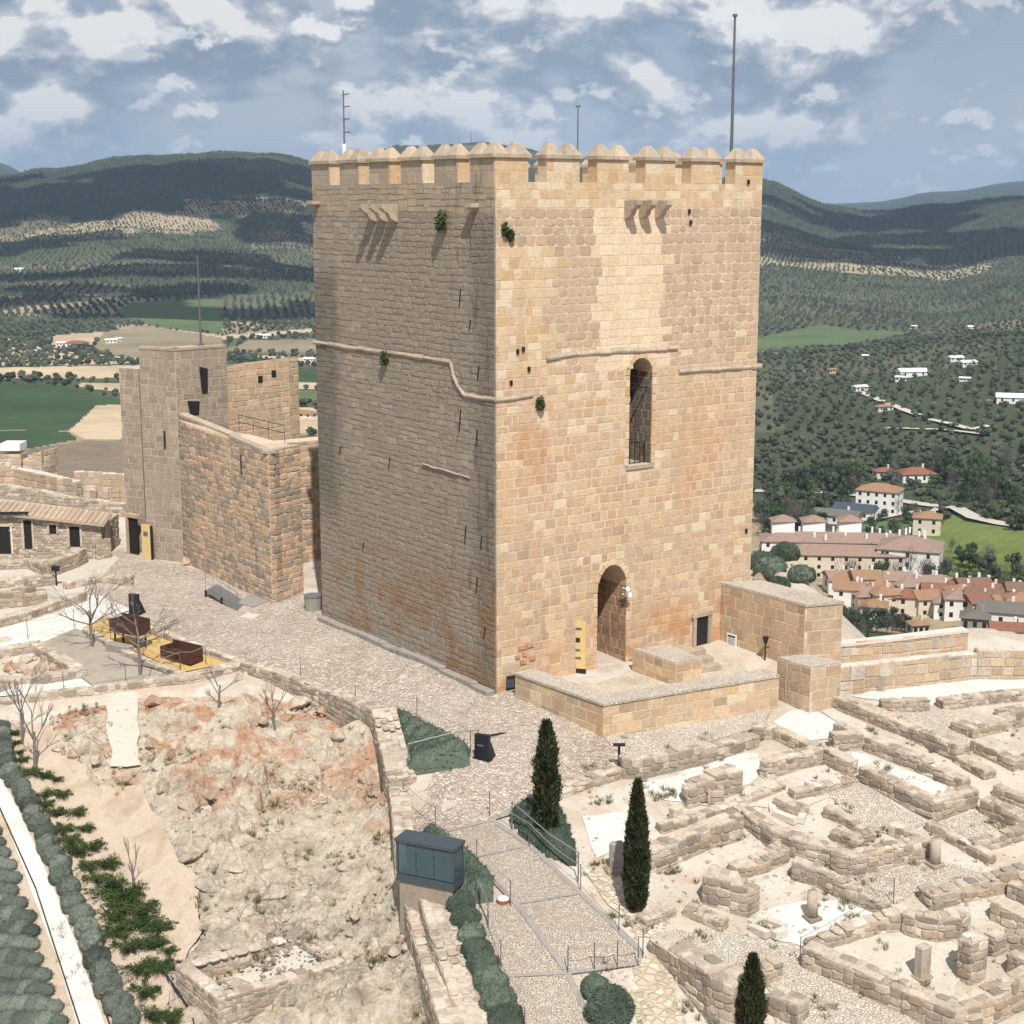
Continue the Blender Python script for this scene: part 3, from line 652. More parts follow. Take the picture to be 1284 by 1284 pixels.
def GF(px, py):                                # far ground seen at a photo pixel
    d = ray(px, py); t = np.geomspace(180, 14000, 6000); P = np.array([0, 0, CAMZ]) + d[None, :] * t[:, None]
    below = P[:, 2] < farH(P[:, 0], P[:, 1]); i = int(np.argmax(below)) if below.any() else len(t) - 1
    p = P[i]; return np.array([p[0], p[1], float(farH(p[0:1], p[1:2])[0])])

GREEN = srgb(64, 82, 56); GREEN2 = srgb(92, 106, 72); BEIGE = srgb(186, 166, 138); BROWN = srgb(124, 110, 94); GRBR = srgb(140, 128, 106)
FIELDS = [ # colour, outline in the photograph, row spacing of trees or 0
 (GREEN, [(-60,486),(20,481),(78,484),(158,502),(158,507),(121,507),(85,540),(-60,537)], 0), (GREEN, [(-60,539),(85,541),(98,551),(33,563),(-60,566)], 0),
 (BEIGE, [(121,508),(170,507),(170,550),(108,551),(86,541)], 0), (BROWN, [(33,564),(108,552),(190,552),(190,660),(54,640),(0,600)], 0), (BROWN, [(-60,567),(33,564),(0,600),(-60,620)], 0),
 (BEIGE, [(95,484),(101,480),(170,481),(170,495)], 0), (BEIGE, [(-60,462),(160,458),(170,459),(170,474),(-60,474)], 0), (BEIGE, [(-60,428),(72,440),(170,455),(130,457),(-60,459)], 10),
 (BEIGE, [(69,420),(131,416),(115,435),(62,436)], 0), (GREEN2, [(141,393),(167,378),(272,376),(281,409),(275,419),(209,412),(183,406)], 0),
 (GRBR, [(115,438),(131,416),(183,408),(209,413),(278,423),(285,442),(240,452),(180,454)], 0), (BEIGE, [(209,412),(278,421),(392,412),(392,416),(280,425)], 0),
 (GRBR, [(285,441),(311,427),(430,424),(430,442)], 0), (BEIGE, [(285,443),(430,452),(430,462),(363,453)], 0), (GREEN, [(330,461),(430,461),(430,479),(330,477)], 0),
 (BEIGE, [(330,478),(430,480),(430,488),(330,487)], 0), (GREEN2, [(330,489),(430,489),(430,505),(330,505)], 0), (BEIGE, [(330,512),(392,510),(430,545),(330,540)], 0), (GREEN2, [(330,545),(430,548),(430,600),(330,600)], 0),
 (GREEN2, [(930,428),(993,415),(1031,407),(1078,415),(1118,415),(1149,418),(1080,432),(993,437),(930,445)], 0), (BEIGE, [(930,432),(968,428),(978,438),(930,443)], 0),
 (srgb(104, 116, 62), [(1157,674),(1199,644),(1300,664),(1300,735),(1240,722),(1184,709)], 0), (GREEN2, [(1032,668),(1079,659),(1139,648),(1162,665),(1133,682),(1050,674)], 0),
 (srgb(94, 108, 58), [(1185,712),(1240,726),(1300,738),(1300,752),(1200,740)], 0)]
def build_far():
    azs = np.concatenate([np.radians(np.arange(-180, -26, 4.0)), np.radians(np.arange(-26, 26, 0.085)), np.radians(np.arange(26, 180.1, 4.0))])
    rs = np.geomspace(100, 14000, 500)
    A, Rr = np.meshgrid(azs, rs); X = Rr * np.sin(A); Y = Rr * np.cos(A); Z = allH(X.ravel(), Y.ravel()).reshape(X.shape)
    na = len(azs); nr = len(rs); i = np.arange(nr - 1)[:, None] * na + np.arange(na - 1)[None, :]
    q = np.stack([i, i + na, i + na + 1, i + 1], -1).reshape(-1, 4)[:, ::-1]
    V3 = np.stack([X.ravel(), Y.ravel(), Z.ravel()], 1)
    c = V3[q].mean(1); c[:, 2] = farH(c[:, 0], c[:, 1]); px, py = proj(c); rad = np.hypot(c[:, 0], c[:, 1]); front = (c[:, 1] > 60) & (np.abs(px - CC) < 900)
    fid = np.full(len(q), -1)
    for k, (col, poly, sp) in enumerate(FIELDS):
        p = np.array(poly, float); x0, y0 = p.min(0); x1, y1 = p.max(0)
        s = front & (fid < 0) & (px > x0) & (px < x1) & (py > y0) & (py < y1); idx = np.where(s)[0]
        fid[idx[pnpoly(poly, px[idx], py[idx])]] = k
    # soil colour of each orchard plot
    sd = PLOT[0]; col = np.zeros((len(V3), 3)); pid = plot_of(V3[:, 0], V3[:, 1]); col = PLOT[2][pid]
    def emit(name, faces, colour):
        used, inv = np.unique(faces, return_inverse=True)
        me = fast_mesh(name, V3[used], inv.reshape(-1, 4)); a = me.attributes.new('soil', 'FLOAT_COLOR', 'POINT')
        cc = np.ones((len(used), 4)); cc[:, :3] = colour[used] if colour is not None and np.ndim(colour) == 2 else colour
        a.data.foreach_set('color', cc.astype(np.float32).ravel()); return tag(link(name, me, M['soil'], None, True), kind='structure')
    emit('hills', q[fid < 0], col)
    for k, (cc, poly, sp) in enumerate(FIELDS):
        if (fid == k).sum() > 0: emit('field', q[fid == k], np.array(cc))
def soil():
    m = MT('country_soil', 0.95, 0.1)
    a = m.N('ShaderNodeVertexColor', layer_name='soil').outputs[0]
    c = m.mix(1.0, a, m.ramp(m.noise(0.012, 8, 0.65), [(0.25, 0.70), (0.5, 1.0), (0.75, 1.22)]), 'MULTIPLY')
    c = m.mix(1.0, c, m.ramp(m.noise(0.15, 5, 0.7), [(0.25, 0.8), (0.7, 1.1)]), 'MULTIPLY')
    w = m.N('ShaderNodeTexWave'); w.inputs['Scale'].default_value = 0.07; w.inputs['Distortion'].default_value = 1.2; w.inputs['Detail'].default_value = 2; w.inputs['Detail Scale'].default_value = .3; m.L.new(m.stretch((1, 1, 1), (0, 0, R(35))), w.inputs['Vector'])
    c = m.mix(1.0, c, m.ramp(w.outputs[1], [(0.2, 0.95), (0.8, 1.03)]), 'MULTIPLY')
    return m.done(c, m.bump(m.noise(0.12, 6, 0.7), 0.5, 2.0))
M['soil'] = soil()
# plots: jittered cells about 170 m wide, larger far out
def make_plots():
    S = []
    for x in np.arange(-2600, 2600, 165):
        for y in np.arange(150, 4700, 165):
            if abs(math.atan2(x, y)) < R(30): S.append((x + rng.uniform(-75, 75), y + rng.uniform(-75, 75)))
    S = np.array(S); n = len(S); rad = np.hypot(S[:, 0], S[:, 1]); az = np.arctan2(S[:, 0], S[:, 1])
    z = farH(S[:, 0], S[:, 1]); _, py = proj(np.column_stack([S, z])); px = CC + F * np.tan(az) / CP
    base = np.array([srgb(82, 87, 66), srgb(96, 96, 76), srgb(118, 109, 88), srgb(158, 143, 117), srgb(76, 83, 60), srgb(142, 126, 104)])
    kind = rng.choice(6, n, p=[.28, .24, .16, .10, .14, .08]); col = base[kind] * rng.uniform(0.9, 1.1, (n, 1))
    right = (px > 900) & (rad < 1250); k2 = rng.choice([0, 1, 4, 2], n, p=[.4, .25, .32, .03]); col[right] = base[k2[right]] * .85
    top = (rad > 2650); scr = rng.random(n) < np.clip((rad - 2500) / 500, 0, 0.93)       # scrub on the crests
    col[scr] = np.array(srgb(58, 65, 50)) * rng.uniform(.85, 1.15, (scr.sum(), 1))
    ang = rng.uniform(0, math.pi, n); gap = np.where(scr, 7.5, np.where(right, rng.uniform(6.0, 7.4, n), rng.uniform(7.4, 9.5, n))); size = rng.uniform(0.85, 1.15, n)
    return S, ang, col, gap, size, scr
PLOT = make_plots()
_cell = {}
for _i, _p in enumerate(PLOT[0]): _cell.setdefault((int(_p[0] // 165), int(_p[1] // 165)), []).append(_i)
def plot_of(x, y):
    """nearest plot centre, with a wavering boundary"""
    x = np.asarray(x) ; y = np.asarray(y); best = np.full(len(x), 1e18); who = np.zeros(len(x), int)
    cx = (x // 165).astype(int); cy = (y // 165).astype(int); key = cx * 100000 + cy; order = np.argsort(key); ks, st = np.unique(key[order], return_index=True); st = np.append(st, len(x))
    for a, k in enumerate(ks):
        ii = order[st[a]:st[a + 1]]; X0 = cx[ii[0]]; Y0 = cy[ii[0]]
        cand = [c for dx in (-1, 0, 1) for dy in (-1, 0, 1) for c in _cell.get((X0 + dx, Y0 + dy), [])]
        if not cand: continue
        P = PLOT[0][cand]; d = (x[ii, None] - P[None, :, 0]) ** 2 + (y[ii, None] - P[None, :, 1]) ** 2
        who[ii] = np.array(cand)[d.argmin(1)]
    return who
build_far()

def crown_mesh(name, sub, lob, seed, h=1.0, mat=None, trunk=False):
    """a crown of unit width: jittered lobes"""
    r = random.Random(seed); bm = bmesh.new()
    for i in range(lob):
        c = Vector((0, 0, .5)) if i == 0 else Vector((r.uniform(-.28, .28), r.uniform(-.28, .28), .45 + r.uniform(-.1, .22)))
        s = 0.5 if lob == 1 else r.uniform(.3, .4)
        res = bmesh.ops.create_icosphere(bm, subdivisions=sub, radius=s, matrix=Matrix.Translation(c))
        for v in res['verts']:
            v.co += (v.co - c) * r.uniform(-.28, .28); v.co.z = max(v.co.z * h, .06)
    if trunk:
        res = bmesh.ops.create_cone(bm, segments=5, radius1=.07, radius2=.05, depth=.35, matrix=Matrix.Translation((0, 0, .12)))
    me = bpy.data.meshes.new(name); bm.to_mesh(me); bm.free()
    if mat: me.materials.append(mat)
    return me
def scatter(name, P, S, protos, mat, label=None):
    """many small copies joined into one uncountable object"""
    vs = []; ts = []; b = 0; pick = rng.integers(0, len(protos), len(P)); yaw = rng.uniform(0, 6.28, len(P))
    for k, me in enumerate(protos):
        co = np.empty(len(me.vertices) * 3); me.vertices.foreach_get('co', co); co = co.reshape(-1, 3)
        me.calc_loop_triangles(); tr = np.empty(len(me.loop_triangles) * 3, int); me.loop_triangles.foreach_get('vertices', tr); tr = tr.reshape(-1, 3)
        s = np.where(pick == k)[0]
        if not len(s): continue
        c, sn = np.cos(yaw[s]), np.sin(yaw[s]); x = co[None, :, 0] * c[:, None] - co[None, :, 1] * sn[:, None]; y = co[None, :, 0] * sn[:, None] + co[None, :, 1] * c[:, None]
        v = np.stack([x, y, np.repeat(co[None, :, 2], len(s), 0)], -1) * S[s][:, None, None] + P[s][:, None, :]
        t = tr[None] + (np.arange(len(s)) * len(co))[:, None, None] + b
        vs.append(v.reshape(-1, 3)); ts.append(t.reshape(-1, 3)); b += len(s) * len(co)
    o = link(name, fast_mesh(name, np.concatenate(vs), None, np.concatenate(ts)), mat); return tag(o, label, kind='stuff')
NOTREES = [f[1] for f in FIELDS if not f[2]] + [[(940,664),(1040,680),(1180,690),(1200,720),(1300,760),(1300,830),(940,830)], [(1065,610),(1145,610),(1145,660),(1030,665)]]
def build_olives():
    S, ang, col, gap, size, scr = PLOT; P = []; SZ = []
    for i in range(len(S)):
        r0 = math.hypot(*S[i]); az = math.atan2(*S[i])
        if abs(az) > R(26) or r0 < 330: continue
        g = gap[i]; n = int(130 / g); a, b = np.meshgrid(np.arange(-n, n + 1) * g, np.arange(-n, n + 1) * g * (1.0 if not scr[i] else 0.9)); a = a.ravel(); b = b.ravel()
        jit = 3.2 if scr[i] else (1.1 if S[i, 0] > 0 and r0 < 1250 else 0.9)
        a = a + rng.normal(0, jit, len(a)); b = b + rng.normal(0, jit, len(b)); c, s = math.cos(ang[i]), math.sin(ang[i])
        x = S[i, 0] + a * c - b * s; y = S[i, 1] + a * s + b * c; k = rng.random(len(x)) < (0.88 if not scr[i] else 0.8); x = x[k]; y = y[k]
        k = plot_of(x, y) == i
        P.append(np.column_stack([x[k], y[k]])); SZ.append(np.full(k.sum(), 3.7 * size[i]) * rng.uniform(.55, 1.25, k.sum()))
    P = np.concatenate(P); SZ = np.concatenate(SZ); z = farH(P[:, 0], P[:, 1]); P3 = np.column_stack([P, z]); px, py = proj(P3)
    keep = (px > -220) & (px < 1500) & ~((px > 500) & (px < 830)) & (np.hypot(P[:, 0], P[:, 1]) > 380)
    keep &= ~((px < 432) & (py > 610)); P3, SZ, px, py = P3[keep], SZ[keep], px[keep], py[keep]
    keep = np.ones(len(px), bool)
    for poly in NOTREES: keep &= ~pnpoly(poly, px, py)
    # the lit side of a field of young trees thins out
    P3, SZ, px, py = P3[keep], SZ[keep], px[keep], py[keep]; d = np.hypot(P3[:, 0], P3[:, 1])
    inv = (px > 0) & (px < 1284) & ((px > 948) | (px < 400)); ordr = np.argsort(np.where(inv, -SZ / d, 0)); near = ordr[:300]; rest = ordr[300:]
    protos = [crown_mesh('olive_tree', 2, 3, 40 + k, 0.85, M['olive'], True) for k in range(4)]
    for j, i in enumerate(near):
        o = bpy.data.objects.new('olive_tree', protos[j % 4]); COL.objects.link(o); o.location = P3[i]; s = SZ[i] * 1.1; o.scale = (s, s, s); o.rotation_euler = (0, 0, rng.uniform(0, 6))
        tag(o, 'round grey green olive tree of the nearest grove on the slope beyond the tiled town', 'olive tree', 'olive trees of the nearest grove')
    pm = [crown_mesh('m%d' % k, 1, 1, k, 0.85) for k in range(4)]
    po = []
    for k in range(3):
        bm = bmesh.new(); bmesh.ops.create_cone(bm, segments=5, radius1=.5, radius2=.2, depth=.75, cap_ends=True, matrix=Matrix.Translation((0, 0, .4)))
        for v in bm.verts: v.co *= random.uniform(.85, 1.15)
        me = bpy.data.meshes.new('f%d' % k); bm.to_mesh(me); bm.free(); po.append(me)
    a = rest[d[rest] < 1500]; b = rest[d[rest] >= 1500]
    scatter('olive_grove', P3[a], SZ[a], pm, M['olive'], 'olive groves of small round trees on the slope beyond the town')
    scatter('far_olive_grove', P3[b], SZ[b] * 1.05, po, M['olive'], 'olive rows and scrub on the far hills')
    for me in pm + po: bpy.data.meshes.remove(me)
    print('olives', len(P3))
build_olives()
# ------------------------------------------------------------------ masonry: every stone is a piece of its own
def unit_ashlar(seed):
    r = random.Random(seed); j = lambda a: r.uniform(-a, a); c = .045
    q = lambda s, y, a: [(sx * s + j(a), y, sz * s + j(a)) for sx, sz in ((-.5, -.5), (.5, -.5), (.5, .5), (-.5, .5))]
    v = q(1, 0.0, 0) + q(.985, -.62, .015) + q(1 - 2 * c, -1.0 + j(.1), .025); f = []
    for k in (0, 4): f += [(k + i, k + (i + 1) % 4, k + 4 + (i + 1) % 4, k + 4 + i) for i in range(4)]
    return v, f + [(8, 9, 10, 11)]
def unit_rubble(seed):
    r = random.Random(seed); n = 8; ang = [math.pi / 4 * (2 * (i // 2) + 1) + (-.19 if i % 2 == 0 else .19) * r.uniform(.3, 2.2) for i in range(n)]
    def ring(s, y, a):
        o = []
        for t in ang:
            k = 1 / max(abs(math.cos(t)), abs(math.sin(t))); k = min(k, 1.30)
            o.append((math.cos(t) * k * .5 * s * (1 + r.uniform(-a, a)), y + (r.uniform(-.12, .12) if y < -.3 else 0), math.sin(t) * k * .5 * s * (1 + r.uniform(-a, a))))
        return o
    v = ring(1.0, 0, .0) + ring(1.02, -.5, .06) + ring(.86, -.96, .06) + [(r.uniform(-.1, .1), -1.06, r.uniform(-.1, .1))]; f = []
    for k in (0, n): f += [(k + i, k + (i + 1) % n, k + n + (i + 1) % n, k + n + i) for i in range(n)]
    return v, f + [(2 * n + i, 2 * n + (i + 1) % n, 3 * n) for i in range(n)]
UNITS = {('a', k): unit_ashlar(100 + k) for k in range(7)}; UNITS.update({('r', k): unit_rubble(200 + k) for k in range(9)})
_unit_me = {}
def unit_mesh(key, mat):
    k = (key, mat.name)
    if k not in _unit_me:
        v, f = UNITS[key]; me = bpy.data.meshes.new('stone'); me.from_pydata(v, [], f); me.materials.append(mat); me.update(); _unit_me[k] = me
    return _unit_me[k]
CAM = np.array([0, 0, CAMZ])
class Stones:
    """gathers the stones of one thing; flush() links the largest as parts and joins the rest"""
    def __init__(s, root): s.root = root; s.L = []
    def put(s, c, x, inn, w, h, d, unit, mat, rot=0.0, normal=None):
        z = np.cross(x, inn); 
        if rot: x, z = x * math.cos(rot) + z * math.sin(rot), z * math.cos(rot) - x * math.sin(rot)
        n = -inn; view = CAM - c; dist = np.linalg.norm(view); fc = max(0.05, float(n @ view) / dist)
        px = F / dist; hs = (fc if abs(inn[2]) > .7 else abs(z[2]) * .95 + .05) * h * px; ws = w * px * max(.15, math.sqrt(max(0, 1 - (x @ view / dist) ** 2)))
        s.L.append((np.array(c, float), x * w, inn * d, z * h, unit, mat, min(ws, hs), ws * hs))
    def face(s, o, x, w, zb, zt, style, accept=None, inn=None, slope=None):
        """fill a vertical (or given) face: o lower left corner seen from outside, x to the right; zb, zt functions of the distance along"""
        if inn is None: inn = np.cross(np.array([0, 0, 1.0]), x)
        st = STY[style]; xsamp = np.linspace(0, w, 12); zlo = min(zb(t) for t in xsamp); zhi = max(zt(t) for t in xsamp); z = zlo - random.uniform(0, st['h'] * .3)
        zz = np.array([0, 0, 1.0])
        while z < zhi:
            h = st['h'] * random.uniform(.8, 1.22)
            if zhi - z - h < st['h'] * .45: h = zhi - z
            t = -random.uniform(0, st['w'])
            while t < w:
                l = st['w'] * random.uniform(*st['wr']); a = max(t, 0); b = min(t + l, w)
                if w - b < st['w'] * .3: b = w
                t = max(t + l, b) if b == w else t + l
                ww = b - a
                if ww < st['w'] * .22: continue
                zc = z + h / 2; hh = h
                if st['jit']: zc += random.uniform(-1, 1) * st['jit'] * h; hh = h * random.uniform(.8, 1.12)
                xc = (a + b) / 2; lo = zb(xc); hi = zt(xc)
                if zc + hh * .2 < lo: continue
                if zc + hh / 2 > hi + st['over'] * h:
                    if hi - (zc - hh / 2) < .35 * h: continue
                    top = hi; bot = zc - hh / 2; hh = top - bot; zc = (top + bot) / 2
                if accept:
                    r = accept(xc, zc, ww, hh)
                    if not r: continue
                else: r = None
                sty2 = STY[r] if isinstance(r, str) else st
                jn = sty2['joint']; d = sty2['proud'] * random.uniform(.6, 1.35)
                k = sty2['u']; u = (k, random.randrange(7 if k == 'a' else 9)); m = random.choice(sty2['mats'])
                s.put(o + x * xc + zz * zc - np.array([0, 0, 0]) + inn * .03, x, inn, max(.05, ww - jn), max(.05, hh - jn), d + .03, u, M[m], random.uniform(-1, 1) * sty2['rot'])
            z += h
    def top(s, A, B, wid, zA, zB, style, inward):
        """coping stones along a wall top from A to B (plan points, front edge), wid deep towards `inward`"""
        st = STY[style]; L = np.linalg.norm(B - A); x = (B - A) / L; t = 0
        rows = max(1, round(wid / st['tw']))
        for rI in range(rows):
            t = -random.uniform(0, st['w'])
            while t < L:
                l = st['w'] * random.uniform(*st['wr']); a = max(t, 0); b = min(t + l, L); t += l
                if b - a < .12: continue
                c = A + x * (a + b) / 2 + inward * wid * (rI + .5) / rows; zz = zA + (zB - zA) * (a + b) / 2 / L
                k = st['u']; u = (k, random.randrange(7 if k == 'a' else 9)); d = st['proud'] * random.uniform(.3, 1.5)
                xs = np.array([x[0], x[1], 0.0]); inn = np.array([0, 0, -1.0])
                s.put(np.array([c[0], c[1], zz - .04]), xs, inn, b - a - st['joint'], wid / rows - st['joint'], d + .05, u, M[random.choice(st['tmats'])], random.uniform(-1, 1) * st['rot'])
    def flush(s, limit=300, minpx=5.5):
        L = sorted(s.L, key=lambda q: -q[7]); loc = root_loc(s.root); rest = []
        n = 0
        for q in L:
            if n < limit and q[6] * 1024 / 1284 >= minpx:
                o = bpy.data.objects.new('stone', unit_mesh(q[4], q[5])); COL.objects.link(o); o.parent = s.root; c = q[0] - loc
                o.matrix_local = Matrix(((q[1][0], q[2][0], q[3][0], c[0]), (q[1][1], q[2][1], q[3][1], c[1]), (q[1][2], q[2][2], q[3][2], c[2]), (0, 0, 0, 1))); n += 1
            else: rest.append(q)
        if rest:
            vs = []; qs = []; ts = []; mi = []; mt = []; b = 0; mats = []
            tm = []
            for q in rest:
                v, f = UNITS[q[4]]; v = np.array(v); P = q[0] - loc + v[:, :1] * q[1] + v[:, 1:2] * q[2] + v[:, 2:] * q[3]; vs.append(P)
                if q[5] not in mats: mats.append(q[5])
                k = mats.index(q[5])
                for g in f:
                    if len(g) == 4: qs.append([i + b for i in g]); mi.append(k)
                    else: ts.append([i + b for i in g]); tm.append(k)
                b += len(v)
            me = fast_mesh('small_stones', np.concatenate(vs), qs, ts)
            for m in mats: me.materials.append(m)
            me.polygons.foreach_set('material_index', np.array(mi + tm, np.int32))
            o = link('small_stones', me, None, s.root); tag(o, kind='stuff')
def S_(u, h, w, wr, joint, proud, mats, tmats=None, jit=0.0, rot=0.0, over=.3, tw=.35): return dict(u=u, h=h, w=w, wr=wr, joint=joint, proud=proud, mats=mats, tmats=tmats or mats, jit=jit, rot=rot, over=over, tw=tw)
STY = {
 'ashlar': S_('a', .42, .68, (.6, 1.6), .016, .008, ['ashlar']),
 'smooth': S_('a', .40, .72, (.6, 1.5), .012, .006, ['lightashlar']),
 'tan': S_('a', .37, .46, (.6, 1.6), .042, .010, ['tan', 'tan', 'tan', 'ashlar']),
 'tanlow': S_('a', .36, .50, (.6, 1.6), .022, .012, ['tan', 'ashlar', 'rough']),
 'rough': S_('r', .22, .36, (.4, 1.8), .004, .014, ['rough'], None, .2, .1),
 'parapet': S_('a', .46, .7, (.6, 1.5), .012, .006, ['ashlar']),
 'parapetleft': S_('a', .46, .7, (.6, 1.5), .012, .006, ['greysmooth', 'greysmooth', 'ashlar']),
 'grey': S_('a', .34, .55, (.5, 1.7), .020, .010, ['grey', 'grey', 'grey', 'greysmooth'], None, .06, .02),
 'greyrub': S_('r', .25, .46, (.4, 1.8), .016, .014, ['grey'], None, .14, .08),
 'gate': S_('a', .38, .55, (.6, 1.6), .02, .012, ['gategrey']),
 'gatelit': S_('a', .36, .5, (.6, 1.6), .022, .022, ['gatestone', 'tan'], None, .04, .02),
 'curtain': S_('r', .27, .44, (.4, 1.8), .004, .035, ['gaterubble'], None, .12, .07),
 'bastion': S_('r', .30, .5, (.5, 1.7), .006, .03, ['gaterubble', 'tan'], None, .08, .04),
 'annex': S_('a', .50, .66, (.65, 1.4), .016, .010, ['gatestone', 'gatestone', 'gatestone', 'tan'], ['cap']),
 'terrace': S_('a', .44, .8, (.6, 1.5), .012, .008, ['ashlar', 'gatestone', 'ashlar', 'tan'], ['cap']),
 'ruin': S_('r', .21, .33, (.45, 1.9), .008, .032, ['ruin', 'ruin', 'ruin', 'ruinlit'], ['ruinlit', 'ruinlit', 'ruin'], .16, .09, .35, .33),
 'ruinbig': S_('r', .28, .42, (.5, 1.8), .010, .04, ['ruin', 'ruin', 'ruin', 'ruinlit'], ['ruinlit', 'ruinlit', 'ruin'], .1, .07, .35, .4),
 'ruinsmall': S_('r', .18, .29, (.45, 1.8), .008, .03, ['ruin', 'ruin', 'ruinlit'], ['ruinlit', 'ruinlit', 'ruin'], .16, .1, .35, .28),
 'parapetlow': S_('a', .40, .62, (.7, 1.4), .025, .03, ['ruinlit', 'gatestone', 'gatestone'], ['paletop'], .04, .02),
 'reveal': S_('a', .36, .5, (.6, 1.6), .02, .012, ['reveal']), 'revealgrey': S_('a', .36, .5, (.6, 1.6), .02, .012, ['darkreveal']),
 'kerb': S_('r', .22, .42, (.5, 1.7), .012, .03, ['ruinlit', 'ruin'], ['ruinlit'], .05, .04, .35, .34),
}
def block(root, foot, zb, zt, style, name='core', core='mortar', top=None, accept=None, faces=None, stones=None, capmat='cap', inset=.0, styles=None, own=True):
    """a prism of masonry on the plan outline `foot` (counter-clockwise), bottom zb and top zt per corner"""
    n = len(foot); foot = [np.array([p[0], p[1], 0.0]) for p in foot]
    ar = sum(foot[i][0] * foot[(i + 1) % n][1] - foot[(i + 1) % n][0] * foot[i][1] for i in range(n))
    zb = [zb] * n if np.isscalar(zb) else list(zb); zt = [zt] * n if np.isscalar(zt) else list(zt)
    if ar < 0: foot = foot[::-1]; zb = zb[::-1]; zt = zt[::-1]
    mb = MB(); up = np.array([0, 0, 1.0])
    mb.prism([p + up * b for p, b in zip(foot, zb)], [p + up * t for p, t in zip(foot, zt)]); body = mb.build(name, M[core], root)
    S = stones or Stones(root)
    for i in range(n):
        a = foot[i]; b = foot[(i + 1) % n]; L = np.linalg.norm(b - a)
        if L < .15: continue
        x = (b - a) / L; outn = np.cross(x, up); mid = (a + b) / 2 + up * (zt[i] + zt[(i + 1) % n]) / 2
        if (CAM - mid) @ outn < -3: continue
        if faces is not None and i not in faces: continue
        z0, z1 = zb[i], zb[(i + 1) % n]; t0, t1 = zt[i], zt[(i + 1) % n]
        S.face(a, x, L, lambda s, z0=z0, z1=z1, L=L: z0 + (z1 - z0) * s / L, lambda s, t0=t0, t1=t1, L=L: t0 + (t1 - t0) * s / L, (styles or {}).get(i, style), accept(i) if accept else None)
    if own and stones is None: S.flush()
    return body
def zbase(*pts): return [float(H(p[0], p[1])) - .25 for p in pts]

NOISE_W = lambda t, k: .5 * math.sin(t * 2.1 + k) + .5 * math.sin(t * 5.3 + 2.7 * k)
def wall(name, pts, th, style, label, cat='wall', group=None, rag=.10, topst=True, core='ruinmortar', away=None, capname=None):
    """a free-standing or retaining wall. pts: (column, row of foot, row of top) along the face turned to the camera; th metres of thickness behind it"""
    B = [G(p[0], p[1]) for p in pts]; B = [np.array([b[0], b[1], 0.0]) for b in B]
    T = [ZY(p[2], b[1]) for p, b in zip(pts, B)]; n = len(B)
    out = []
    for i in range(n):                          # offset direction at each corner, away from the camera side
        ds = []
        for a, b in ((i - 1, i), (i, i + 1)):
            if a < 0 or b >= n: continue
            d = B[b] - B[a]; d /= np.linalg.norm(d); q = np.array([-d[1], d[0], 0]); ds.append(q)
        m = sum(ds); m /= np.linalg.norm(m); m /= max(.5, m @ ds[0]); out.append(m)
    mid = sum(B) / n
    if sum(o @ (mid / np.linalg.norm(mid)) for o in out) < 0: out = [-o for o in out]
    if away is not None: out = [np.array([*away, 0.0]) / np.linalg.norm(away)] * n
    t = thing(name, (B[0][0], B[0][1], T[0] - .6), label, cat, group); S = Stones(t); up = np.array([0, 0, 1.0]); mb = MB(); seed = random.uniform(0, 9)
    for i in range(n - 1):
        a, b = B[i], B[i + 1]; A2, B2 = a + out[i] * th, b + out[i + 1] * th; L = np.linalg.norm(b - a); k = max(1, int(L / 1.1)); tp = lambda s: T[i] + (T[i + 1] - T[i]) * s + rag * NOISE_W(s * L, seed + i)
        for j in range(k):
            s0, s1 = j / k, (j + 1) / k; q = [a + (b - a) * s0, a + (b - a) * s1, A2 + (B2 - A2) * s1, A2 + (B2 - A2) * s0]
            zt = [tp(s0), tp(s1), tp(s1), tp(s0)]; zb = [min(float(H(p[0], p[1])), z - .1) - .3 for p, z in zip(q, zt)]
            mb.prism([p + up * z for p, z in zip(q, zb)], [p + up * z for p, z in zip(q, zt)])
        quad = [a, b, B2, A2]; cen = sum(quad) / 4
        for e in range(4):
            p, q = quad[e], quad[(e + 1) % 4]
            if (e == 1 and i < n - 2) or (e == 3 and i > 0): continue
            LL = np.linalg.norm(q - p); 
            if LL < .1: continue
            x = (q - p) / LL; on = np.cross(x, up)
            if on @ ((p + q) / 2 - cen) < 0: p, q = q, p; x = -x; on = -on
            if (CAM - (p + q) / 2 - up * T[i]) @ on < 0: continue
            hz = lambda s, p=p, x=x: float(H((p + x * s)[0], (p + x * s)[1])) - .1
            if e in (0, 2):
                rev = np.linalg.norm(p - (a if e == 0 else A2)) > 1e-6
                zt = lambda s, LL=LL, rev=rev: tp((1 - s / LL) if rev else s / LL)
            else:
                zt = lambda s, e=e: T[i + 1] if e == 1 else T[i]
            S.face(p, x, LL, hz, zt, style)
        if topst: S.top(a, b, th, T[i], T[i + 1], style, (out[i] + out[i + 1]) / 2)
    mb.build('core', M[core], t)
    S.flush(); return t
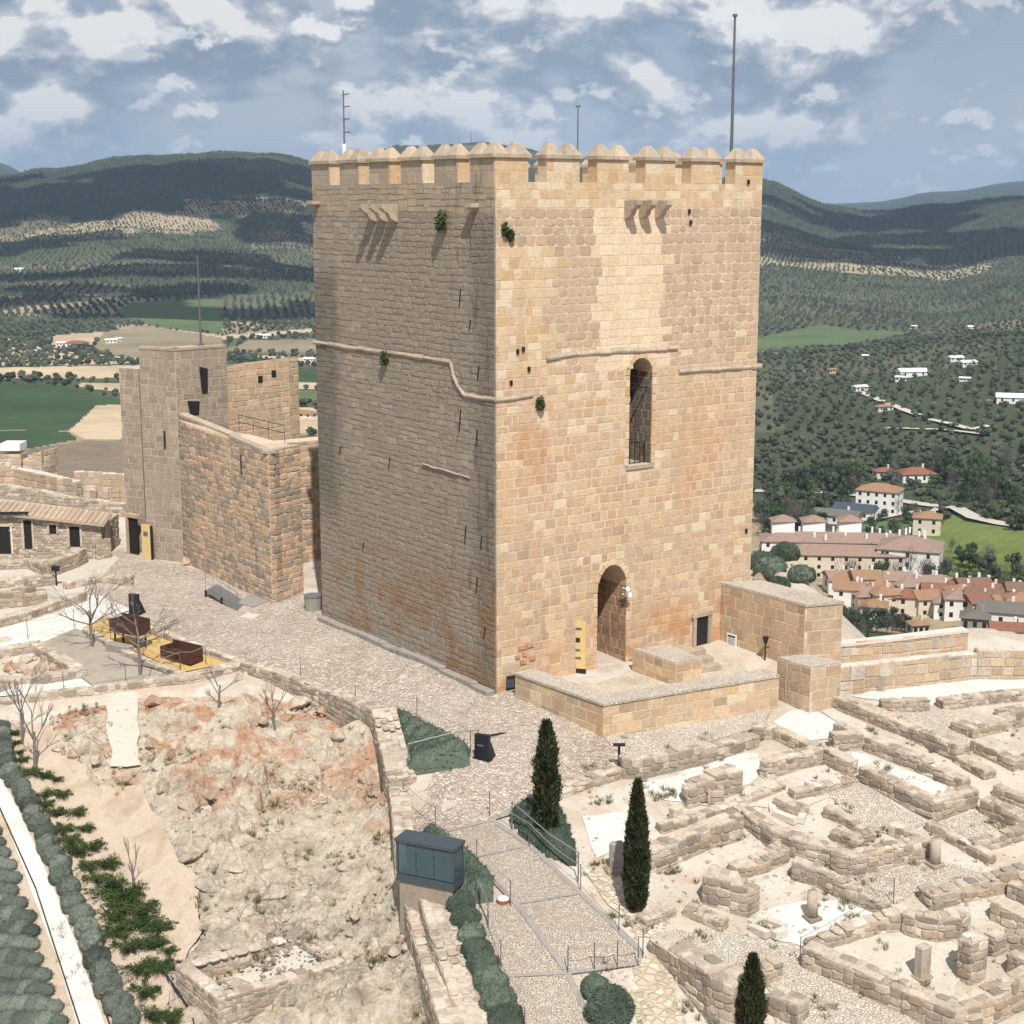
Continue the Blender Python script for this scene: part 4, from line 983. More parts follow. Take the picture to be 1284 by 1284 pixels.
# ------------------------------------------------------------------ the keep
def TUV(u, v, z=0.0): return np.array([C0[0], C0[1], 0]) + U * u + V * v + np.array([0, 0, z])
UP = np.array([0, 0, 1.0])
def arch_pts(v0, v1, z0, zs, zt, n=9, point=True):
    """door or window outline in (v, z), springing at zs, apex zt"""
    c = (v0 + v1) / 2; hw = (v1 - v0) / 2; p = [(v0, z0), (v1, z0)]
    for i in range(n + 1):
        a = math.pi * i / n; s = math.sin(a); p.append((c + hw * math.cos(a), zs + (zt - zs) * (s ** .85 if point else s)))
    return p
def in_arch(v, z, v0, v1, z0, zs, zt, pad=0.0):
    if not (v0 - pad < v < v1 + pad and z0 - pad < z < zt + pad): return False
    if z < zs: return True
    k = (v - (v0 + v1) / 2) / ((v1 - v0) / 2 + pad)
    return z < zs + (zt + pad - zs) * math.sqrt(max(0, 1 - k * k))
keep = thing('keep_tower', C0, 'tall square sandy stone keep with pyramid capped battlements filling the middle of the hilltop', 'tower')
ZC = ZY(228, C0[1]); ZT = ZY(197, C0[1])       # crenel sill and cap underside
vd0, vd1 = along(TUV(0, 0, 2), V, 748.5), along(TUV(0, 0, 2), V, 785)
def zface(px, py):                              # (v, z) of a photo point on the right face
    v = along(TUV(0, 0, 8), V, px); return v, ZY(py, TUV(0, v)[1])
vw0, _ = zface(787.5, 500); vw1, _ = zface(815.5, 500)
zf = lambda px, py: zface(px, py)[1]
DOOR = (vd0, vd1, zf(766, 836), zf(766, 742), zf(766, 709)); WIN = (vw0, vw1, zf(800, 583), zf(800, 470), zf(800, 449))
def cut(body, prof, depth):
    mb = MB(); n = len(prof); mb.prism([TUV(-.6, v, z) for v, z in prof], [TUV(depth, v, z) for v, z in prof]); c = mb.build('cutter', None)
    bm = bmesh.new(); bm.from_mesh(c.data); bmesh.ops.recalc_face_normals(bm, faces=bm.faces); bm.to_mesh(c.data); bm.free()
    m = body.modifiers.new('cut', 'BOOLEAN'); m.operation = 'DIFFERENCE'; m.object = c; m.solver = 'EXACT'
    dg = bpy.context.evaluated_depsgraph_get(); me = bpy.data.meshes.new_from_object(body.evaluated_get(dg)); body.modifiers.clear(); old = body.data; body.data = me; me.name = 'core'
    bpy.data.meshes.remove(old); bpy.data.objects.remove(c)
def build_keep():
    foot = [TUV(0, 0), TUV(0, TW), TUV(TW, TW), TUV(TW, 0)]
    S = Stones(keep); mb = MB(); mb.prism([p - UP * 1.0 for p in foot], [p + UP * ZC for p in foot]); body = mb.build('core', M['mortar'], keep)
    bm = bmesh.new(); bm.from_mesh(body.data); bmesh.ops.recalc_face_normals(bm, faces=bm.faces); bm.to_mesh(body.data); bm.free()
    cut(body, arch_pts(*DOOR), 2.4); cut(body, arch_pts(*WIN), 1.7)
    if not body.data.materials: body.data.materials.append(M['mortar'])
    # merlons: six to a side, the corner ones shared
    a, b = 1.66, (TW - 6 * 1.66) / 5; spans = [(i * (a + b), i * (a + b) + a) for i in range(6)]; th = .62
    merl = lambda t: any(s - .02 <= t <= e + .02 for s, e in spans)
    def pyr(m, org, du, dv, s0, s1, w0, w1):    # one hipped point of a cap
        f = lambda s, w, z: org + du * s + dv * w + UP * z
        m.prism([f(s0, w0, ZT), f(s1, w0, ZT), f(s1, w1, ZT), f(s0, w1, ZT)], [f(s0, w0, ZT + .14), f(s1, w0, ZT + .14), f(s1, w1, ZT + .14), f(s0, w1, ZT + .14)])
        c = (s0 + s1) / 2; w = (w0 + w1) / 2; q = .13; z2 = ZT + .14 + .46
        m.prism([f(s0 + .02, w0 + .02, ZT + .138), f(s1 - .02, w0 + .02, ZT + .138), f(s1 - .02, w1 - .02, ZT + .138), f(s0 + .02, w1 - .02, ZT + .138)],
                [f(c - q, w - q * .6, z2), f(c + q, w - q * .6, z2), f(c + q, w + q * .6, z2), f(c - q, w + q * .6, z2)])
    sides = [(TUV(0, 0), U, V), (TUV(0, 0), V, U), (TUV(TW, 0), V, -U), (TUV(0, TW), U, -V)]
    for si, (org, du, dv) in enumerate(sides):
        for k, (s0, s1) in enumerate(spans):
            if si in (1, 2, 3) and k == 0 and si == 1: continue
            if si == 2 and k in (0,): continue
            if si == 3 and k in (0, 5): continue
            if si == 2 and k == 5: pass
            m = MB(); m.box(org + du * s0 + UP * (ZC - .01), du * (s1 - s0), dv * th, UP * (ZT - ZC + .01)); me = m.build('merlon', M['ashlar'], keep)
            if si == 0 and k == 0:
                m2 = MB(); m2.box(org + V * s0 + UP * (ZC - .01) + V * th, V * (s1 - th), U * th, UP * (ZT - ZC + .01)); m2.build('merlon', M['ashlar'], keep)
            c = MB(); ov = .10; h = (s1 - s0) / 2
            pyr(c, org, du, dv, s0 - ov, s0 + h, -ov, th + ov); pyr(c, org, du, dv, s0 + h + .004, s1 + ov, -ov, th + ov)
            if si == 0 and k == 0: pyr(c, org, V, U, th + ov + .004, s1 + ov, -ov, th + ov)
            c.build('cap', M['cap'], me)
    # where each kind of stonework shows on the two faces
    zpar = ZY(266, C0[1])
    def right_style(v, z, w, h):
        if in_arch(v, z, *DOOR, pad=.24) or in_arch(v, z, *WIN, pad=.20): return False
        if z > ZC and not merl(v): return False
        if z > zpar: return 'parapet'
        e = .5 * math.sin(z * 1.9) + .35 * math.sin(z * 4.7 + 1)
        if z > 12.9:
            if v < 2.9 + e and z < 18.2: return 'ashlar'
            if 5.2 + .4 * e < v < 9.0 + .3 * e: return 'smooth'
            return 'rough' if z > 14.6 or random.random() < .35 else 'tanlow'
        if z > 6.3: return 'tan' if random.random() < .93 else 'ashlar'
        if abs(v - (vw0 + vw1) / 2) < .9 and z > 8: return 'smooth'
        return 'tanlow'
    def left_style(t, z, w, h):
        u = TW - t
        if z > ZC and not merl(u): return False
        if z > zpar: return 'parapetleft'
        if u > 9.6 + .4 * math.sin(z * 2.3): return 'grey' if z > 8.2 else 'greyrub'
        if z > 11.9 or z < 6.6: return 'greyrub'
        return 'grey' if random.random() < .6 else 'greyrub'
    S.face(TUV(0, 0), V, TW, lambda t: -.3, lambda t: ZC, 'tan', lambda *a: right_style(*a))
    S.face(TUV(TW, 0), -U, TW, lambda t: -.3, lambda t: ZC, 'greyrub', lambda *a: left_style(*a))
    for s0, s1 in spans:
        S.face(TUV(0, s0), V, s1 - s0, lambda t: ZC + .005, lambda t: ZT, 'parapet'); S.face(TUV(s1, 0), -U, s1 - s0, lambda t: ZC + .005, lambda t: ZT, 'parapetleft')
    # stone rings of the two arches, and stones on the sunlit reveal inside them
    for v0, v1, z0, zs, zt in (DOOR, WIN):
        c = (v0 + v1) / 2; hw = (v1 - v0) / 2
        n = 9
        for i in range(n):
            a0 = math.pi * (i + .5) / n; p = np.array([c + (hw + .12) * math.cos(a0), zs + (zt - zs + .12) * math.sin(a0)]); tng = np.array([-math.sin(a0) * hw, math.cos(a0) * (zt - zs)]); tng /= np.linalg.norm(tng)
            S.put(TUV(.03, p[0], p[1]), V, U, .24, math.pi * hw * 1.2 / n, .065, ('a', i % 7), M['ashlar'], math.atan2(tng[1], tng[0]) - math.pi / 2)
        z = z0
        while z < zs - .1:
            h = min(random.uniform(.34, .46), zs - z)
            for sv, w in ((v0, -1), (v1, 1)):
                l = random.choice((.20, .22, .24)); S.put(TUV(.03, sv + w * l / 2, z + h / 2), V, U, l, h - .02, .06, ('a', random.randrange(7)), M['ashlar'])
            z += h
        S.face(TUV(1.6 if zt > 9 else 2.3, v1), -U, (1.6 if zt > 9 else 2.3), lambda t: z0, lambda t: zs + .15, 'revealgrey' if zt > 9 else 'reveal')
    # string courses
    def course(pts, face, name='string_course', r=.10):
        m = MB()
        for p, q in zip(pts[:-1], pts[1:]):
            d = q - p; L = np.linalg.norm(d); x = d / L; n = np.cross(x, face); n /= np.linalg.norm(n)
            if n[2] < 0: n = -n
            k = max(1, int(L / .6))
            for j in range(k):
                a, b = p + d * j / k, p + d * (j + 1 - .02) / k; rr = r * random.uniform(.7, 1.1); o = random.uniform(.03, .07); n2 = n * random.uniform(-.02, .02); a = a + n2; b = b + n2
                m.prism([a - n * rr, a + face * o - n * rr * .55, a + face * (o + .02) + n * rr * .1, a + n * rr * 1.3], [b - n * rr, b + face * o - n * rr * .55, b + face * (o + .02) + n * rr * .1, b + n * rr * 1.3])
        m.build(name, M['cap'], keep)
    def lf(px, py):
        u = along(TUV(0, 0, 12), U, px); return TUV(u, -.02, ZY(py, TUV(u, 0)[1]))
    def rf(px, py):
        v, z = zface(px, py); return TUV(-.02, v, z)
    course([lf(395, 429), lf(440, 436)], -V); course([lf(440, 436), lf(500, 444), lf(566, 454), lf(569, 470), lf(576, 486), lf(583, 496), lf(622, 502)], -V)
    course([rf(621, 502), rf(640, 500), rf(668, 495)], -U, r=.12)
    course([rf(684, 450), rf(720, 444), rf(846, 437)], -U, r=.12); course([rf(848, 466), rf(900, 463), rf(951, 459)], -U, r=.12)
    course([lf(530, 582), lf(560, 590), lf(590, 600)], -V, r=.03)
    # corbels of the lost balconies
    def corbel(c, x, out):
        m = MB(); prof = [(0, .42), (.78, .42), (.78, .24), (.62, .10), (.45, .02), (.36, -.18), (.14, -.30), (0, -.34)]
        m.prism([c - x * .15 + out * a + UP * b for a, b in prof], [c + x * .15 + out * a + UP * b for a, b in prof]); m.build('corbel', M['cap'], keep)
    for px in (474, 487, 500): corbel(lf(px, 268), U, -V)
    for px in (781, 799, 818): corbel(rf(px, 264), V, -U)
    for px, py in ((403, 256), (598, 260)):
        p = lf(px, py); m = MB(); m.box(p - U * .25, U * .5, -V * .4, UP * .16); m.box(p - U * .16 - UP * .1, U * .32, -V * .28, UP * .11); m.build('water_spout', M['cap'], keep)
    # put-log holes: dark sockets in the faces
    for px, py in ((927, 231), (655, 441), (662, 466), (640, 483), (648, 444), (937, 668), (856, 268), (858, 282)):
        p = rf(px, py); MB().box(p - V * .07 + U * .0 - U * .035, V * .14, -U * .02, UP * .2).build('putlog_hole', M['dark'], keep)
    for px, py, h in ((578, 386, .75), (577, 541, .9), (583, 682, .8), (597, 745, .7), (603, 690, .6), (487, 588, .5), (590, 415, .45), (598, 560, .7), (600, 478, .6), (452, 690, .4), (425, 570, .4), (607, 800, .5)):
        p = lf(px, py); MB().prism([p + U * .08, p + U * .02 - V * .0, p - V * .03 + U * .05], [p + U * .0 + UP * h, p - U * .1 + UP * h, p - V * .03 - U * .05 + UP * h]).build('eroded_slot', M['dark'], keep)
    # doorway floor, door and window
    MB().box(TUV(-.25, DOOR[0] + .02, DOOR[2] - .25), V * (DOOR[1] - DOOR[0] - .04), U * 2.6, UP * .27).build('threshold', M['brick'], keep)
    d = MB().box(TUV(2.25, DOOR[0] + .01, DOOR[2]), V * (DOOR[1] - DOOR[0] - .02), U * .12, UP * (DOOR[4] - DOOR[2] - .02)).build('door', M['dark'], keep)
    MB().box(TUV(1.55, WIN[0] + .01, WIN[2]), V * (WIN[1] - WIN[0] - .02), U * .1, UP * (WIN[4] - WIN[2] - .02)).build('window_back', M['dark'], keep)
    MB().box(TUV(-.06, WIN[0] - .15, WIN[2] - .16), V * (WIN[1] - WIN[0] + .3), U * 1.5, UP * .15).build('window_sill', M['cap'], keep)
    g = MB(); w = WIN[1] - WIN[0]; z = WIN[2]
    for k in range(5): g.tube(TUV(.35, WIN[0] + w * (.06 + .22 * k), z), TUV(.35, WIN[0] + w * (.06 + .22 * k), z + .95), .018)
    for zz in (.05, .95): g.tube(TUV(.35, WIN[0] + .03, z + zz), TUV(.35, WIN[1] - .03, z + zz), .022)
    g.build('window_railing', M['iron'], keep)
    MB().box(TUV(.5, WIN[0] + .02, z), V * (w * .34), U * .02, UP * 2.2).build('window_pane', M['glass'], keep)
    MB().tube(TUV(.3, WIN[0], zf(800, 487)), TUV(.3, WIN[1], zf(800, 487)), .03).build('tie_bar', M['iron'], keep)
    # small square door at the right end
    v0, z0 = zface(876, 824); v1, z1 = zface(891, 793); z0 = DOOR[2] - .02; z1 = z0 + 1.45
    MB().box(TUV(-.05, v0, z0 - .15), V * (v1 - v0), U * .04, UP * (z1 - z0 + .15)).build('side_door', M['iron'], keep)
    fr = MB(); fr.box(TUV(-.12, v0 - .18, z0 - .2), V * .18, U * .13, UP * (z1 - z0 + .2)); fr.box(TUV(-.12, v1, z0 - .2), V * .18, U * .13, UP * (z1 - z0 + .2)); fr.box(TUV(-.14, v0 - .26, z1 + .003), V * (v1 - v0 + .52), U * .13, UP * .22); fr.build('door_frame', M['cap'], keep)
    # brick patch and pale repair stones
    for px, py in ((650, 815), (655, 823), (646, 826), (660, 812), (652, 833), (664, 828)):
        p = rf(px, py); MB().box(p - U * .05, V * random.uniform(.2, .4), U * .05, UP * random.uniform(.12, .2)).build('brick', M['brick'], keep)
    # base course on the left side
    q = MB(); uA = 14.4
    for k in range(12):
        u0 = uA * k / 12; u1 = uA * (k + 1) / 12 - .02; q = MB(); q.box(TUV(u0, -.02, float(H(*TUV(u0, -.3)[:2])) - .2), U * (u1 - u0), -V * random.uniform(.34, .42), UP * random.uniform(.40, .48)); q.build('base_stone', M['slab'], keep, bevel=.03)
    S.flush()
    return lf, rf
M['glass'] = plain('dull_glass', (0.06, 0.075, 0.085), 0.15, 0, 0.1, 1.0, 0.5)
LF, RF = build_keep()

def wall_plant(p, face, s, label):
    vs = []; fs = []
    for i in range(150):
        d = Vector((random.gauss(0, 1), random.gauss(0, 1), random.gauss(-.2, 1))).normalized(); r = s * random.random() ** .5
        c = np.array(p) + np.array([*d]) * np.array([r * .6, r * .6, r]) + np.array(face) * s * .35; a = Vector((random.gauss(0, 1), random.gauss(0, 1), random.gauss(0, 1))).normalized() * .09; b = a.orthogonal() * .8
        n = len(vs); vs += [tuple(c - np.array(a)), tuple(c + np.array(b)), tuple(c + np.array(a))]; fs.append((n, n + 1, n + 2))
    m = MB(); m.add(vs, fs); o = m.build('wall_plant', M['plant']); tag(o, label, 'plant')
wall_plant(LF(560, 277), -V, .5, 'green caper bush hanging from the shaded face of the keep below the battlements')
wall_plant(RF(632, 287), -U, .26, 'upper of two small dark plants rooted on the sunlit face near the keep corner')
wall_plant(RF(639, 295), -U, .24, 'lower of two small dark plants rooted on the sunlit face near the keep corner')
wall_plant(RF(675, 505), -U, .3, 'small green tuft growing from the end of the weathered string course')
wall_plant(LF(486, 448), -V, .34, 'thin weed hanging from the string course on the shaded face of the keep')

# poles and aerials on the roof
def pole(name, px, py_top, P, r, label, cat, extra=None):
    z0 = P[2]; z1 = ZY(py_top, P[1]); t = thing(name, P, label, cat); m = MB(); m.tube(P, (P[0], P[1], z1), r, r * .6, 8); m.build('mast', M['polemetal'], t)
    MB().cbox(P, .3, .3, .12).build('base_plate', M['polemetal'], t)
    if extra: extra(t, P, z1)
    return t
def on_roof(u, px, z): 
    v = along(TUV(u, 0, z), V, px); return TUV(u, v, z)
pole('flagpole', 917, 21, on_roof(3.0, 916, ZC), .085, 'tallest bare grey flagpole rising from the right corner of the keep roof', 'flagpole', lambda t, P, z: MB().tube((P[0], P[1], z), (P[0], P[1], z + .12), .11, .11).build('finial', M['polemetal'], t))
pole('lightning_rod', 724, 133, on_roof(8.0, 724, ZC), .045, 'thin lightning rod with a small tip above the middle of the battlements', 'lightning rod', lambda t, P, z: MB().tube((P[0] - .12, P[1], z), (P[0] + .12, P[1], z), .05, .05).build('rod_tip', M['polemetal'], t))
def aerial(t, P, z):
    for k, h in enumerate((.2, .75, 1.3, 1.9)): MB().tube((P[0], P[1], z - h), (P[0] + .28, P[1] - .1, z - h + .03), .02).build('antenna_arm', M['iron'], t)
    MB().cbox((P[0], P[1], z - 2.9), .16, .16, .5).build('antenna_box', M['white'], t)
pole('antenna_mast', 420, 113, TUV(along(TUV(0, 2.5, 21), U, 420) if False else 13.6, 1.2, ZC), .05, 'slim antenna mast with short side arms on the left corner of the keep roof', 'antenna', aerial)

# ------------------------------------------------------------------ terrace before the keep door
def quadpts(*pp, z): return [PZ(*p, z) for p in pp]
def terrace():
    # low wall: left arm and front arm
    zt = ZY(885, PZ(757, 925, -.3)[1])
    A = PZ(646, 846, zt); B = PZ(757, 885, zt); Cc = PZ(977, 849, zt); th = .95
    d1 = (B - A) / np.linalg.norm(B - A); d2 = (Cc - B) / np.linalg.norm(Cc - B); n1 = np.array([-d1[1], d1[0], 0]); n1 = n1 if n1[1] > 0 else -n1; n2 = np.array([-d2[1], d2[0], 0]); n2 = n2 if n2[1] > 0 else -n2
    bis = (n1 + n2); bis /= np.linalg.norm(bis); bi = B + bis * th / (bis @ n1)
    t = thing('terrace_wall', (B[0], B[1], 0), 'low L shaped sandstone terrace wall with broad flat grey top before the keep door', 'wall'); S = Stones(t)
    for foot in ([A, B, bi, A + n1 * th], [B, Cc, Cc + n2 * th, bi]):
        block(t, foot, [float(H(p[0], p[1])) - .3 for p in foot], zt, 'terrace', stones=S, faces=None)
    m = MB(); e = .05; h = UP * .10
    for q in ([A - n1 * e, B - bis * e * 1.3, bi, A + n1 * th], [B - bis * e * 1.3, Cc - n2 * e, Cc + n2 * th, bi]): m.prism(q, [p + h for p in q])
    m.build('coping', M['pebble'], t)
    S.flush()
    zfl = DOOR[2] - .02
    fl = [A + n1 * th, bi, Cc + n2 * th, TUV(-.01, 13.0), TUV(-.01, .8)]
    sheet_world('terrace_floor', np.array([p[:2] for p in fl]), M['beigepebble'], 0, 1.5, zf=lambda x, y: np.full(np.shape(x), zfl))
    # raised block with steps beside the door
    z2 = zfl + .95; P0, P1, P2, P3 = (PZ(*p, z2) for p in ((793, 815), (848, 833), (880, 827), (838, 809)))
    b = thing('terrace_block', P1, 'raised stone block with flat pebbled top right of the arched door', 'plinth'); block(b, [P0, P1, P2, P3], zfl - .2, z2, 'terrace', name='block_core')
    MB().prism([p + 0 for p in (P0, P1, P2, P3)], [p + UP * .06 for p in (P0, P1, P2, P3)]).build('coping', M['pebble'], b)
    s = thing('stone_steps', PZ(880, 840, zfl), 'short flight of stone steps between the raised block and the terrace wall', 'steps'); 
    e0, e1 = PZ(866, 838, zfl + .3), PZ(905, 832, zfl + .3); ex = e1 - e0; ex[2] = 0; ey = np.array([-ex[1], ex[0], 0]); ey /= np.linalg.norm(ey)
    for k in range(3): MB().box(e0 + ey * .42 * k * 1.0 + UP * (zfl - .05 - e0[2]), ex * (1 - .08 * k), ey * .44, UP * (.26 * (k + 1) + .05)).build('step', M['cap'], s, bevel=.02)
    # the two little piers by the gap on the right, and the big annex
    zt3 = ZY(727, 64.0); Pa, Pb, Pc, Pd = TUV(-.05, 12.35), None, None, None
    zb_ = -.3
    f = PZ(1010, 835, .0); Aa = np.array([*TUV(-.03, along(TUV(0, 0, 1), V, 903))[:2], 0])
    zt3 = ZY(733, Aa[1]); Bb = PZ(1010, 761, zt3); Cq = PZ(1057, 757, zt3)
    Dd = Cq + (Aa - Bb) * .95; 
    an = thing('stone_annex', Bb * np.array([1, 1, 0]), 'large plain stone annex block with flat grey top joined to the right of the keep', 'building')
    block(an, [Aa, Bb, Cq, Dd], -.9, zt3, 'annex', name='block_core')
    qq = [np.array([p[0], p[1], zt3]) for p in (Aa, Bb, Cq, Dd)]; cc = sum(qq) / 4; qq = [p + (p - cc) / np.linalg.norm(p - cc) * .06 for p in qq]
    MB().prism(qq, [p + UP * .12 for p in qq]).build('coping', M['pebble'], an)
    zp = ZY(830, PZ(1017, 882, -.3)[1]); Q = [PZ(*p, zp) for p in ((975, 826), (1017, 839), (1055, 832), (1012, 822))]
    pr = thing('stone_pier', Q[1], 'low square stone pier with flat top in front of the tall annex block', 'pier'); block(pr, Q, -.8, zp, 'annex', name='block_core')
    MB().prism([p for p in Q], [p + UP * .08 for p in Q]).build('coping', M['pebble'], pr)
    MB().box(Q[0] * .75 + Q[1] * .25 + np.array([0, -.06, -1.7]), np.array([.12, 0, 0]), np.array([0, .06, 0]), UP * 1.6).build('downpipe', M['cap'], pr)
    # things standing about
    p = PZ(724, 846, zfl); o = thing('info_panel', p, 'ochre upright information panel with a white square leaning by the arched keep door', 'information panel')
    x = np.array([1.0, -.28, 0]); x /= np.linalg.norm(x); y = np.array([-x[1], x[0], 0]); tilt = np.array([0, .12, 0])
    MB().box(p - x * .36, x * .72, y * .1, UP * .28).build('foot', M['black'], o)
    MB().prism([p - x * .36 + UP * .28, p + x * .36 + UP * .28, p + x * .36 + y * .1 + UP * .28, p - x * .36 + y * .1 + UP * .28], [p - x * .36 + UP * 2.35, p + x * .36 + UP * 2.35, p + x * .36 + y * .1 + UP * 2.35, p - x * .36 + y * .1 + UP * 2.35]).build('panel', M['yellow'], o)
    MB().box(p - x * .40 + y * .02 + UP * .1, x * .038, y * .1, UP * 2.2).build('side_rail', M['black'], o)
    for k, (zz, s) in enumerate(((2.0, .34), (1.45, .2), (1.05, .22), (.7, .3))):
        MB().box(p - x * s / 2 - y * .012 + UP * zz, x * s, y * .008, UP * (.1 if k != 1 else .2)).build('printed_line', M['polemetal'] if k != 1 else M['black'], o)
    q = PZ(640, 866, 0); o = thing('floodlight', q, 'black box floodlight on the ground at the near foot of the keep', 'floodlight')
    MB().cbox(q + UP * .1, .42, .3, .55, .5).build('lamp_housing', M['black'], o); MB().cbox(q, .5, .3, .1, .5).build('bracket', M['iron'], o); MB().box(q + np.array([-.16, -.24, .2]), np.array([.32, .1, 0]), np.array([0, -.02, 0]), UP * .36).build('lamp_glass', M['glass'], o)
    q = PZ(787, 829, zfl); o = thing('ground_lamp', q, 'round red rimmed lamp set on the paving beside the arched door', 'lamp'); MB().tube(q, q + UP * .14, .3, .26, 14).build('rim', M['redlamp'], o); MB().tube(q + UP * .14, q + UP * .19, .2, .16, 14).build('lamp_glass', M['white'], o)
    q = RF(782, 737); o = thing('wall_spotlight', q, 'pair of white round spotlights fixed at the right side of the keep doorway arch', 'spotlight')
    for k, dz in ((0, 0), (1, -.28)):
        c = q - U * .25 + V * .12 * k + UP * dz; MB().tube(c, c - U * .12 + UP * .03, .07, .11, 10).build('lamp', M['white'], o); MB().tube(q + UP * dz, c, .03).build('arm', M['white'], o)
    # sign and bracket lamp on the annex side
    dirr = (Bb - Aa) * np.array([1, 1, 0]); L = np.linalg.norm(dirr); dirr /= L; out = np.cross(dirr, UP); out = out if out @ (CAM - Bb) > 0 else -out
    def onann(px, py):
        s = along(np.array([Aa[0], Aa[1], 2.0]), dirr, px); b_ = np.array([Aa[0], Aa[1], 0]) + dirr * s; return np.array([b_[0], b_[1], ZY(py, b_[1])]) + out * .06
    q = onann(914, 810); o = thing('wall_sign', q, 'small white notice with grey text on the brown side of the annex', 'sign'); MB().box(q, dirr * .62, out * .03, UP * .66).build('board', M['white'], o)
    MB().box(q + dirr * .08 + UP * .5 + out * .032, dirr * .46, out * .006, UP * .08).build('printed_line', M['iron'], o)
    for k in range(4): MB().box(q + dirr * .08 + UP * (.4 - .09 * k) + out * .032, dirr * (.46 - .05 * (k % 2)), out * .006, UP * .03).build('printed_line', M['polemetal'], o)
    q = onann(968, 832); o = thing('bracket_lamp', q, 'dark bracket lamp on a thin stem standing against the annex side', 'lamp'); c = q + out * .3; MB().tube(c, c + UP * 1.0, .035).build('stem', M['iron'], o); MB().tube(c + UP * 1.0, c + UP * 1.3, .07, .15, 8).build('lamp_head', M['iron'], o)
    MB().tube(c + UP * .8, q + UP * .8, .025).build('arm', M['iron'], o)
    q = RF(899, 768)
    # litter bin in the dark gap left of the keep
    q = PZ(393, 766, 0); o = thing('litter_bin', q, 'round dark grey bin in the shadowed gap left of the keep', 'bin'); MB().tube(q, q + UP * .75, .42, .46, 14).build('bin_body', M['slab'], o); MB().tube(q + UP * .75, q + UP * .83, .48, .48, 14).build('bin_rim', M['steel'], o)
terrace()
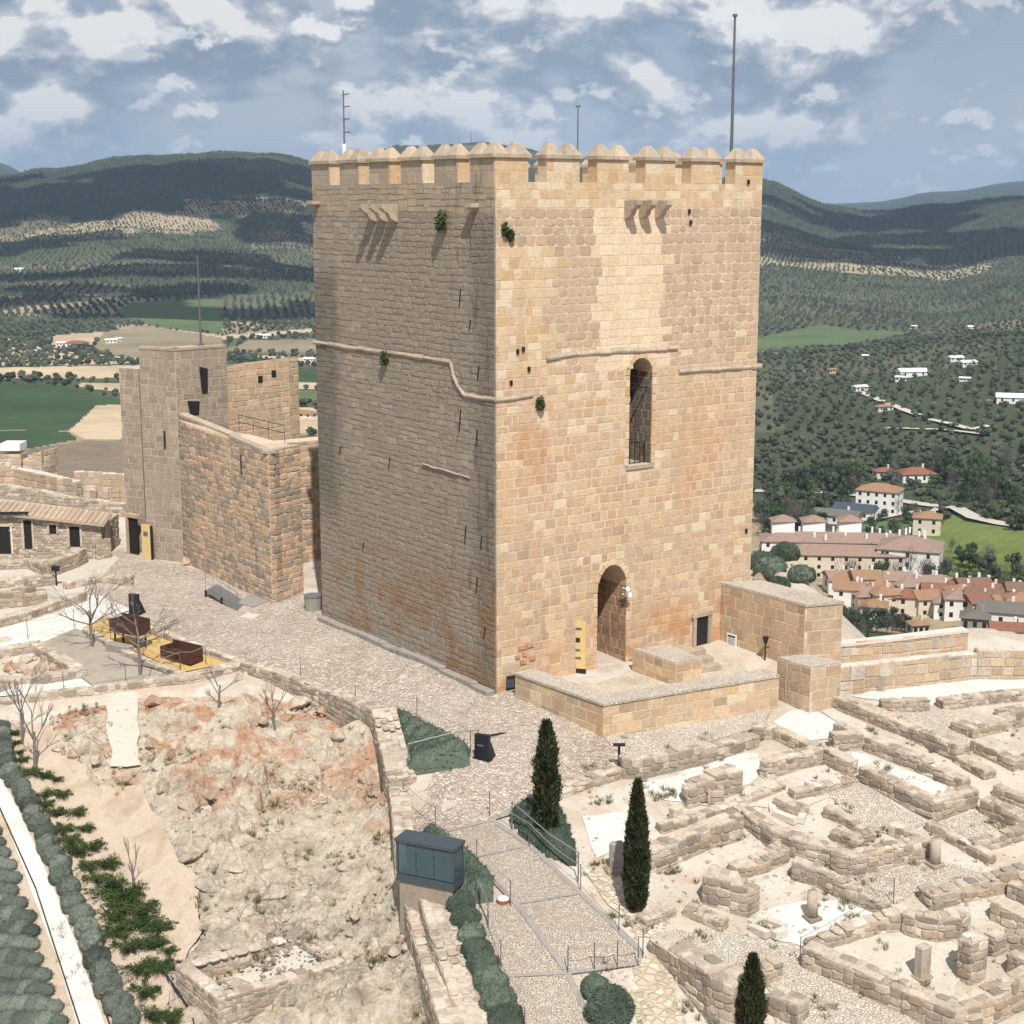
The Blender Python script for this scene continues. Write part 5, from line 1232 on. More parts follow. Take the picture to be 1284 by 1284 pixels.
# ------------------------------------------------------------------ gate tower, curtain wall and bastion on the left
def gate():
    B = PZ(230, 706, 0); Lf = PZ(192, 701, 0); d = (B - Lf) * np.array([1, 1, 0]); 
    d /= np.linalg.norm(d); n = np.array([-d[1], d[0], 0.0]); n = n if n[1] > 0 else -n
    rdir = n * .94 + d * .34; rdir /= np.linalg.norm(rdir)
    s = along(B + UP * 10, rdir, 285); zt = ZY(440, B[1]); Rr = B + rdir * s; Lb = Lf + n * 6
    t = thing('gate_tower', B, 'tall grey brown stone gate tower with a flagpole and a narrow dark slit', 'tower'); S = Stones(t)
    W0 = B + (Lf - B) * 1.25
    Wl = B - d * (-along(B + UP * 5, d, 181))
    block(t, [Wl, B, Rr, Wl + (Rr - B)], -.6, zt, 'gate', core='ruinmortar', stones=S, name='tower_core', styles=None)
    # narrow side pier beyond the slit
    Pl = B + d * along(B + n * .9 + UP * 5, d, 155) + n * .9; Pr = B + d * along(B + n * .9 + UP * 5, d, 178.5) + n * .9
    block(t, [Pl, Pr, Pr + n * 4, Pl + n * 4], -.6, ZY(461, Pl[1]), 'gate', core='ruinmortar', stones=S, name='pier_core')
    MB().box(Pr - d * .1 + n * .15 - UP * .5, (Wl - Pr) @ d * d + d * .3, n * .3, UP * (ZY(512, Pr[1]) + .5)).build('slit', M['dark'], t)
    m = MB()
    for a, b, zz in ((Wl, B, zt), (B, Rr, zt)):
        x = (b - a) / np.linalg.norm(b - a); inn = np.array([-x[1], x[0], 0]); m.box(a - inn * .04 + UP * zz, b - a, inn * .5, UP * .14)
    m.build('coping', M['cap'], t)
    # holes seen in the lit side
    for px, py, w, h in ((257, 493, .55, 1.5), (243, 520, .8, .8)):
        ss = along(B + UP * 8, rdir, px); p = B + rdir * ss; p = np.array([p[0], p[1], ZY(py, p[1])]); o = np.cross(rdir, UP); o = o if o @ (CAM - p) > 0 else -o
        MB().prism([p - rdir * w * .3 + o * .06, p + rdir * w * .4 + o * .06, p + rdir * w * .2 - o * .1], [p - rdir * w * .5 + o * .06 + UP * h, p + rdir * w * .5 + o * .06 + UP * h * .9, p + rdir * .1 - o * .1 + UP * h]).build('hole', M['dark'], t)
    MB().box(B + (Lf - B) * .45 + UP * ZY(564, B[1]) - n * .06, d * .1, n * .04, UP * 1.0).build('arrow_slit', M['dark'], t)
    S.flush(300)
    q = B + n * 3.2; q = q + d * along(q + UP * zt, d, 252); q = np.array([q[0], q[1], zt]); 
    pole('flagpole', 252, 320, q, .07, 'dark thin flagpole standing on the gate tower roof left of the keep', 'flagpole')
    # lit wall set back behind the tower
    P = Rr + n * 1.4; P1 = P + rdir * along(P + UP * 8, rdir, 284); P2 = P + rdir * along(P + UP * 8, rdir, 363)
    u = thing('upper_gate_wall', P1, 'sunlit upper wall of the gatehouse between the gate tower and the keep', 'wall'); S = Stones(u)
    z1, z2 = ZY(461, P1[1]), ZY(451, P2[1]); bk = n * 1.0
    block(u, [P1, P2, P2 + bk, P1 + bk], -1, [z1, z2, z2, z1], 'gatelit', stones=S); P3 = P2 + n * 7
    c = MB(); c.prism([P1 - rdir * 0 + UP * z1, P2 + UP * z2, P2 + bk + UP * z2, P1 + bk + UP * z1], [P1 + UP * (z1 + .12), P2 + UP * (z2 + .12), P2 + bk + UP * (z2 + .12), P1 + bk + UP * (z1 + .12)]); c.build('coping', M['cap'], u)
    for px, py in ((324, 480), (341, 473)):
        ss = along(P1 + UP * 9, rdir, px); p = P1 + rdir * ss; o = np.cross(rdir, UP); o = o if o @ (CAM - p) > 0 else -o; p = np.array([p[0], p[1], ZY(py, p[1])]) + o * .05
        MB().box(p, rdir * .3, -o * .1, UP * .4).build('hole', M['dark'], u)
    S.flush(300)
    # curtain wall and bastion: near faces rise from the plaza
    A1 = PZ(229, 704, 0); A2 = PZ(345, 758, 0); A3 = PZ(381, 747, 0); A4 = PZ(404, 738, 0)
    z1, z2, z3 = ZY(520, A1[1]), ZY(569, A2[1]), ZY(561, A3[1])
    c = thing('curtain_wall', A2, 'grey rubble curtain wall with a sharp bastion corner left of the keep', 'wall'); S = Stones(c); back = U * 5.5
    Am = A1 + (A2 - A1) * .62
    block(c, [A1, Am, Am + back * .8, A1 + back * .4], -.8, [z1, z1 + (z2 - z1) * .62] * 1 + [z1 + (z2 - z1) * .62, z1], 'curtain', stones=S, name='curtain_core')
    o = np.array([A2[1] - A1[1], A1[0] - A2[0], 0.0]); o /= np.linalg.norm(o); o = o if o @ (CAM - A1) > 0 else -o
    zm = z1 + (z2 - z1) * .60
    block(c, [Am + o * .14, A2 + o * .14, A3, A3 + back, Am + back], -.8, [zm, z2, z3, z3, zm], 'bastion', stones=S, name='bastion_core')
    # parapet lip and a walk behind
    x = (A3 - A2) / np.linalg.norm(A3 - A2)
    m = MB(); m.prism([A1 + UP * z1, Am + UP * zm, Am - o * .5 + UP * zm, A1 - o * .5 + UP * z1], [A1 + UP * (z1 + .12), Am + UP * (zm + .12), Am - o * .5 + UP * (zm + .12), A1 - o * .5 + UP * (z1 + .12)])
    m.build('coping', M['cap'], c)
    E = [Am + o * .17, A2 + o * .17, A3 + x * .03]; iv = -o * .7; m = MB(); zz = [zm, z2, z3]
    for (p, q, za, zb_) in ((E[0], E[1], zm, z2), (E[1], E[2], z2, z3)):
        xx = (q - p) / np.linalg.norm(q - p); i2 = np.array([-xx[1], xx[0], 0]); i2 = i2 if i2[1] > 0 else -i2; i2 = i2 * .45
        m.prism([p + UP * za, q + UP * zb_, q + i2 + UP * zb_, p + i2 + UP * za], [p + UP * (za + .13), q + UP * (zb_ + .13), q + i2 + UP * (zb_ + .13), p + i2 + UP * (za + .13)])
    m.build('coping', M['cap'], c)
    MB().box(A2 + (A1 - A2) * .26 + o * .2 + UP * ZY(605, A2[1]), x * .14, o * .04, UP * 1.0).build('arrow_slit', M['dark'], c)
    S.flush(300)
    # dark recessed wall between bastion and keep
    P = PZ(379, 746, 0) + U * 5.2; Q = P + V * 7; nn = U
    g = thing('link_wall', P, 'shadowed low wall closing the gap between the bastion and the keep', 'wall')
    block(g, [P, Q, Q + nn * 1.2, P + nn * 1.2], -.5, ZY(560, P[1]), 'bastion', core='mortar')
    # railing on the wall walk
    r = thing('wall_walk_railing', A3 + back * .5, 'thin dark railing on the wall walk in front of the sunlit upper wall', 'railing'); m = MB(); pts = [PZ(px, py, z2 + .1) for px, py in ((300, 541), (318, 545), (337, 550), (357, 555))]
    for p in pts: MB().tube(p, p + UP * .9, .018).build('post', M['post'], r)
    for h in (.5, .9): m.path([p + UP * h for p in pts], .02)
    m.build('rail', M['iron'], r)
    # metal access ramp by the foot of the bastion
    a = [PZ(*p, .45) for p in ((258, 738), (298, 757), (312, 747), (272, 730))]; rp = thing('access_ramp', a[1], 'grey metal access ramp with thin railing at the foot of the rubble curtain wall', 'ramp')
    lo = [p - UP * z for p, z in zip(a, (.1, .42, .42, .1))]
    MB().prism([p - UP * .08 for p in lo], lo).build('deck', M['steel'], rp)
    for k in range(5):
        for e0, e1 in ((lo[0], lo[1]),):
            p = e0 + (e1 - e0) * k / 4; MB().tube(p, p + UP * 1.0, .016).build('post', M['steel'], rp)
    for h in (.5, 1.0): MB().tube(lo[0] + UP * h, lo[1] + UP * h, .014).build('rail', M['steel'], rp)
    for k in (0, 2): MB().cbox((lo[0] + (lo[1] - lo[0]) * k / 4) * np.array([1, 1, 0]), .12, .12, .35).build('leg', M['iron'], rp)
    f = [PZ(*p, .06) for p in ((298, 757), (317, 762), (345, 752), (318, 742))]
    q = thing('stone_slab', f[0], 'flat grey stone slab at the lower end of the metal ramp', 'slab'); MB().prism([p - UP * .2 for p in f], [p + UP * .05 for p in f]).build('slab_top', M['slab'], q)
    w = [PZ(*p, .05) for p in ((300, 774), (311, 769), (327, 771), (317, 777))]; q = thing('manhole_cover', w[0], 'pale flat square cover set in the cobbles below the bastion', 'cover'); MB().prism([p - UP * .1 for p in w], [p + UP * .03 for p in w]).build('plate', M['paletop'], q)
    # yellow totem beside the slit
    p = PZ(184, 702, 0); o2 = thing('info_panel', p, 'tall ochre information panel standing against the gate tower foot', 'information panel'); MB().box(p - d * .3, d * .62, n * .12, UP * 2.05).build('panel', M['yellow'], o2); MB().box(p + d * .33, d * .1, n * .12, UP * 2.0).build('side_rail', M['black'], o2)
    MB().box(p - d * .15 - n * .02 + UP * 1.4, d * .3, n * .015, UP * .25).build('printed_line', M['polemetal'], o2)
gate()
p = PZ(207, 706, .15)

# ------------------------------------------------------------------ ruined walls: (column, foot row, top row) along the face turned to us
RW = [
 ('retaining_wall', [(1040,886,873),(1120,918,904),(1200,956,938)], .7, 'ruin', 'long dark faced retaining wall running diagonally below the pebbled platform'),
 ('retaining_wall', [(1196,957,948),(1234,978,970)], .6, 'ruin', 'short low end of the diagonal retaining wall beside the pale lane'),
 ('ruin_wall', [(1044,922,907),(1070,934,921)], .6, 'ruin', 'short thick wall stub at the top of the narrow white floored corridor'),
 ('ruin_wall', [(1083,941,925),(1150,968,951),(1206,992,981)], .6, 'ruin', 'low ruined wall along the far side of the white floored corridor'),
 ('ruin_wall', [(1076,979,963),(1120,1003,984),(1170,1031,1009),(1226,1012,991)], .75, 'ruinbig', 'L shaped ruined wall with big blocks on the near side of the white corridor'),
 ('ruin_wall', [(1228,1019,1002),(1274,1041,1023)], .7, 'ruin', 'short dark faced wall at the right edge above the square pebbled floor'),
 ('ruin_wall', [(918,1024,1011),(967,1066,1043),(1010,1082,1056),(1068,1101,1076),(1120,1087,1064),(1170,1074,1053)], .7, 'ruin', 'long L shaped ruined wall of the large room in the middle of the ruins'),
 ('ruin_wall', [(1032,1024,1012),(1060,1035,1027),(1083,1052,1044)], .5, 'ruinsmall', 'thin broken wall inside the large ruined room'),
 ('ruin_wall', [(1113,1046,1034),(1140,1057,1044),(1160,1062,1051)], .5, 'ruinsmall', 'small broken wall at the right end of the large ruined room'),
 ('ruin_wall', [(970,1010,1001),(1004,1026,1016)], .6, 'ruinsmall', 'low wall at the back of the small dark pit in the ruins'),
 ('ruin_wall', [(992,1102,1080),(1024,1112,1093),(1060,1130,1110),(1108,1150,1137)], .55, 'ruinsmall', 'crumbling rubble wall running down behind the white court with a column stump'),
 ('ruin_wall', [(1005,1212,1190),(1070,1242,1216),(1130,1270,1243),(1196,1304,1270),(1245,1284,1250),(1300,1258,1224)], .8, 'ruinbig', 'big block outer wall of the lowest ruined room at bottom right'),
 ('ruin_wall', [(1018,1196,1186),(1060,1184,1168),(1100,1172,1154),(1130,1168,1145)], .6, 'ruin', 'sunlit back wall of the lowest ruined room at bottom right'),
 ('ruin_wall', [(1130,1170,1146),(1146,1176,1150),(1175,1182,1152),(1205,1178,1150),(1216,1168,1148)], .6, 'ruinbig', 'curved apse wall of large blocks in the lowest ruined room'),
 ('ruin_wall', [(1199,1226,1180),(1216,1236,1186),(1236,1226,1176)], .8, 'ruinbig', 'tall broken pier of stacked blocks in the lowest ruined room'),
 ('ruin_wall', [(1152,1127,1114),(1168,1142,1125),(1204,1132,1114),(1240,1124,1105),(1290,1112,1090)], .7, 'ruinbig', 'sunlit wall of large blocks near the right edge above the apse'),
 ('ruin_wall', [(1241,1152,1132),(1290,1176,1155)], .7, 'ruinbig', 'dark faced wall leaving the right edge beside the apse'),
 ('ruin_wall', [(1192,915,905),(1220,926,914),(1255,918,904),(1300,906,888)], .7, 'ruin', 'angled ruined wall near the right edge below the parapet steps'),
 ('ruin_wall', [(1183,890,880),(1235,884,873),(1300,876,868)], .7, 'ruinsmall', 'low wall nearest the steps at the right edge'),
 ('ruin_wall', [(1216,942,930),(1250,957,945),(1272,968,956),(1300,960,948)], .6, 'ruin', 'low dark faced wall at the right edge beside the pale lane'),
 ('ruin_wall', [(1106,893,881),(1135,893,879),(1166,892,879)], .55, 'ruinsmall', 'short straight wall standing in the white gravel below the parapet'),
 ('ruin_wall', [(855,1004,986),(862,1014,990),(896,1004,976),(931,994,966)], .9, 'ruinbig', 'thick block of ruined wall alone on the white floor near the tall cypress'),
 ('ruin_wall', [(888,1010,992),(908,1008,989)], .8, 'ruinbig', 'lower broken block leaning against the thick ruined wall'),
 ('ruin_wall', [(952,973,956),(962,978,958),(1000,966,947),(1032,958,940)], .7, 'ruin', 'sunlit ruined wall right of the thick lone block'),
 ('retaining_wall', [(700,1004,1000),(740,988,977),(779,977,964)], .5, 'ruin', 'low retaining wall with pale kerb along the plaza edge by the cypress hedge'),
 ('ruin_wall', [(780,976,952),(806,976,955),(850,966,944),(900,953,936),(952,936,923)], .6, 'ruinbig', 'long sunlit low wall parallel to the terrace wall front'),
 ('ruin_wall', [(942,925,911),(960,928,913),(976,926,914)], .6, 'ruin', 'broken wall end where the long low wall meets the terrace corner'),
 ('ruin_wall', [(968,926,913),(1016,950,936)], .55, 'ruin', 'short dark diagonal wall below the white paved square'),
 ('ruin_wall', [(1030,956,940),(1064,974,957)], .6, 'ruin', 'short dark wall between the sunlit wall and the white corridor'),
 ('ruin_wall', [(1046,943,924),(1082,939,921)], .6, 'ruin', 'short sunlit cross wall at the head of the white corridor'),
 ('retaining_wall', [(806,1098,1073),(850,1082,1056),(890,1064,1040),(932,1052,1024)], .7, 'ruinbig', 'long sunlit bank wall of blocks right of the tall cypress'),
 ('ruin_wall', [(880,1132,1098),(915,1144,1110),(936,1150,1120),(952,1140,1113)], 1.2, 'ruinbig', 'dark faced thick block wall above the small white pit'),
 ('ruin_wall', [(925,1104,1092),(960,1094,1080),(990,1080,1063)], .8, 'ruin', 'long low rubble wall leading away from the dark faced block'),
 ('ruin_wall', [(810,1164,1154),(830,1156,1145),(848,1148,1137)], .6, 'ruinsmall', 'low border wall at the foot of the tall cypress'),
 ('ruin_wall', [(856,1148,1137),(880,1158,1148),(904,1170,1158)], .6, 'ruinsmall', 'low border wall between the cypress and the small pit'),
 ('retaining_wall', [(812,1190,1178),(850,1232,1198),(889,1282,1224),(918,1300,1240),(945,1284,1228)], .9, 'ruinbig', 'big stone retaining wall stepping down beside the ramp at bottom centre'),
 ('ruin_wall', [(960,1234,1218),(982,1226,1207)], .7, 'ruinbig', 'small stub of large blocks right of the lowest cypress'),
 ('ruin_wall', [(962,1270,1246),(1000,1290,1262)], .8, 'ruinbig', 'block wall leaving the bottom edge right of the lowest cypress'),
 ('ruin_wall', [(1160,1040,1030),(1200,1062,1052),(1240,1086,1074)], .4, 'kerb', 'thin kerb wall along the square pebbled floor'),
 ('ruin_wall', [(900,1024,1018),(985,990,984)], .4, 'kerb', 'thin kerb of flat stones between two pale floors'),
 ('ruin_wall', [(1262,1220,1196),(1300,1240,1212)], .5, 'ruin', 'dark low wall at the right edge behind the broken pier'),
 ('ruin_wall', [(996,1004,995),(1036,994,985),(1076,984,976)], .5, 'ruinsmall', 'low sunlit step wall between the beige floor and the pebbled room'),
 ('ruin_wall', [(1186,1006,992),(1205,1012,998)], .5, 'ruinsmall', 'tiny wall return behind the far end of the white corridor'),
 ('ruin_wall', [(1244,998,986),(1300,1022,1008)], .5, 'ruin', 'dark faced wall beside the pale lane at the right edge'),
 ('ruin_wall', [(1222,1072,1058),(1262,1060,1046),(1300,1048,1036)], .5, 'ruin', 'low sunlit wall leaving the right edge beyond the square floor'),
 ('ruin_wall', [(1040,1052,1042),(1076,1070,1058)], .45, 'ruinsmall', 'inner dividing wall close to the long side of the large room'),
 ('ruin_wall', [(1068,1062,1050),(1098,1054,1044)], .45, 'ruinsmall', 'short cross wall joining the broken walls of the large room'),
 ('ruin_wall', [(830,1046,1036),(868,1036,1026),(905,1022,1014)], .45, 'ruinsmall', 'rough low wall on the bank above the tall cypress'),
 ('ruin_wall', [(1206,1010,1000),(1222,1004,994)], .5, 'ruin', 'corner stub where the white corridor meets the pale lane'),
 ('ruin_wall', [(1262,1124,1108),(1300,1142,1126)], .5, 'ruin', 'dark stub wall above the apse at the right edge'),
 ('ruin_wall', [(1246,1200,1178),(1262,1192,1172),(1300,1196,1176)], .55, 'ruinbig', 'broken wall between the apse and the right edge'),
 ('ruin_wall', [(1090,906,897),(1126,922,912)], .45, 'ruinsmall', 'low edge wall of the pebbled platform beside the short straight wall'),
 ('ruin_wall', [(1254,900,892),(1300,892,884)], .45, 'ruinsmall', 'second low wall at the right edge below the steps'),
 # left side
 ('retaining_wall', [(302,842,830),(340,856,842),(400,888,864),(466,914,890)], .55, 'ruin', 'long low retaining wall between the cobbled plaza and the rock slope'),
 ('retaining_wall', [(466,914,890),(474,950,922),(484,995,966),(490,1006,978)], 1.0, 'ruinsmall', 'broad topped wall turning down beside the triangular hedge'),
 ('retaining_wall', [(488,1015,986),(492,1050,1020),(496,1098,1066)], .7, 'ruinsmall', 'upright wall between the rock slope and the glass cabinet'),
 ('retaining_wall', [(499,1135,1102),(512,1185,1150),(530,1250,1212),(552,1330,1284)], .7, 'ruinsmall', 'narrow lower ledge wall descending to the bottom edge'),
 ('retaining_wall', [(522,1140,1112),(536,1190,1158),(555,1252,1218),(578,1320,1290)], 1.25, 'ruin', 'broad pale topped wall descending beside the row of round bushes'),
 ('low_wall', [(-20,894,884),(60,878,870),(118,872,864),(180,862,854),(244,856,847),(302,840,832)], .5, 'kerb', 'long low stone border below the gravel beds on the left'),
 ('low_wall', [(104,796,789),(140,816,809),(180,836,829),(226,852,845)], .35, 'kerb', 'low stone kerb between the grey bed and the yellow gravel'),
 ('low_wall', [(132,778,772),(200,800,792),(250,820,812),(298,838,830)], .35, 'kerb', 'low stone kerb between the yellow gravel and the cobbled plaza'),
 ('low_wall', [(-10,828,818),(40,818,808),(70,836,826),(96,852,843)], .6, 'ruinsmall', 'pale stone border round the far side of the rock filled pit'),
 ('low_wall', [(-10,872,850),(18,864,854),(56,859,849),(96,852,842)], .6, 'ruinsmall', 'pale stone border round the near side of the rock filled pit'),
 ('ruin_wall', [(48,700,688),(64,690,676),(86,683,671)], .6, 'ruinsmall', 'small broken wall in front of the tile roofed building doorway'),
 ('ruin_wall', [(-10,716,706),(36,714,704),(60,726,708),(98,712,694),(110,706,687)], .7, 'ruin', 'angled ruined wall across the court before the tile roofed building'),
 ('ruin_wall', [(-10,744,730),(30,740,726),(70,734,722)], .6, 'ruinsmall', 'long low rubble wall in the middle of the left court'),
 ('ruin_wall', [(-10,766,744),(28,762,738),(60,756,742)], .6, 'ruin', 'second rubble wall in the left court nearer the white path'),
 ('ruin_wall', [(84,740,732),(120,733,726),(164,735,724)], .5, 'ruinsmall', 'low wall ending at a post by the cobbled plaza'),
 ('low_wall', [(-10,792,780),(40,778,767),(80,764,752),(110,754,744)], .6, 'kerb', 'low rubble border along the far edge of the white path'),
 ('ruin_wall', [(122,703,676),(140,700,678)], .8, 'ruin', 'square stub of wall beside the shaded doorway of the gate tower'),
 # parapets
 ('parapet_wall', [(1052,872,838),(1120,864,830),(1224,852,820)], .5, 'parapetlow', 'long stone parapet base along the right edge of the hilltop'),
 ('parapet_wall', [(1224,852,816),(1310,852,817)], .5, 'parapetlow', 'right end of the parapet with pale coping beyond the steps'),
 ('parapet_wall', [(-20,624,572),(20,622,588),(60,634,596),(96,640,605)], .6, 'parapetlow', 'curved pale parapet at far left overlooking the fields'),
 ('parapet_wall', [(95,636,592),(130,634,594),(170,632,597)], .6, 'parapetlow', 'straight pale parapet running up to the gate tower'),
 ('retaining_wall', [(-20,640,606),(40,640,614),(84,648,624),(165,648,634)], .6, 'ruin', 'long rubble wall under the rope fence behind the tile roofed building'),
]
for nm, pts, th, st, lab in RW:
    if nm == 'ruin_wall': th *= .82
    wall(nm, pts, th, st, lab, 'wall', None, .03 if 'parapet' in nm or st == 'kerb' else .08, core='ruinmortar')
# upper parapet on the right, standing on its base
def upper_parapet():
    for pts, lab in (([(1056,812,809),(1140,806,800),(1222,797,790)], 'upper parapet wall with white coping looking over the red roofs'),):
        A = [PZ(x, y + 26, -.1) for x, y, _ in pts]; t = thing('parapet_wall', A[0], lab, 'wall'); S = Stones(t); n = np.array([-(A[-1] - A[0])[1], (A[-1] - A[0])[0], 0]); n /= np.linalg.norm(n); n = n if n[1] > 0 else -n
        for i in range(2):
            a, b = A[i] + n * .6, A[i + 1] + n * .6; z0, z1 = ZY(pts[i][2], a[1]), ZY(pts[i + 1][2], b[1]); block(t, [a, b, b + n * .5, a + n * .5], -.5, [z0, z1, z1, z0], 'parapetlow', stones=S)
            m = MB(); e = n * .06; m.prism([a - e + UP * z0, b - e + UP * z1, b + n * .56 + UP * z1, a + n * .56 + UP * z0], [a - e + UP * (z0 + .12), b - e + UP * (z1 + .12), b + n * .56 + UP * (z1 + .12), a + n * .56 + UP * (z0 + .12)]); m.build('coping', M['paletop'], t)
        S.flush()
upper_parapet()
s = thing('stone_steps', G(1232, 850), 'three dark stone steps going up to the parapet at the right edge', 'steps'); p = G(1222, 852); x = (G(1238, 845) - p) * np.array([1, 1, 0]); x /= np.linalg.norm(x); y = np.array([-x[1], x[0], 0])
for k in range(3): MB().box(p + x * .33 * k, x * .36, y * 1.1, UP * (.2 + .2 * k)).build('step', M['ruin'], s, bevel=.02)
g = G(1103, 866); o = thing('drain_stone', g, 'upright grey stone post against the parapet base', 'stone'); MB().cbox(g - UP * .2, .22, .18, .85).build('shaft', M['slab'], o); MB().cbox(g - UP * .1, .36, .3, .16).build('foot', M['slab'], o)
# column stumps
def stump(px, py, h, label, sq=False):
    g = G(px, py); o = thing('column_stump', g, label, 'column'); m = MB()
    if sq: MB().cbox(g - UP * .1, .42, .34, h, .6).build('shaft', M['ruinlit'], o, bevel=.04); MB().cbox(g - UP * .1, .55, .5, .16, .6).build('base', M['ruin'], o, bevel=.04)
    else:
        MB().tube(g, g + UP * h, .19, .17, 12).build('shaft', M['ruinlit'], o, True); MB().cbox(g - UP * .1, .5, .5, .2, .5).build('base', M['ruin'], o, bevel=.03)
stump(1172, 1085, .95, 'round column stump standing on the pebbled floor behind the sunlit block wall')
stump(1018, 1152, .95, 'round column stump in the middle of the white floored court')
stump(1156, 1225, 1.15, 'square pillar stump inside the lowest ruined room', True)
stump(847, 1028, .6, 'small square stump on the ground behind the tall cypress', True)
# sunken pits
def pit(poly, depth, label, mat='ruinsmall', name='stone_pit'):
    P = [G(*p) for p in poly]; z = min(p[2] for p in P) + .12; t = thing(name, P[0], label, 'pit'); 
    MB().prism([np.array([p[0], p[1], z - .06]) for p in P], [np.array([p[0], p[1], z + .0]) for p in P]).build('floor', M['pebble'], t)
    n = len(P); cen = sum(P) / n
    for i in range(n):
        a, b = P[i], P[(i + 1) % n]; m = MB(); d = (b - a); d[2] = 0; o = np.cross(d, UP); o /= np.linalg.norm(o); o = o if o @ (cen - a) < 0 else -o
        m.prism([np.array([q[0], q[1], z - .1]) for q in (a, b, b + o * .25, a + o * .25)], [np.array([q[0], q[1], z + .14]) for q in (a, b, b + o * .25, a + o * .25)]); m.build('rim', M['paletop'], t)
pit([(944,1162),(958,1156),(982,1169),(966,1176)], .6, 'small rectangular pit with pale rim sunk in the white court')
pit([(972,1008),(1002,1024),(1000,1033),(974,1020)], .6, 'small dark pit at the back of the large ruined room')
# ------------------------------------------------------------------ tile roofed building on the left
def roof_building():
    E0, E1 = PZ(-30, 700, .1), PZ(128, 700, .1); d = (E1 - E0); d[2] = 0; L = np.linalg.norm(d); d /= L; n = np.array([-d[1], d[0], 0.0])
    ze0, ze1 = ZY(641, E0[1]), ZY(661, E1[1]); z = (ze0 + ze1) / 2
    t = thing('tile_roofed_building', E1, 'long low stone building with a weathered tile roof and dark window openings', 'building'); S = Stones(t)
    opens = []
    for x0, x1, y0, y1 in ((31, 41, 652, 688), (63, 72, 658, 669), (88, 101, 660, 685), (-8, 14, 660, 694)):
        s0 = along(E0 + UP, d, x0); s1 = along(E0 + UP, d, x1); Y = (E0 + d * s0)[1]; opens.append((s0, s1, ZY(y1, Y), ZY(y0, Y)))
    acc = lambda i: (lambda s, zz, w, h: not any(a - .05 < s < b + .05 and c - .1 < zz < e + .1 for a, b, c, e in opens))
    block(t, [E0, E1, E1 + n * 4, E0 + n * 4], -.4, [ze0, ze1, ze1, ze0], 'ruinsmall', core='ruinmortar', stones=S, accept=acc, name='wall')
    for a, b, c, e in opens:
        o = MB().box(E0 * np.array([1, 1, 0]) + d * a - n * .035 + UP * c, d * (b - a), n * .03, UP * (e - c)).build('window', M['dark'], t)
        f = MB()
        for q, w in ((a - .12, .12), (b, .12)): f.box(E0 * np.array([1, 1, 0]) + d * q - n * .09 + UP * c, d * w, n * .09, UP * (e - c))
        f.box(E0 * np.array([1, 1, 0]) + d * (a - .2) - n * .1 + UP * e, d * (b - a + .4), n * .1, UP * .16); f.build('frame', M['ruinlit'], o)
    S.flush(300)
    # roof plane and rows of tiles
    ov = .35; R0 = E0 - n * ov - d * .5 + UP * (ze0 - .02); R1 = E1 - n * ov + d * .3 + UP * (ze1 - .02); up = n * 1.9 + UP * .30
    rf = MB().prism([R0, R1, R1 + up, R0 + up], [R0 + UP * .1, R1 + UP * .1, R1 + up + UP * .1, R0 + up + UP * .1]).build('roof', M['rooftile_old'], t)
    LL = np.linalg.norm(R1 - R0); k = int(LL / .30); ax = up / np.linalg.norm(up); me = None
    for i in range(k):
        p = R0 + (R1 - R0) * (i + .5) / k + UP * .1
        if me is None:
            m = MB(); m.tube((0, 0, 0), tuple(up), .09, .08, 6); me = bpy.data.meshes.new('tile_row'); me.from_pydata(m.v, [], m.f); me.materials.append(M['rooftile_old'])
        o = bpy.data.objects.new('tile', me); COL.objects.link(o); o.parent = rf; o.location = tuple(p - root_loc(t))
    MB().box(E0 - d * .3 - n * .62 + UP * (ze0 - .20), (PZ(46, 650, z) - E0) * np.array([1, 1, 0]), n * .12, UP * .14).build('gutter', M['iron'], t)
M['rooftile_old'] = stone_mat('weathered_tile', [srgb(190,164,132), srgb(176,150,120), srgb(206,182,152)], srgb(182,160,132), .4)
roof_building()
def dark_door():
    a, b = PZ(163, 695, 0), PZ(173, 697, 0); t = thing('gate_doorway', a, 'tall shaded doorway opening between the low wall and the gate tower', 'doorway')
    d = (b - a); L = np.linalg.norm(d); d /= L; n = np.array([-d[1], d[0], 0]); h = ZY(648, a[1])
    MB().box(a, d * L, n * .1, UP * h).build('door', M['dark'], t); m = MB(); m.box(a - d * .15 - n * .1, d * .15, n * .3, UP * h); m.box(a - d * .15 - n * .1 + UP * h, d * (L + .3), n * .3, UP * .2); m.build('frame', M['gatestone'], t)
dark_door()
def far_stair_block():
    t = thing('stone_hut', PZ(14, 592, .5), 'small pale block with a white top behind the curved parapet at far left', 'building'); A = [PZ(*p, .3) for p in ((2, 594), (27, 594))]; z = ZY(570, A[0][1]); d = A[1] - A[0]; n = np.array([0, 1.6, 0])
    block(t, [A[0], A[1], A[1] + n, A[0] + n], -1, z, 'parapetlow'); MB().box(A[0] - n * .05 + UP * z, d, n * 1.1, UP * .5).build('top_slab', M['white'], t)
    A = [PZ(30, 600, .2), PZ(53, 602, .2)]; q = thing('stone_pier', A[0], 'sloping stone pier beside the small white topped block at far left', 'pier'); n = np.array([.6, 2.2, 0]); z0, z1 = ZY(576, A[0][1]), ZY(564, A[0][1])
    block(q, [A[0], A[1], A[1] + n, A[0] + n], -1, [z0, z1, z1, z0], 'parapetlow')
far_stair_block()

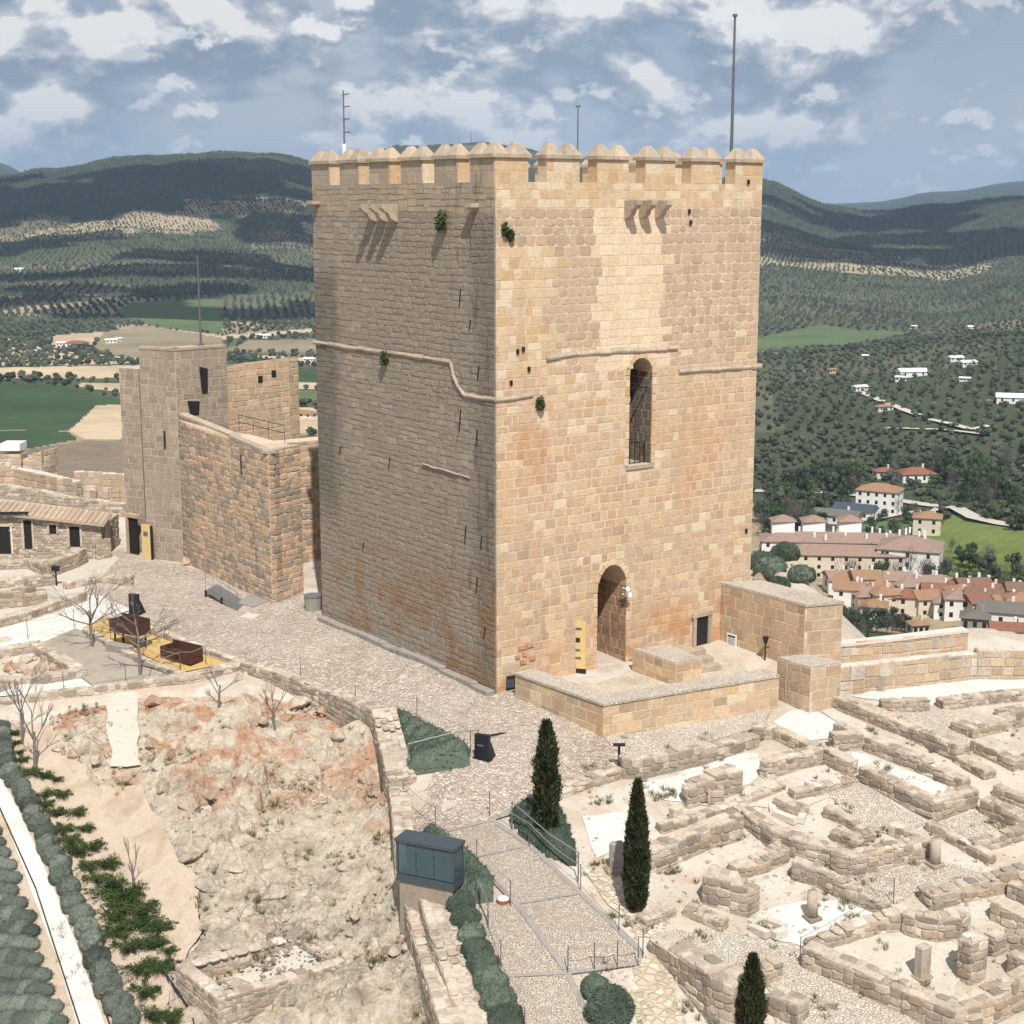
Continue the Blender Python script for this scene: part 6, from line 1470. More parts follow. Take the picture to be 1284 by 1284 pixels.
# ------------------------------------------------------------------ stone basin on the rock slope
def basin():
    O = [(219, 1219), (352, 1172), (380, 1168), (441, 1204), (312, 1256), (274, 1254)]
    zt = float(np.mean([G(*p)[2] for p in O])) + .28; P = [PZ(*p, zt) for p in ((220, 1210), (378, 1168), (438, 1205), (273, 1254))]; n = 4; cen = sum(P) / 4
    t = thing('stone_basin', P[0], 'rectangular roofless stone basin with pale rim sunk into the rock slope', 'basin'); S = Stones(t); th = .42
    for i in range(4):
        a, b = P[i], P[(i + 1) % 4]; ia, ib = a + (cen - a) / np.linalg.norm(cen - a) * th * 1.3, b + (cen - b) / np.linalg.norm(cen - b) * th * 1.3
        foot = [a, b, ib, ia]; block(t, foot, zt - 1.5, zt, 'ruinsmall', stones=S, core='ruinmortar'); o = (ia - a + ib - b); o[2] = 0; o /= np.linalg.norm(o); S.top(a, b, th, zt, zt, 'ruinsmall', o)
    S.flush()
    q = [p + (cen - p) * .08 for p in P]; MB().prism([p - UP * 1.2 for p in q], [p - UP * .75 for p in q]).build('floor', M['pebble'], t)
    k = PZ(292, 1245, zt - .7); MB().cbox(k, .9, .6, .02, .3).build('drain_opening', M['dark'], t)
basin()

# ------------------------------------------------------------------ loose rocks
def rock_mesh(seed, sub=3):
    r = random.Random(seed); bm = bmesh.new(); bmesh.ops.create_icosphere(bm, subdivisions=sub, radius=.5)
    pl = [(Vector((r.gauss(0, 1), r.gauss(0, 1), r.gauss(0, .8))).normalized(), r.uniform(.2, .36)) for _ in range(16)]
    for v in bm.verts:
        for nn, dd in pl:
            k = v.co.dot(nn)
            if k > dd: v.co -= nn * (k - dd)
        v.co *= 1 + r.uniform(-.04, .04)
    me = bpy.data.meshes.new('rock'); bm.to_mesh(me); bm.free(); me.materials.append(M['rock']); return me
ROCKS = [rock_mesh(300 + k) for k in range(7)]
RUB = [rock_mesh(350 + k, 1) for k in range(5)]
def rocks(spots, name, group, label_of):
    for i, (px, py, s, fl) in enumerate(spots):
        g = G(px, py); o = bpy.data.objects.new(name, ROCKS[i % 7]); COL.objects.link(o); o.location = tuple(g + UP * s * fl * .04); o.scale = (s, s * random.uniform(.7, 1), s * fl); o.rotation_euler = (random.uniform(-.2, .2), random.uniform(-.2, .2), random.uniform(0, 6)); tag(o, label_of(i), name, group)
RK = [(92,948,1.7,.7,'large pale boulder at the left end of the rock outcrop by the young tree'),(122,956,1.5,.7,'round boulder beside the foot of the pale strip path'),(108,930,1.2,.6,'cracked boulder just above the round boulder by the strip path'),(70,940,1.2,.5,'low boulder near the tops of the round shrubs'),(193,882,2.6,.45,'long flat grey rock at the top of the outcrop'),(230,890,1.8,.4,'flat pale rock just right of the long flat grey rock'),
 (205,905,1.6,.4,'pale lozenge rock in red earth'),(190,935,1.8,.7,'blocky rock at the left edge of the red outcrop'),(198,962,1.7,.75,'blocky rock lower down the left edge of the red outcrop'),(205,990,2.0,.8,'largest blocky rock at the lower left of the red outcrop'),(240,1010,2.6,.6,'broad pale rock shelf below the red earth'),(270,1000,1.8,.6,'pale rock beside the broad shelf'),(300,930,2.2,.5,'low broad rock in the middle of the red outcrop'),
 (330,905,1.6,.45,'flat rock under the retaining wall bank'),(372,884,3.2,.35,'long pale ledge rock under the plaza retaining wall'),(405,893,2.2,.4,'rounded ledge rock under the plaza retaining wall'),(370,930,1.9,.6,'dark sided rock under the sapling'),(425,925,2.2,.6,'grey rock near the corner of the retaining wall'),(460,980,2.4,.85,'big rounded boulder against the broad topped wall'),(470,995,1.6,.7,'small boulder in front of the big one against the wall'),
 (345,1120,3.2,.35,'wide pale rock slab low on the slope'),(300,1090,2.6,.4,'grey rock slab left of the wide pale slab'),(255,1164,.62,.6,'small loose dark stone on the soil beside the slope'),(235,1075,3.0,.45,'grey lichen covered rock at the left edge of the slope'),(262,1110,2.6,.4,'long grey rock with a shadowed crack'),(430,1090,1.8,.4,'low stone near the upright wall'),(445,1150,1.2,.5,'stone among rubble beside the ledge wall'),(440,1170,1.4,.4,'flat rubble stone beside the ledge wall'),
 (500,1180,.6,.7,'small pale stone on a rubble heap by the ledge wall'),(508,1190,.55,.7,'second small stone on the rubble heap by the ledge wall'),(495,1195,.7,.6,'dark stone on the rubble heap by the ledge wall'),(232,708,2.4,.55,'weathered rock at the foot of the curtain wall'),(252,712,1.6,.5,'low rock right of the weathered rock under the curtain wall')]
for i, (px, py, s, fl, lab) in enumerate(RK): rocks([(px, py, s * (.56 if s > 1 else 1), fl * 1.1)], 'rock', 'loose rocks on the slope', lambda i, lab=lab: lab)
def pit_rocks():
    vs = []
    for k in range(26):
        u, v = random.random(), random.random(); px = 8 + 70 * u; py = 826 + 20 * v; rocks([(px, py, random.uniform(.5, 1.1), .7)], 'rock', 'rocks filling the walled pit', lambda i: 'brown rock lying among others in the stone bordered pit on the left')
pit_rocks()
def slope_rubble():
    P = []; S = []
    for k in range(3000):
        px, py = random.uniform(60, 560), random.uniform(880, 1284)
        if not pnpoly(ROCKPOLY, np.array([px]), np.array([py]))[0] and random.random() < .75: continue
        g = G(px, py); P.append(g - UP * .05); S.append(random.choice((.08, .1, .14, .2, .3)))
    o = scatter('rubble', np.array(P), np.array(S), RUB, M['rock'], 'small loose rubble strewn over the rock slope')
    P = []; S = []
    for k in range(3200):
        px, py = random.uniform(720, 1284), random.uniform(900, 1284); g = G(px, py); P.append(g - UP * .03); S.append(random.choice((.07, .09, .12, .15, .2, .28)))
    scatter('rubble', np.array(P), np.array(S), RUB, M['ruinlit'], 'small loose stones strewn among the ruined walls')
slope_rubble()
def tuft_mesh(seed):
    r = random.Random(seed); vs = []; fs = []
    for k in range(26):
        a = r.uniform(0, 6.28); b = Vector((math.cos(a), math.sin(a), 0)) * r.uniform(0, .25); t = Vector((math.cos(a) * r.uniform(.1, .5), math.sin(a) * r.uniform(.1, .5), r.uniform(.3, .7))); s = Vector((-math.sin(a), math.cos(a), 0)) * .025; n = len(vs); vs += [b - s, b + s, b + t]; fs.append((n, n + 1, n + 2))
    me = bpy.data.meshes.new('tuft'); me.from_pydata([tuple(v) for v in vs], [], fs); return me
def weeds():
    tf = [tuft_mesh(k) for k in range(4)]; P = []; S = []
    spots = [(random.uniform(60, 560), random.uniform(890, 1284)) for _ in range(60)] + [(random.uniform(740, 1284), random.uniform(900, 1284)) for _ in range(80)]
    for px, py in spots:
        for k in range(random.randint(2, 12)):
            g = G(px + random.gauss(0, 9), py + random.gauss(0, 5)); P.append(g); S.append(random.uniform(.18, .42))
    scatter('dry_grass', np.array(P), np.array(S), tf, M['drygrass'], 'tufts of dry grass and weeds among rocks and ruins')
weeds()

# ------------------------------------------------------------------ shrubs
def shrub_mesh(name, mat, seed, sx=1, sy=1, sz=.7, leaves=900, ls=.05, bump=.06, ex=.8, sub=3):
    """a clipped cushion: a bumpy body with leaf faces standing out of it"""
    r = random.Random(seed); bm = bmesh.new(); bmesh.ops.create_icosphere(bm, subdivisions=sub, radius=.5)
    for v in bm.verts:
        d = v.co.normalized(); q = Vector((abs(d.x) ** ex * (1 if d.x > 0 else -1), abs(d.y) ** .8 * (1 if d.y > 0 else -1), d.z)); k = 1 + bump * r.uniform(-1, 1) + .08 * math.sin(d.x * 6 + seed) * math.sin(d.y * 5)
        v.co = Vector((q.x * sx * .5, q.y * sy * .5, max(-.02, d.z * sz * .62 + sz * .28))) * k
    pts = [(v.co.copy(), v.normal.copy()) for v in bm.verts if v.co.z > .03]; faces = [f for f in bm.faces if f.calc_center_median().z > .03]; ar = [f.calc_area() for f in faces]
    bm.normal_update()
    for f in r.choices(faces, ar, k=leaves):
        a, b, c = (v.co for v in f.verts[:3]); u, v = r.random(), r.random()
        if u + v > 1: u, v = 1 - u, 1 - v
        p = a + (b - a) * u + (c - a) * v; n = f.normal; t = (n + Vector((r.gauss(0, .5), r.gauss(0, .5), r.gauss(0, .4)))).normalized() * ls * r.uniform(.7, 1.5); s = t.orthogonal().normalized() * ls * .3
        x = [bm.verts.new(p - s), bm.verts.new(p + s), bm.verts.new(p + t)]; bm.faces.new(x)
    me = bpy.data.meshes.new(name); bm.to_mesh(me); bm.free(); me.materials.append(mat); return me
DARKR = [shrub_mesh('round_shrub', M['hedge'], 30 + k, 1, 1, .72) for k in range(4)]
ROUND = [shrub_mesh('round_shrub', M['lavender'], 10 + k, 1, 1, .72) for k in range(4)]
def place(me, name, px, py, sc, yaw, label, cat, group=None, dz=0.0):
    o = bpy.data.objects.new(name, me); COL.objects.link(o); g = G(px, py); o.location = (g[0], g[1], g[2] + dz); o.scale = sc if isinstance(sc, tuple) else (sc,) * 3; o.rotation_euler = (0, 0, yaw); return tag(o, label, cat, group)
for i, (cx, cy) in enumerate([(5,180),(8,203),(10,228),(18,258),(20,282),(28,305),(38,342),(58,372),(80,402),(95,438),(115,468),(125,500),(147,535),(170,574),(178,616),(198,656),(225,692),(228,734),(258,780),(272,836),(305,882),(325,932),(342,979),(360,1040),(385,1097),(403,1148),(440,1212),(470,1268)]):
    px, py = cx / 2.96, 850 + cy / 2.96 + 4; k = min(1.0, max(.62, .62 + (py - 900) / 700)); d = np.linalg.norm(G(px, py) - CAM); w = (27 + (py - 900) * .045) / F * d
    place(ROUND[i % 4], 'round_shrub', px, py + 3, (w * .76, w * .72, w * .80), i, 'clipped round grey green lavender shrub in the row along the white garden path', 'shrub', 'round shrubs beside the garden path')
def row_mesh(seed):
    r = random.Random(seed); bm = bmesh.new(); x = -3.1
    while x < 3.15:
        w = r.uniform(.92, 1.08) * (1 if abs(x) < 2.9 else .85); res = bmesh.ops.create_icosphere(bm, subdivisions=2, radius=.5)
        for v in res['verts']:
            k = 1 + r.uniform(-.05, .05); v.co = Vector((v.co.x * .95 * k + x, v.co.y * w * k, max(0, v.co.z * .62 + .22) * w * k))
        x += r.uniform(.3, .42)
    bm.normal_update(); fs = list(bm.faces); n = [f.normal.copy() for f in fs]; c = [f.calc_center_median() for f in fs]
    for k in range(5200):
        i = r.randrange(len(c))
        if c[i].z < .05: continue
        p = c[i] + Vector((r.uniform(-.06, .06), r.uniform(-.06, .06), r.uniform(-.03, .03))); t = (n[i] + Vector((r.gauss(0, .4), r.gauss(0, .4), r.gauss(0, .4)))).normalized() * r.uniform(.03, .08); q = t.orthogonal().normalized() * .018
        bm.faces.new([bm.verts.new(p - q), bm.verts.new(p + q), bm.verts.new(p + t)])
    me = bpy.data.meshes.new('lavender_row'); bm.to_mesh(me); bm.free(); me.materials.append(M['lavender']); return me
ROWS = [row_mesh(500 + k) for k in range(3)]
for i, (cx, cy) in enumerate([(0,570),(15,612),(35,652),(55,697),(75,742),(65,792),(95,838),(130,888),(145,943),(140,993),(155,1048),(190,1108),(195,1163),(230,1223),(250,1280)]):
    px, py = cx / 2.96, 850 + cy / 2.96 + 5; e = G(px, py); a = G(px - 90, py + 1 - 4); L = 6.5; d = (e - a) * np.array([1, 1, 0]); d /= np.linalg.norm(d); w = (25 + (py - 1040) * .02) / F * np.linalg.norm(e - CAM)
    c = e - d * L / 2; o = bpy.data.objects.new('lavender_row', ROWS[i % 3]); COL.objects.link(o); o.location = (c[0], c[1], float(H(c[0], c[1])) - .05); o.scale = (L / 7.0, w * 1.1, w * 1.2); o.rotation_euler = (0, math.atan2(float(H(*a[:2]) - H(*e[:2])), np.linalg.norm(e - a)), math.atan2(d[1], d[0]))
    tag(o, 'long clipped grey green lavender row lying left of the white garden path', 'shrub', 'lavender rows left of the garden path')
# low junipers: fans of feathery branches
def juniper_mesh(seed):
    r = random.Random(seed); vs = []; fs = []
    for b in range(22):
        a = r.uniform(-1.4, 1.4) + (0 if r.random() < .7 else math.pi); L = r.uniform(.3, .75); el = r.uniform(.05, .6)
        for k in range(110):
            t = r.random() ** .8; p = Vector((math.cos(a) * L * t, math.sin(a) * L * t, .05 + math.sin(t * 2.4) * el * .35)); w = .13 * (1 - t * .8)
            p += Vector((r.gauss(0, w), r.gauss(0, w), r.gauss(0, w * .5))); d = Vector((math.cos(a) + r.gauss(0, .6), math.sin(a) + r.gauss(0, .6), r.uniform(.0, .9))).normalized() * r.uniform(.035, .085); s = d.orthogonal().normalized() * .013
            n = len(vs); vs += [p - s, p + s, p + d]; fs.append((n, n + 1, n + 2))
    me = bpy.data.meshes.new('juniper'); me.from_pydata([tuple(v) for v in vs], [], fs); me.materials.append(M['juniper']); return me
JUN = [juniper_mesh(5 + k) for k in range(5)]
for i, (cx, cy, s) in enumerate([(50,200,.9),(60,235,.7),(70,270,.7),(85,300,.9),(110,350,1.3),(160,360,1.2),(210,372,.8),(165,430,1.2),(235,432,1.1),(170,465,1.1),(205,500,1.3),(280,500,1.2),(310,555,1.1),(235,560,1.2),(255,600,1.3),(280,640,1.6),(340,625,1.4),(390,690,1.6),(330,700,1.2),(360,745,1.2),(420,765,1.6),(390,800,1.6),(470,800,1.8),(450,840,1.8),(520,860,1.8),(420,890,1.5),(500,920,1.8),(570,930,1.5),(430,945,1.4),(470,1000,1.3),(550,990,1.7),(620,1010,.9),(510,1080,1.6),(600,1075,1.4),(540,1165,1.4),(570,1250,1.3),(630,1265,1.2)]):
    place(JUN[i % 5], 'juniper', cx / 2.96, 850 + cy / 2.96 + 3, s * .74, random.uniform(-.9, .5), 'low spreading green juniper clump on the bare soil slope right of the round shrubs', 'shrub', 'low junipers on the garden slope')
# drip hoses
for pts, lab in (([(0,1016),(45,1117),(104,1300)], 'thin black drip hose along the left edge of the white path'), ([(62,1080),(100,1180),(142,1300)], 'thin black drip hose under the row of round shrubs'), ([(208,1225),(225,1250),(240,1272),(244,1290)], 'loose black hose curling across the soil below the junipers')):
    m = MB(); m.path([G(*p) + UP * .1 for p in densify(pts, 12, False)], .03, 4); tag(m.build('drip_hose', M['black']), lab, 'hose')
# clipped hedges: a sheet of cushions in a bed outline
def hedge(poly, h, label, mat='hedge', rows=1.0, holes=None):
    W = np.array([G(*p)[:2] for p in densify(poly, 10)]); lo, hi = W.min(0), W.max(0); res = .13; X, Y = np.meshgrid(np.arange(lo[0], hi[0], res), np.arange(lo[1], hi[1], res)); ins = pnpoly(W, X, Y); d = np.where(ins, poly_dist(W, X, Y), 0)
    prof = np.sqrt(np.clip(1 - (1 - np.clip(d / .55, 0, 1)) ** 2, 0, 1)); ridge = .82 + .18 * np.abs(np.sin((X * U[0] + Y * U[1]) * math.pi / .9 * rows + .4 * np.sin((X * V[0] + Y * V[1]) * 2.1)))
    Z = H(X, Y) + .02 + h * prof * ridge * (1 + .12 * fbm(X, Y, .4, 2)); nx = len(X[0]); ny = len(X); i = np.arange(ny - 1)[:, None] * nx + np.arange(nx - 1)[None, :]; m = (ins[:-1, :-1] | ins[1:, :-1] | ins[:-1, 1:] | ins[1:, 1:]); q = np.stack([i, i + 1, i + nx + 1, i + nx], -1)[m]
    V3 = np.stack([X.ravel(), Y.ravel(), Z.ravel()], 1); used, inv = np.unique(q, return_inverse=True); vs = V3[used]; base = len(vs); qs = inv.reshape(-1, 4)
    c = V3[q].mean(1); a_ = V3[q]; nn = np.cross(a_[:, 2] - a_[:, 0], a_[:, 3] - a_[:, 1]); nn /= np.linalg.norm(nn, axis=1)[:, None]; k = rng.integers(0, len(c), len(c) * 5); p = c[k] + rng.uniform(-.07, .07, (len(k), 3)) * np.array([1, 1, .3]); t = nn[k] + rng.normal(0, .45, (len(k), 3)); t /= np.linalg.norm(t, axis=1)[:, None]; t *= rng.uniform(.05, .11, (len(k), 1)); s = np.cross(t, rng.normal(0, 1, (len(k), 3))); s /= np.linalg.norm(s, axis=1)[:, None]; s *= .022
    lv = np.stack([p - s, p + s, p + t], 1).reshape(-1, 3); lt = base + np.arange(len(lv)).reshape(-1, 3)
    t0 = thing('hedge', (W[0][0], W[0][1], float(H(W[0][0], W[0][1]))), label, 'hedge'); off = root_loc(t0)
    link('foliage', fast_mesh('foliage', np.concatenate([vs, lv]) - off, qs, lt), M[mat], t0)
hedge([(492,902),(500,899),(560,928),(592,948),(590,960),(512,974)], .65, 'triangular dark green clipped hedge beside the black totem on the plaza')
hedge([(640,1022),(658,1012),(700,1012),(712,1040),(724,1078),(722,1086),(690,1074),(655,1050)], .6, 'wedge shaped clipped hedge round the foot of the thick cypress')
hedge([(528,1045),(545,1043),(585,1070),(624,1112),(622,1130),(598,1136),(566,1134),(560,1118),(590,1112),(560,1070)], .6, 'clipped hedge wrapping round the glass cabinet beside the ramp')
for i, (px, py, s) in enumerate([(578,1140,1.15),(584,1160,1.15),(592,1180,1.1),(598,1200,1.2),(606,1220,1.25),(615,1240,1.3),(624,1264,1.35),(634,1288,1.4)]):
    place(DARKR[i % 4], 'round_shrub', px, py, s * .78, i * 1.3, 'dark green round bush in the row beside the broad pale topped wall', 'shrub', 'round bushes beside the ramp wall')
GB = [shrub_mesh('round_bush', M['hedge'], 90 + k, 1, 1, .8, 1500) for k in range(2)]
place(GB[0], 'round_bush', 746, 1246, .8, 0, 'smaller upper round bush in the bed at the foot of the ramp', 'bush'); place(GB[1], 'round_bush', 764, 1278, 1.35, 1, 'larger round green bush at the bottom edge right of the ramp', 'bush')
# cypresses
def cypress(px, pyb, pyt, w, label, seed, lump=.12):
    r = np.random.default_rng(seed); g = G(px, pyb); h = ZY(pyt, g[1]) - g[2]; t = thing('cypress_tree', g, label, 'tree'); MB().tube(g - UP * .1, g + UP * h * .5, .1, .05, 7).build('trunk', M['bark'], t)
    n = 9000; z = r.random(n) ** 1.15; tp = .62 if lump < .15 else .38; prof = np.clip(np.sin(np.clip(z * .93 + .07, 0, 1) * math.pi) ** (.55 if lump < .15 else .4) * (1.08 - tp * z), .02, 2); a = r.uniform(0, 6.283, n); lum = 1 + lump * np.sin(a * 3 + z * 17 + seed) + lump * np.sin(a * 5 - z * 31) + lump * .7 * r.normal(0, 1, n); rad = w / 2 * prof * lum * np.sqrt(r.uniform(.45, 1, n))
    p = np.stack([rad * np.cos(a), rad * np.sin(a), .12 + z * (h - .15)], 1); d = np.stack([np.cos(a) * .5, np.sin(a) * .5, np.full(n, 1.1)], 1) + r.normal(0, .3, (n, 3)); d /= np.linalg.norm(d, axis=1)[:, None]; d *= r.uniform(.1, .22, (n, 1)); s = np.cross(d, r.normal(0, 1, (n, 3))); s /= np.linalg.norm(s, axis=1)[:, None]; s *= .04
    vs = np.stack([p - s, p + s, p + d], 1).reshape(-1, 3); core = []; 
    K = 14
    for i in range(K + 1):
        zz = i / K; pr = max(.02, math.sin(min(1, zz * .93 + .07) * math.pi) ** .55 * (1.08 - tp * zz)) * w / 2 * .72
        core += [(math.cos(q) * pr, math.sin(q) * pr, .1 + zz * (h - .4)) for q in np.linspace(0, 6.283, 9)[:-1]]
    b = len(vs); q = [(b + i * 8 + j, b + i * 8 + (j + 1) % 8, b + (i + 1) * 8 + (j + 1) % 8, b + (i + 1) * 8 + j) for i in range(K) for j in range(8)]
    link('foliage', fast_mesh('foliage', np.concatenate([vs, core]), q, np.arange(b).reshape(-1, 3)), M['cypress'], t)
cypress(685, 1052, 905, .78, 'thick uneven dark cypress rising from the wedge hedge beside the ramp', 1, .2)
cypress(797, 1143, 979, .92, 'slender pointed dark cypress among the ruins right of the ramp', 2, .07)
cypress(941, 1305, 1199, .85, 'short dark cypress cut off by the bottom edge of the picture', 3, .07)
# leafless trees
def bare_tree(px, py, pyt, label, spread=1.0, seed=0, n0=6):
    r = random.Random(seed); g = G(px, py); h = ZY(pyt, g[1]) - g[2]; t = thing('bare_tree', g, label, 'tree'); tr = MB(); br = MB(); th = h * .42; base = Vector(g)
    rad = .03 + .012 * h; tr.tube(base - Vector((0, 0, .1)), base + Vector((r.uniform(-.1, .1), 0, th)), rad, rad * .7, 7)
    def grow(p, d, L, rd, lev):
        q = p + d * L; br.tube(p, q, rd, rd * .6, 4 if lev > 1 else 5)
        if lev >= 4: return
        for k in range(r.choice((2, 3, 3) if lev < 3 else (1, 2, 2))):
            e = (d + Vector((r.gauss(0, .42), r.gauss(0, .42), r.gauss(.12, .3))) * spread).normalized(); grow(q if r.random() < .6 else p + d * L * r.uniform(.5, .9), e, L * r.uniform(.6, .85), rd * .58, lev + 1)
    for k in range(n0):
        a = 6.283 * k / n0 + r.uniform(-.3, .3); el = r.uniform(.3, 1.0); grow(base + Vector((0, 0, th * r.uniform(.55, 1.0))), Vector((math.cos(a) * math.cos(el) * spread, math.sin(a) * math.cos(el) * spread, math.sin(el))).normalized(), h * r.uniform(.2, .27), rad * .5, 0)
    tr.build('trunk', M['bark'], t); br.build('branches', M['bark'], t)
bare_tree(116, 812, 700, 'leafless tree with upswept twigs standing in the grey gravel bed', 1.0, 4, 7)
bare_tree(176, 847, 732, 'leafless tree between the rusty lectern and the grey bed', 1.0, 9, 6)
bare_tree(274, 886, 822, 'thin bare sapling at the top of the rock slope', .5, 2, 3)
bare_tree(345, 918, 845, 'thin bare sapling standing below the plaza retaining wall', .35, 3, 3)
bare_tree(28, 930, 842, 'bare staked sapling near the left edge above the junipers', .4, 5, 3)
bare_tree(44, 966, 850, 'taller bare sapling beside the staked one above the junipers', .4, 6, 3)
bare_tree(168, 1112, 1046, 'tiny bare sapling on the soil slope beside the junipers', .25, 7, 2)

# ------------------------------------------------------------------ things on the plaza and in the beds
def lectern(px, py, leg, label, L=1.9):
    g = G(px, py); t = thing('rusty_lectern', g, label, 'lectern'); x = np.array([.82, -.57, 0]); y = np.array([.57, .82, 0]); z = g + UP * leg; h = .55; w = .8
    b = MB(); e = .03
    b.box(z - x * L / 2 - y * w / 2, x * L, y * e, UP * h); b.box(z - x * L / 2 + y * (w / 2 - e), x * L, y * e, UP * (h + .15)); b.box(z - x * L / 2 - y * (w / 2 - e), x * e, y * (w - 2 * e), UP * h); b.box(z + x * (L / 2 - e) - y * (w / 2 - e), x * e, y * (w - 2 * e), UP * h); b.build('box', M['corten'], t)
    MB().box(z - x * (L / 2 - .05) - y * (w / 2 - .05), x * (L - .1), y * (w - .1), UP * .3).build('panel', M['corten'], t)
    if leg > .3:
        for sx in (-.4, .4):
            for sy in (-.3, .3): MB().cbox(g + x * L * sx + y * w * sy - UP * .1, .08, .08, leg + .1, .6).build('leg', M['corten'], t)
lectern(164, 812, .75, 'rusty steel lectern box on legs between the two bare trees'); lectern(228, 828, .05, 'rusty steel trough box resting on the yellow gravel')
g = G(150, 818); o = thing('stone_bench', g, 'dark low bench block beside the kerb under the bare tree', 'bench'); MB().cbox(g, 1.4, .45, .4, -.55).build('seat', M['slab'], o, bevel=.03); MB().cbox(g - UP * .1, 1.0, .35, .12, -.55).build('foot', M['iron'], o)
def totem(px, py, pyt, w, label, yaw=-.5, lean=.12):
    g = G(px, py); h = ZY(pyt, g[1]) - g[2]; t = thing('dark_totem', g, label, 'information panel'); x = np.array([math.cos(yaw), math.sin(yaw), 0]); y = np.array([-x[1], x[0], 0])
    MB().prism([g - x * w / 2 - y * .08, g + x * w / 2 - y * .08, g + x * w / 2 + y * .08, g - x * w / 2 + y * .08], [g - x * w / 2 - y * .08 + UP * h, g + x * w / 2 - y * .08 + UP * h * 1.03, g + x * w / 2 + y * .08 + UP * h * 1.03, g - x * w / 2 + y * .08 + UP * h]).build('panel', M['black'], t, bevel=.015)
    MB().prism([g - x * w * .5 + y * .09, g + x * w * .5 + y * .09, g + x * w * .5 + y * .5, g - x * w * .5 + y * .5], [g - x * w * .5 + y * .09 + UP * h * .7, g + x * w * .5 + y * .09 + UP * h * .7, g + x * w * .5 + y * .12 + UP * h * .7, g - x * w * .5 + y * .12 + UP * h * .7]).build('back_brace', M['black'], t)
    MB().cbox(g - UP * .02, w * 1.2, .3, .06, yaw).build('foot', M['iron'], t)
    MB().box(g - x * w * .3 - y * .09 + UP * h * .55, x * w * .45, -y * .01, UP * .06).build('printed_line', M['polemetal'], t)
totem(605, 952, 921, .62, 'dark blue totem standing in the cobbles beside the triangular hedge'); totem(169, 771, 745, .62, 'dark totem behind the right hand bare tree at the plaza edge')
g = G(623, 922); o = thing('floor_grate', g, 'narrow dark slot grate in the cobbles right of the triangular hedge', 'grate'); MB().cbox(g, .85, .18, .05, .55).build('grate_plate', M['iron'], o); MB().cbox(g + UP * -.04, .95, .26, .07, .55).build('frame', M['slab'], o)
g = G(37, 696); o = thing('floodlight', g, 'dark floodlight head on a short stand in the left court', 'floodlight'); MB().tube(g, g + UP * .5, .12, .08).build('stand', M['black'], o); MB().tube(g + UP * .45, g + UP * .95, .3, .12, 8).build('lamp_head', M['black'], o)
g = G(71, 735); o = thing('floodlight', g, 'small dark post light among the rubble walls of the left court', 'floodlight'); MB().tube(g, g + UP * .9, .05).build('stand', M['black'], o); MB().cbox(g + UP * .85, .4, .25, .25).build('lamp_head', M['black'], o)
g = G(776, 966); o = thing('post_light', g, 'thin dark post with flat head at the start of the long low wall', 'lamp'); h = ZY(935, g[1]) - g[2]; MB().tube(g, g + UP * h, .05).build('stem', M['iron'], o); MB().cbox(g + UP * h, .45, .18, .07).build('lamp_head', M['iron'], o); MB().cbox(g, .35, .25, .16).build('foot', M['iron'], o)
g = G(773, 1092); o = thing('tombstone', g, 'dark upright stone slab in the shade left of the tall cypress', 'stone'); MB().cbox(g - UP * .1, .5, .25, 1.15, .3).build('slab', M['slab'], o, bevel=.08); MB().cbox(g - UP * .1, .8, .5, .25, .3).build('foot', M['ruin'], o, bevel=.05)
def cabinet():
    zb = -1.35; A = PZ(497, 1098, zb); Bp = PZ(569, 1112, zb); h = ZY(1068, Bp[1]) - zb; x = (Bp - A); x[2] = 0; L = np.linalg.norm(x); x /= L; y = np.array([-x[1], x[0], 0]); w = .75
    t = thing('glass_cabinet', A, 'blue grey glass and steel cabinet box at the head of the ramp wall', 'cabinet'); f = MB(); s = .07
    MB().box(A - x * .04 - y * .04 + UP * h, x * (L + .08), y * (w + .08), UP * .1).build('roof', M['teal'], t); MB().box(A - UP * .16, x * L, y * w, UP * .24).build('base', M['teal'], t)
    for px_ in (0, L - s):
        for py_ in (0, w - s): f.box(A + x * px_ + y * py_ + UP * .12, x * s, y * s, UP * (h - .12))
    f.build('frame', M['teal'], t)
    MB().box(A + x * .08 + y * .06 - UP * 2.0, x * (L - .16), y * (w - .1), UP * 1.84).build('plinth', M['ruin'], t)
    n = 3
    for k in range(n): MB().box(A + x * (s + (L - 2 * s) * k / n + .01) + y * .02 + UP * .12, x * ((L - 2 * s) / n - .02), y * .02, UP * (h - .14)).build('glass_pane', M['bluegls'], t)
    MB().box(A + x * (L - .03) + y * s + UP * .12, x * .02, y * (w - 2 * s), UP * (h - .14)).build('door', M['bluegls'], t); MB().tube(A + x * (L + .02) + y * .7 + UP * .9, A + x * (L + .02) + y * .7 + UP * 1.2, .025).build('handle', M['steel'], t)
    MB().box(A + y * (w - .03) + UP * .12, x * L, y * .02, UP * (h - .14)).build('back_panel', M['teal'], t)
    for k, c in enumerate((.22, .5, .76)): MB().box(A + x * L * c - x * .2 + y * .35 + UP * (h - .4), x * .4, y * .3, UP * .18).build('machine', M['white'], t)
    MB().box(A + x * L * .15 + y * .35 + UP * .15, x * L * .3, y * .3, UP * .45).build('machine', M['polemetal'], t); MB().box(A + x * L * .55 + y * .35 + UP * .15, x * L * .3, y * .3, UP * .4).build('machine', M['polemetal'], t)
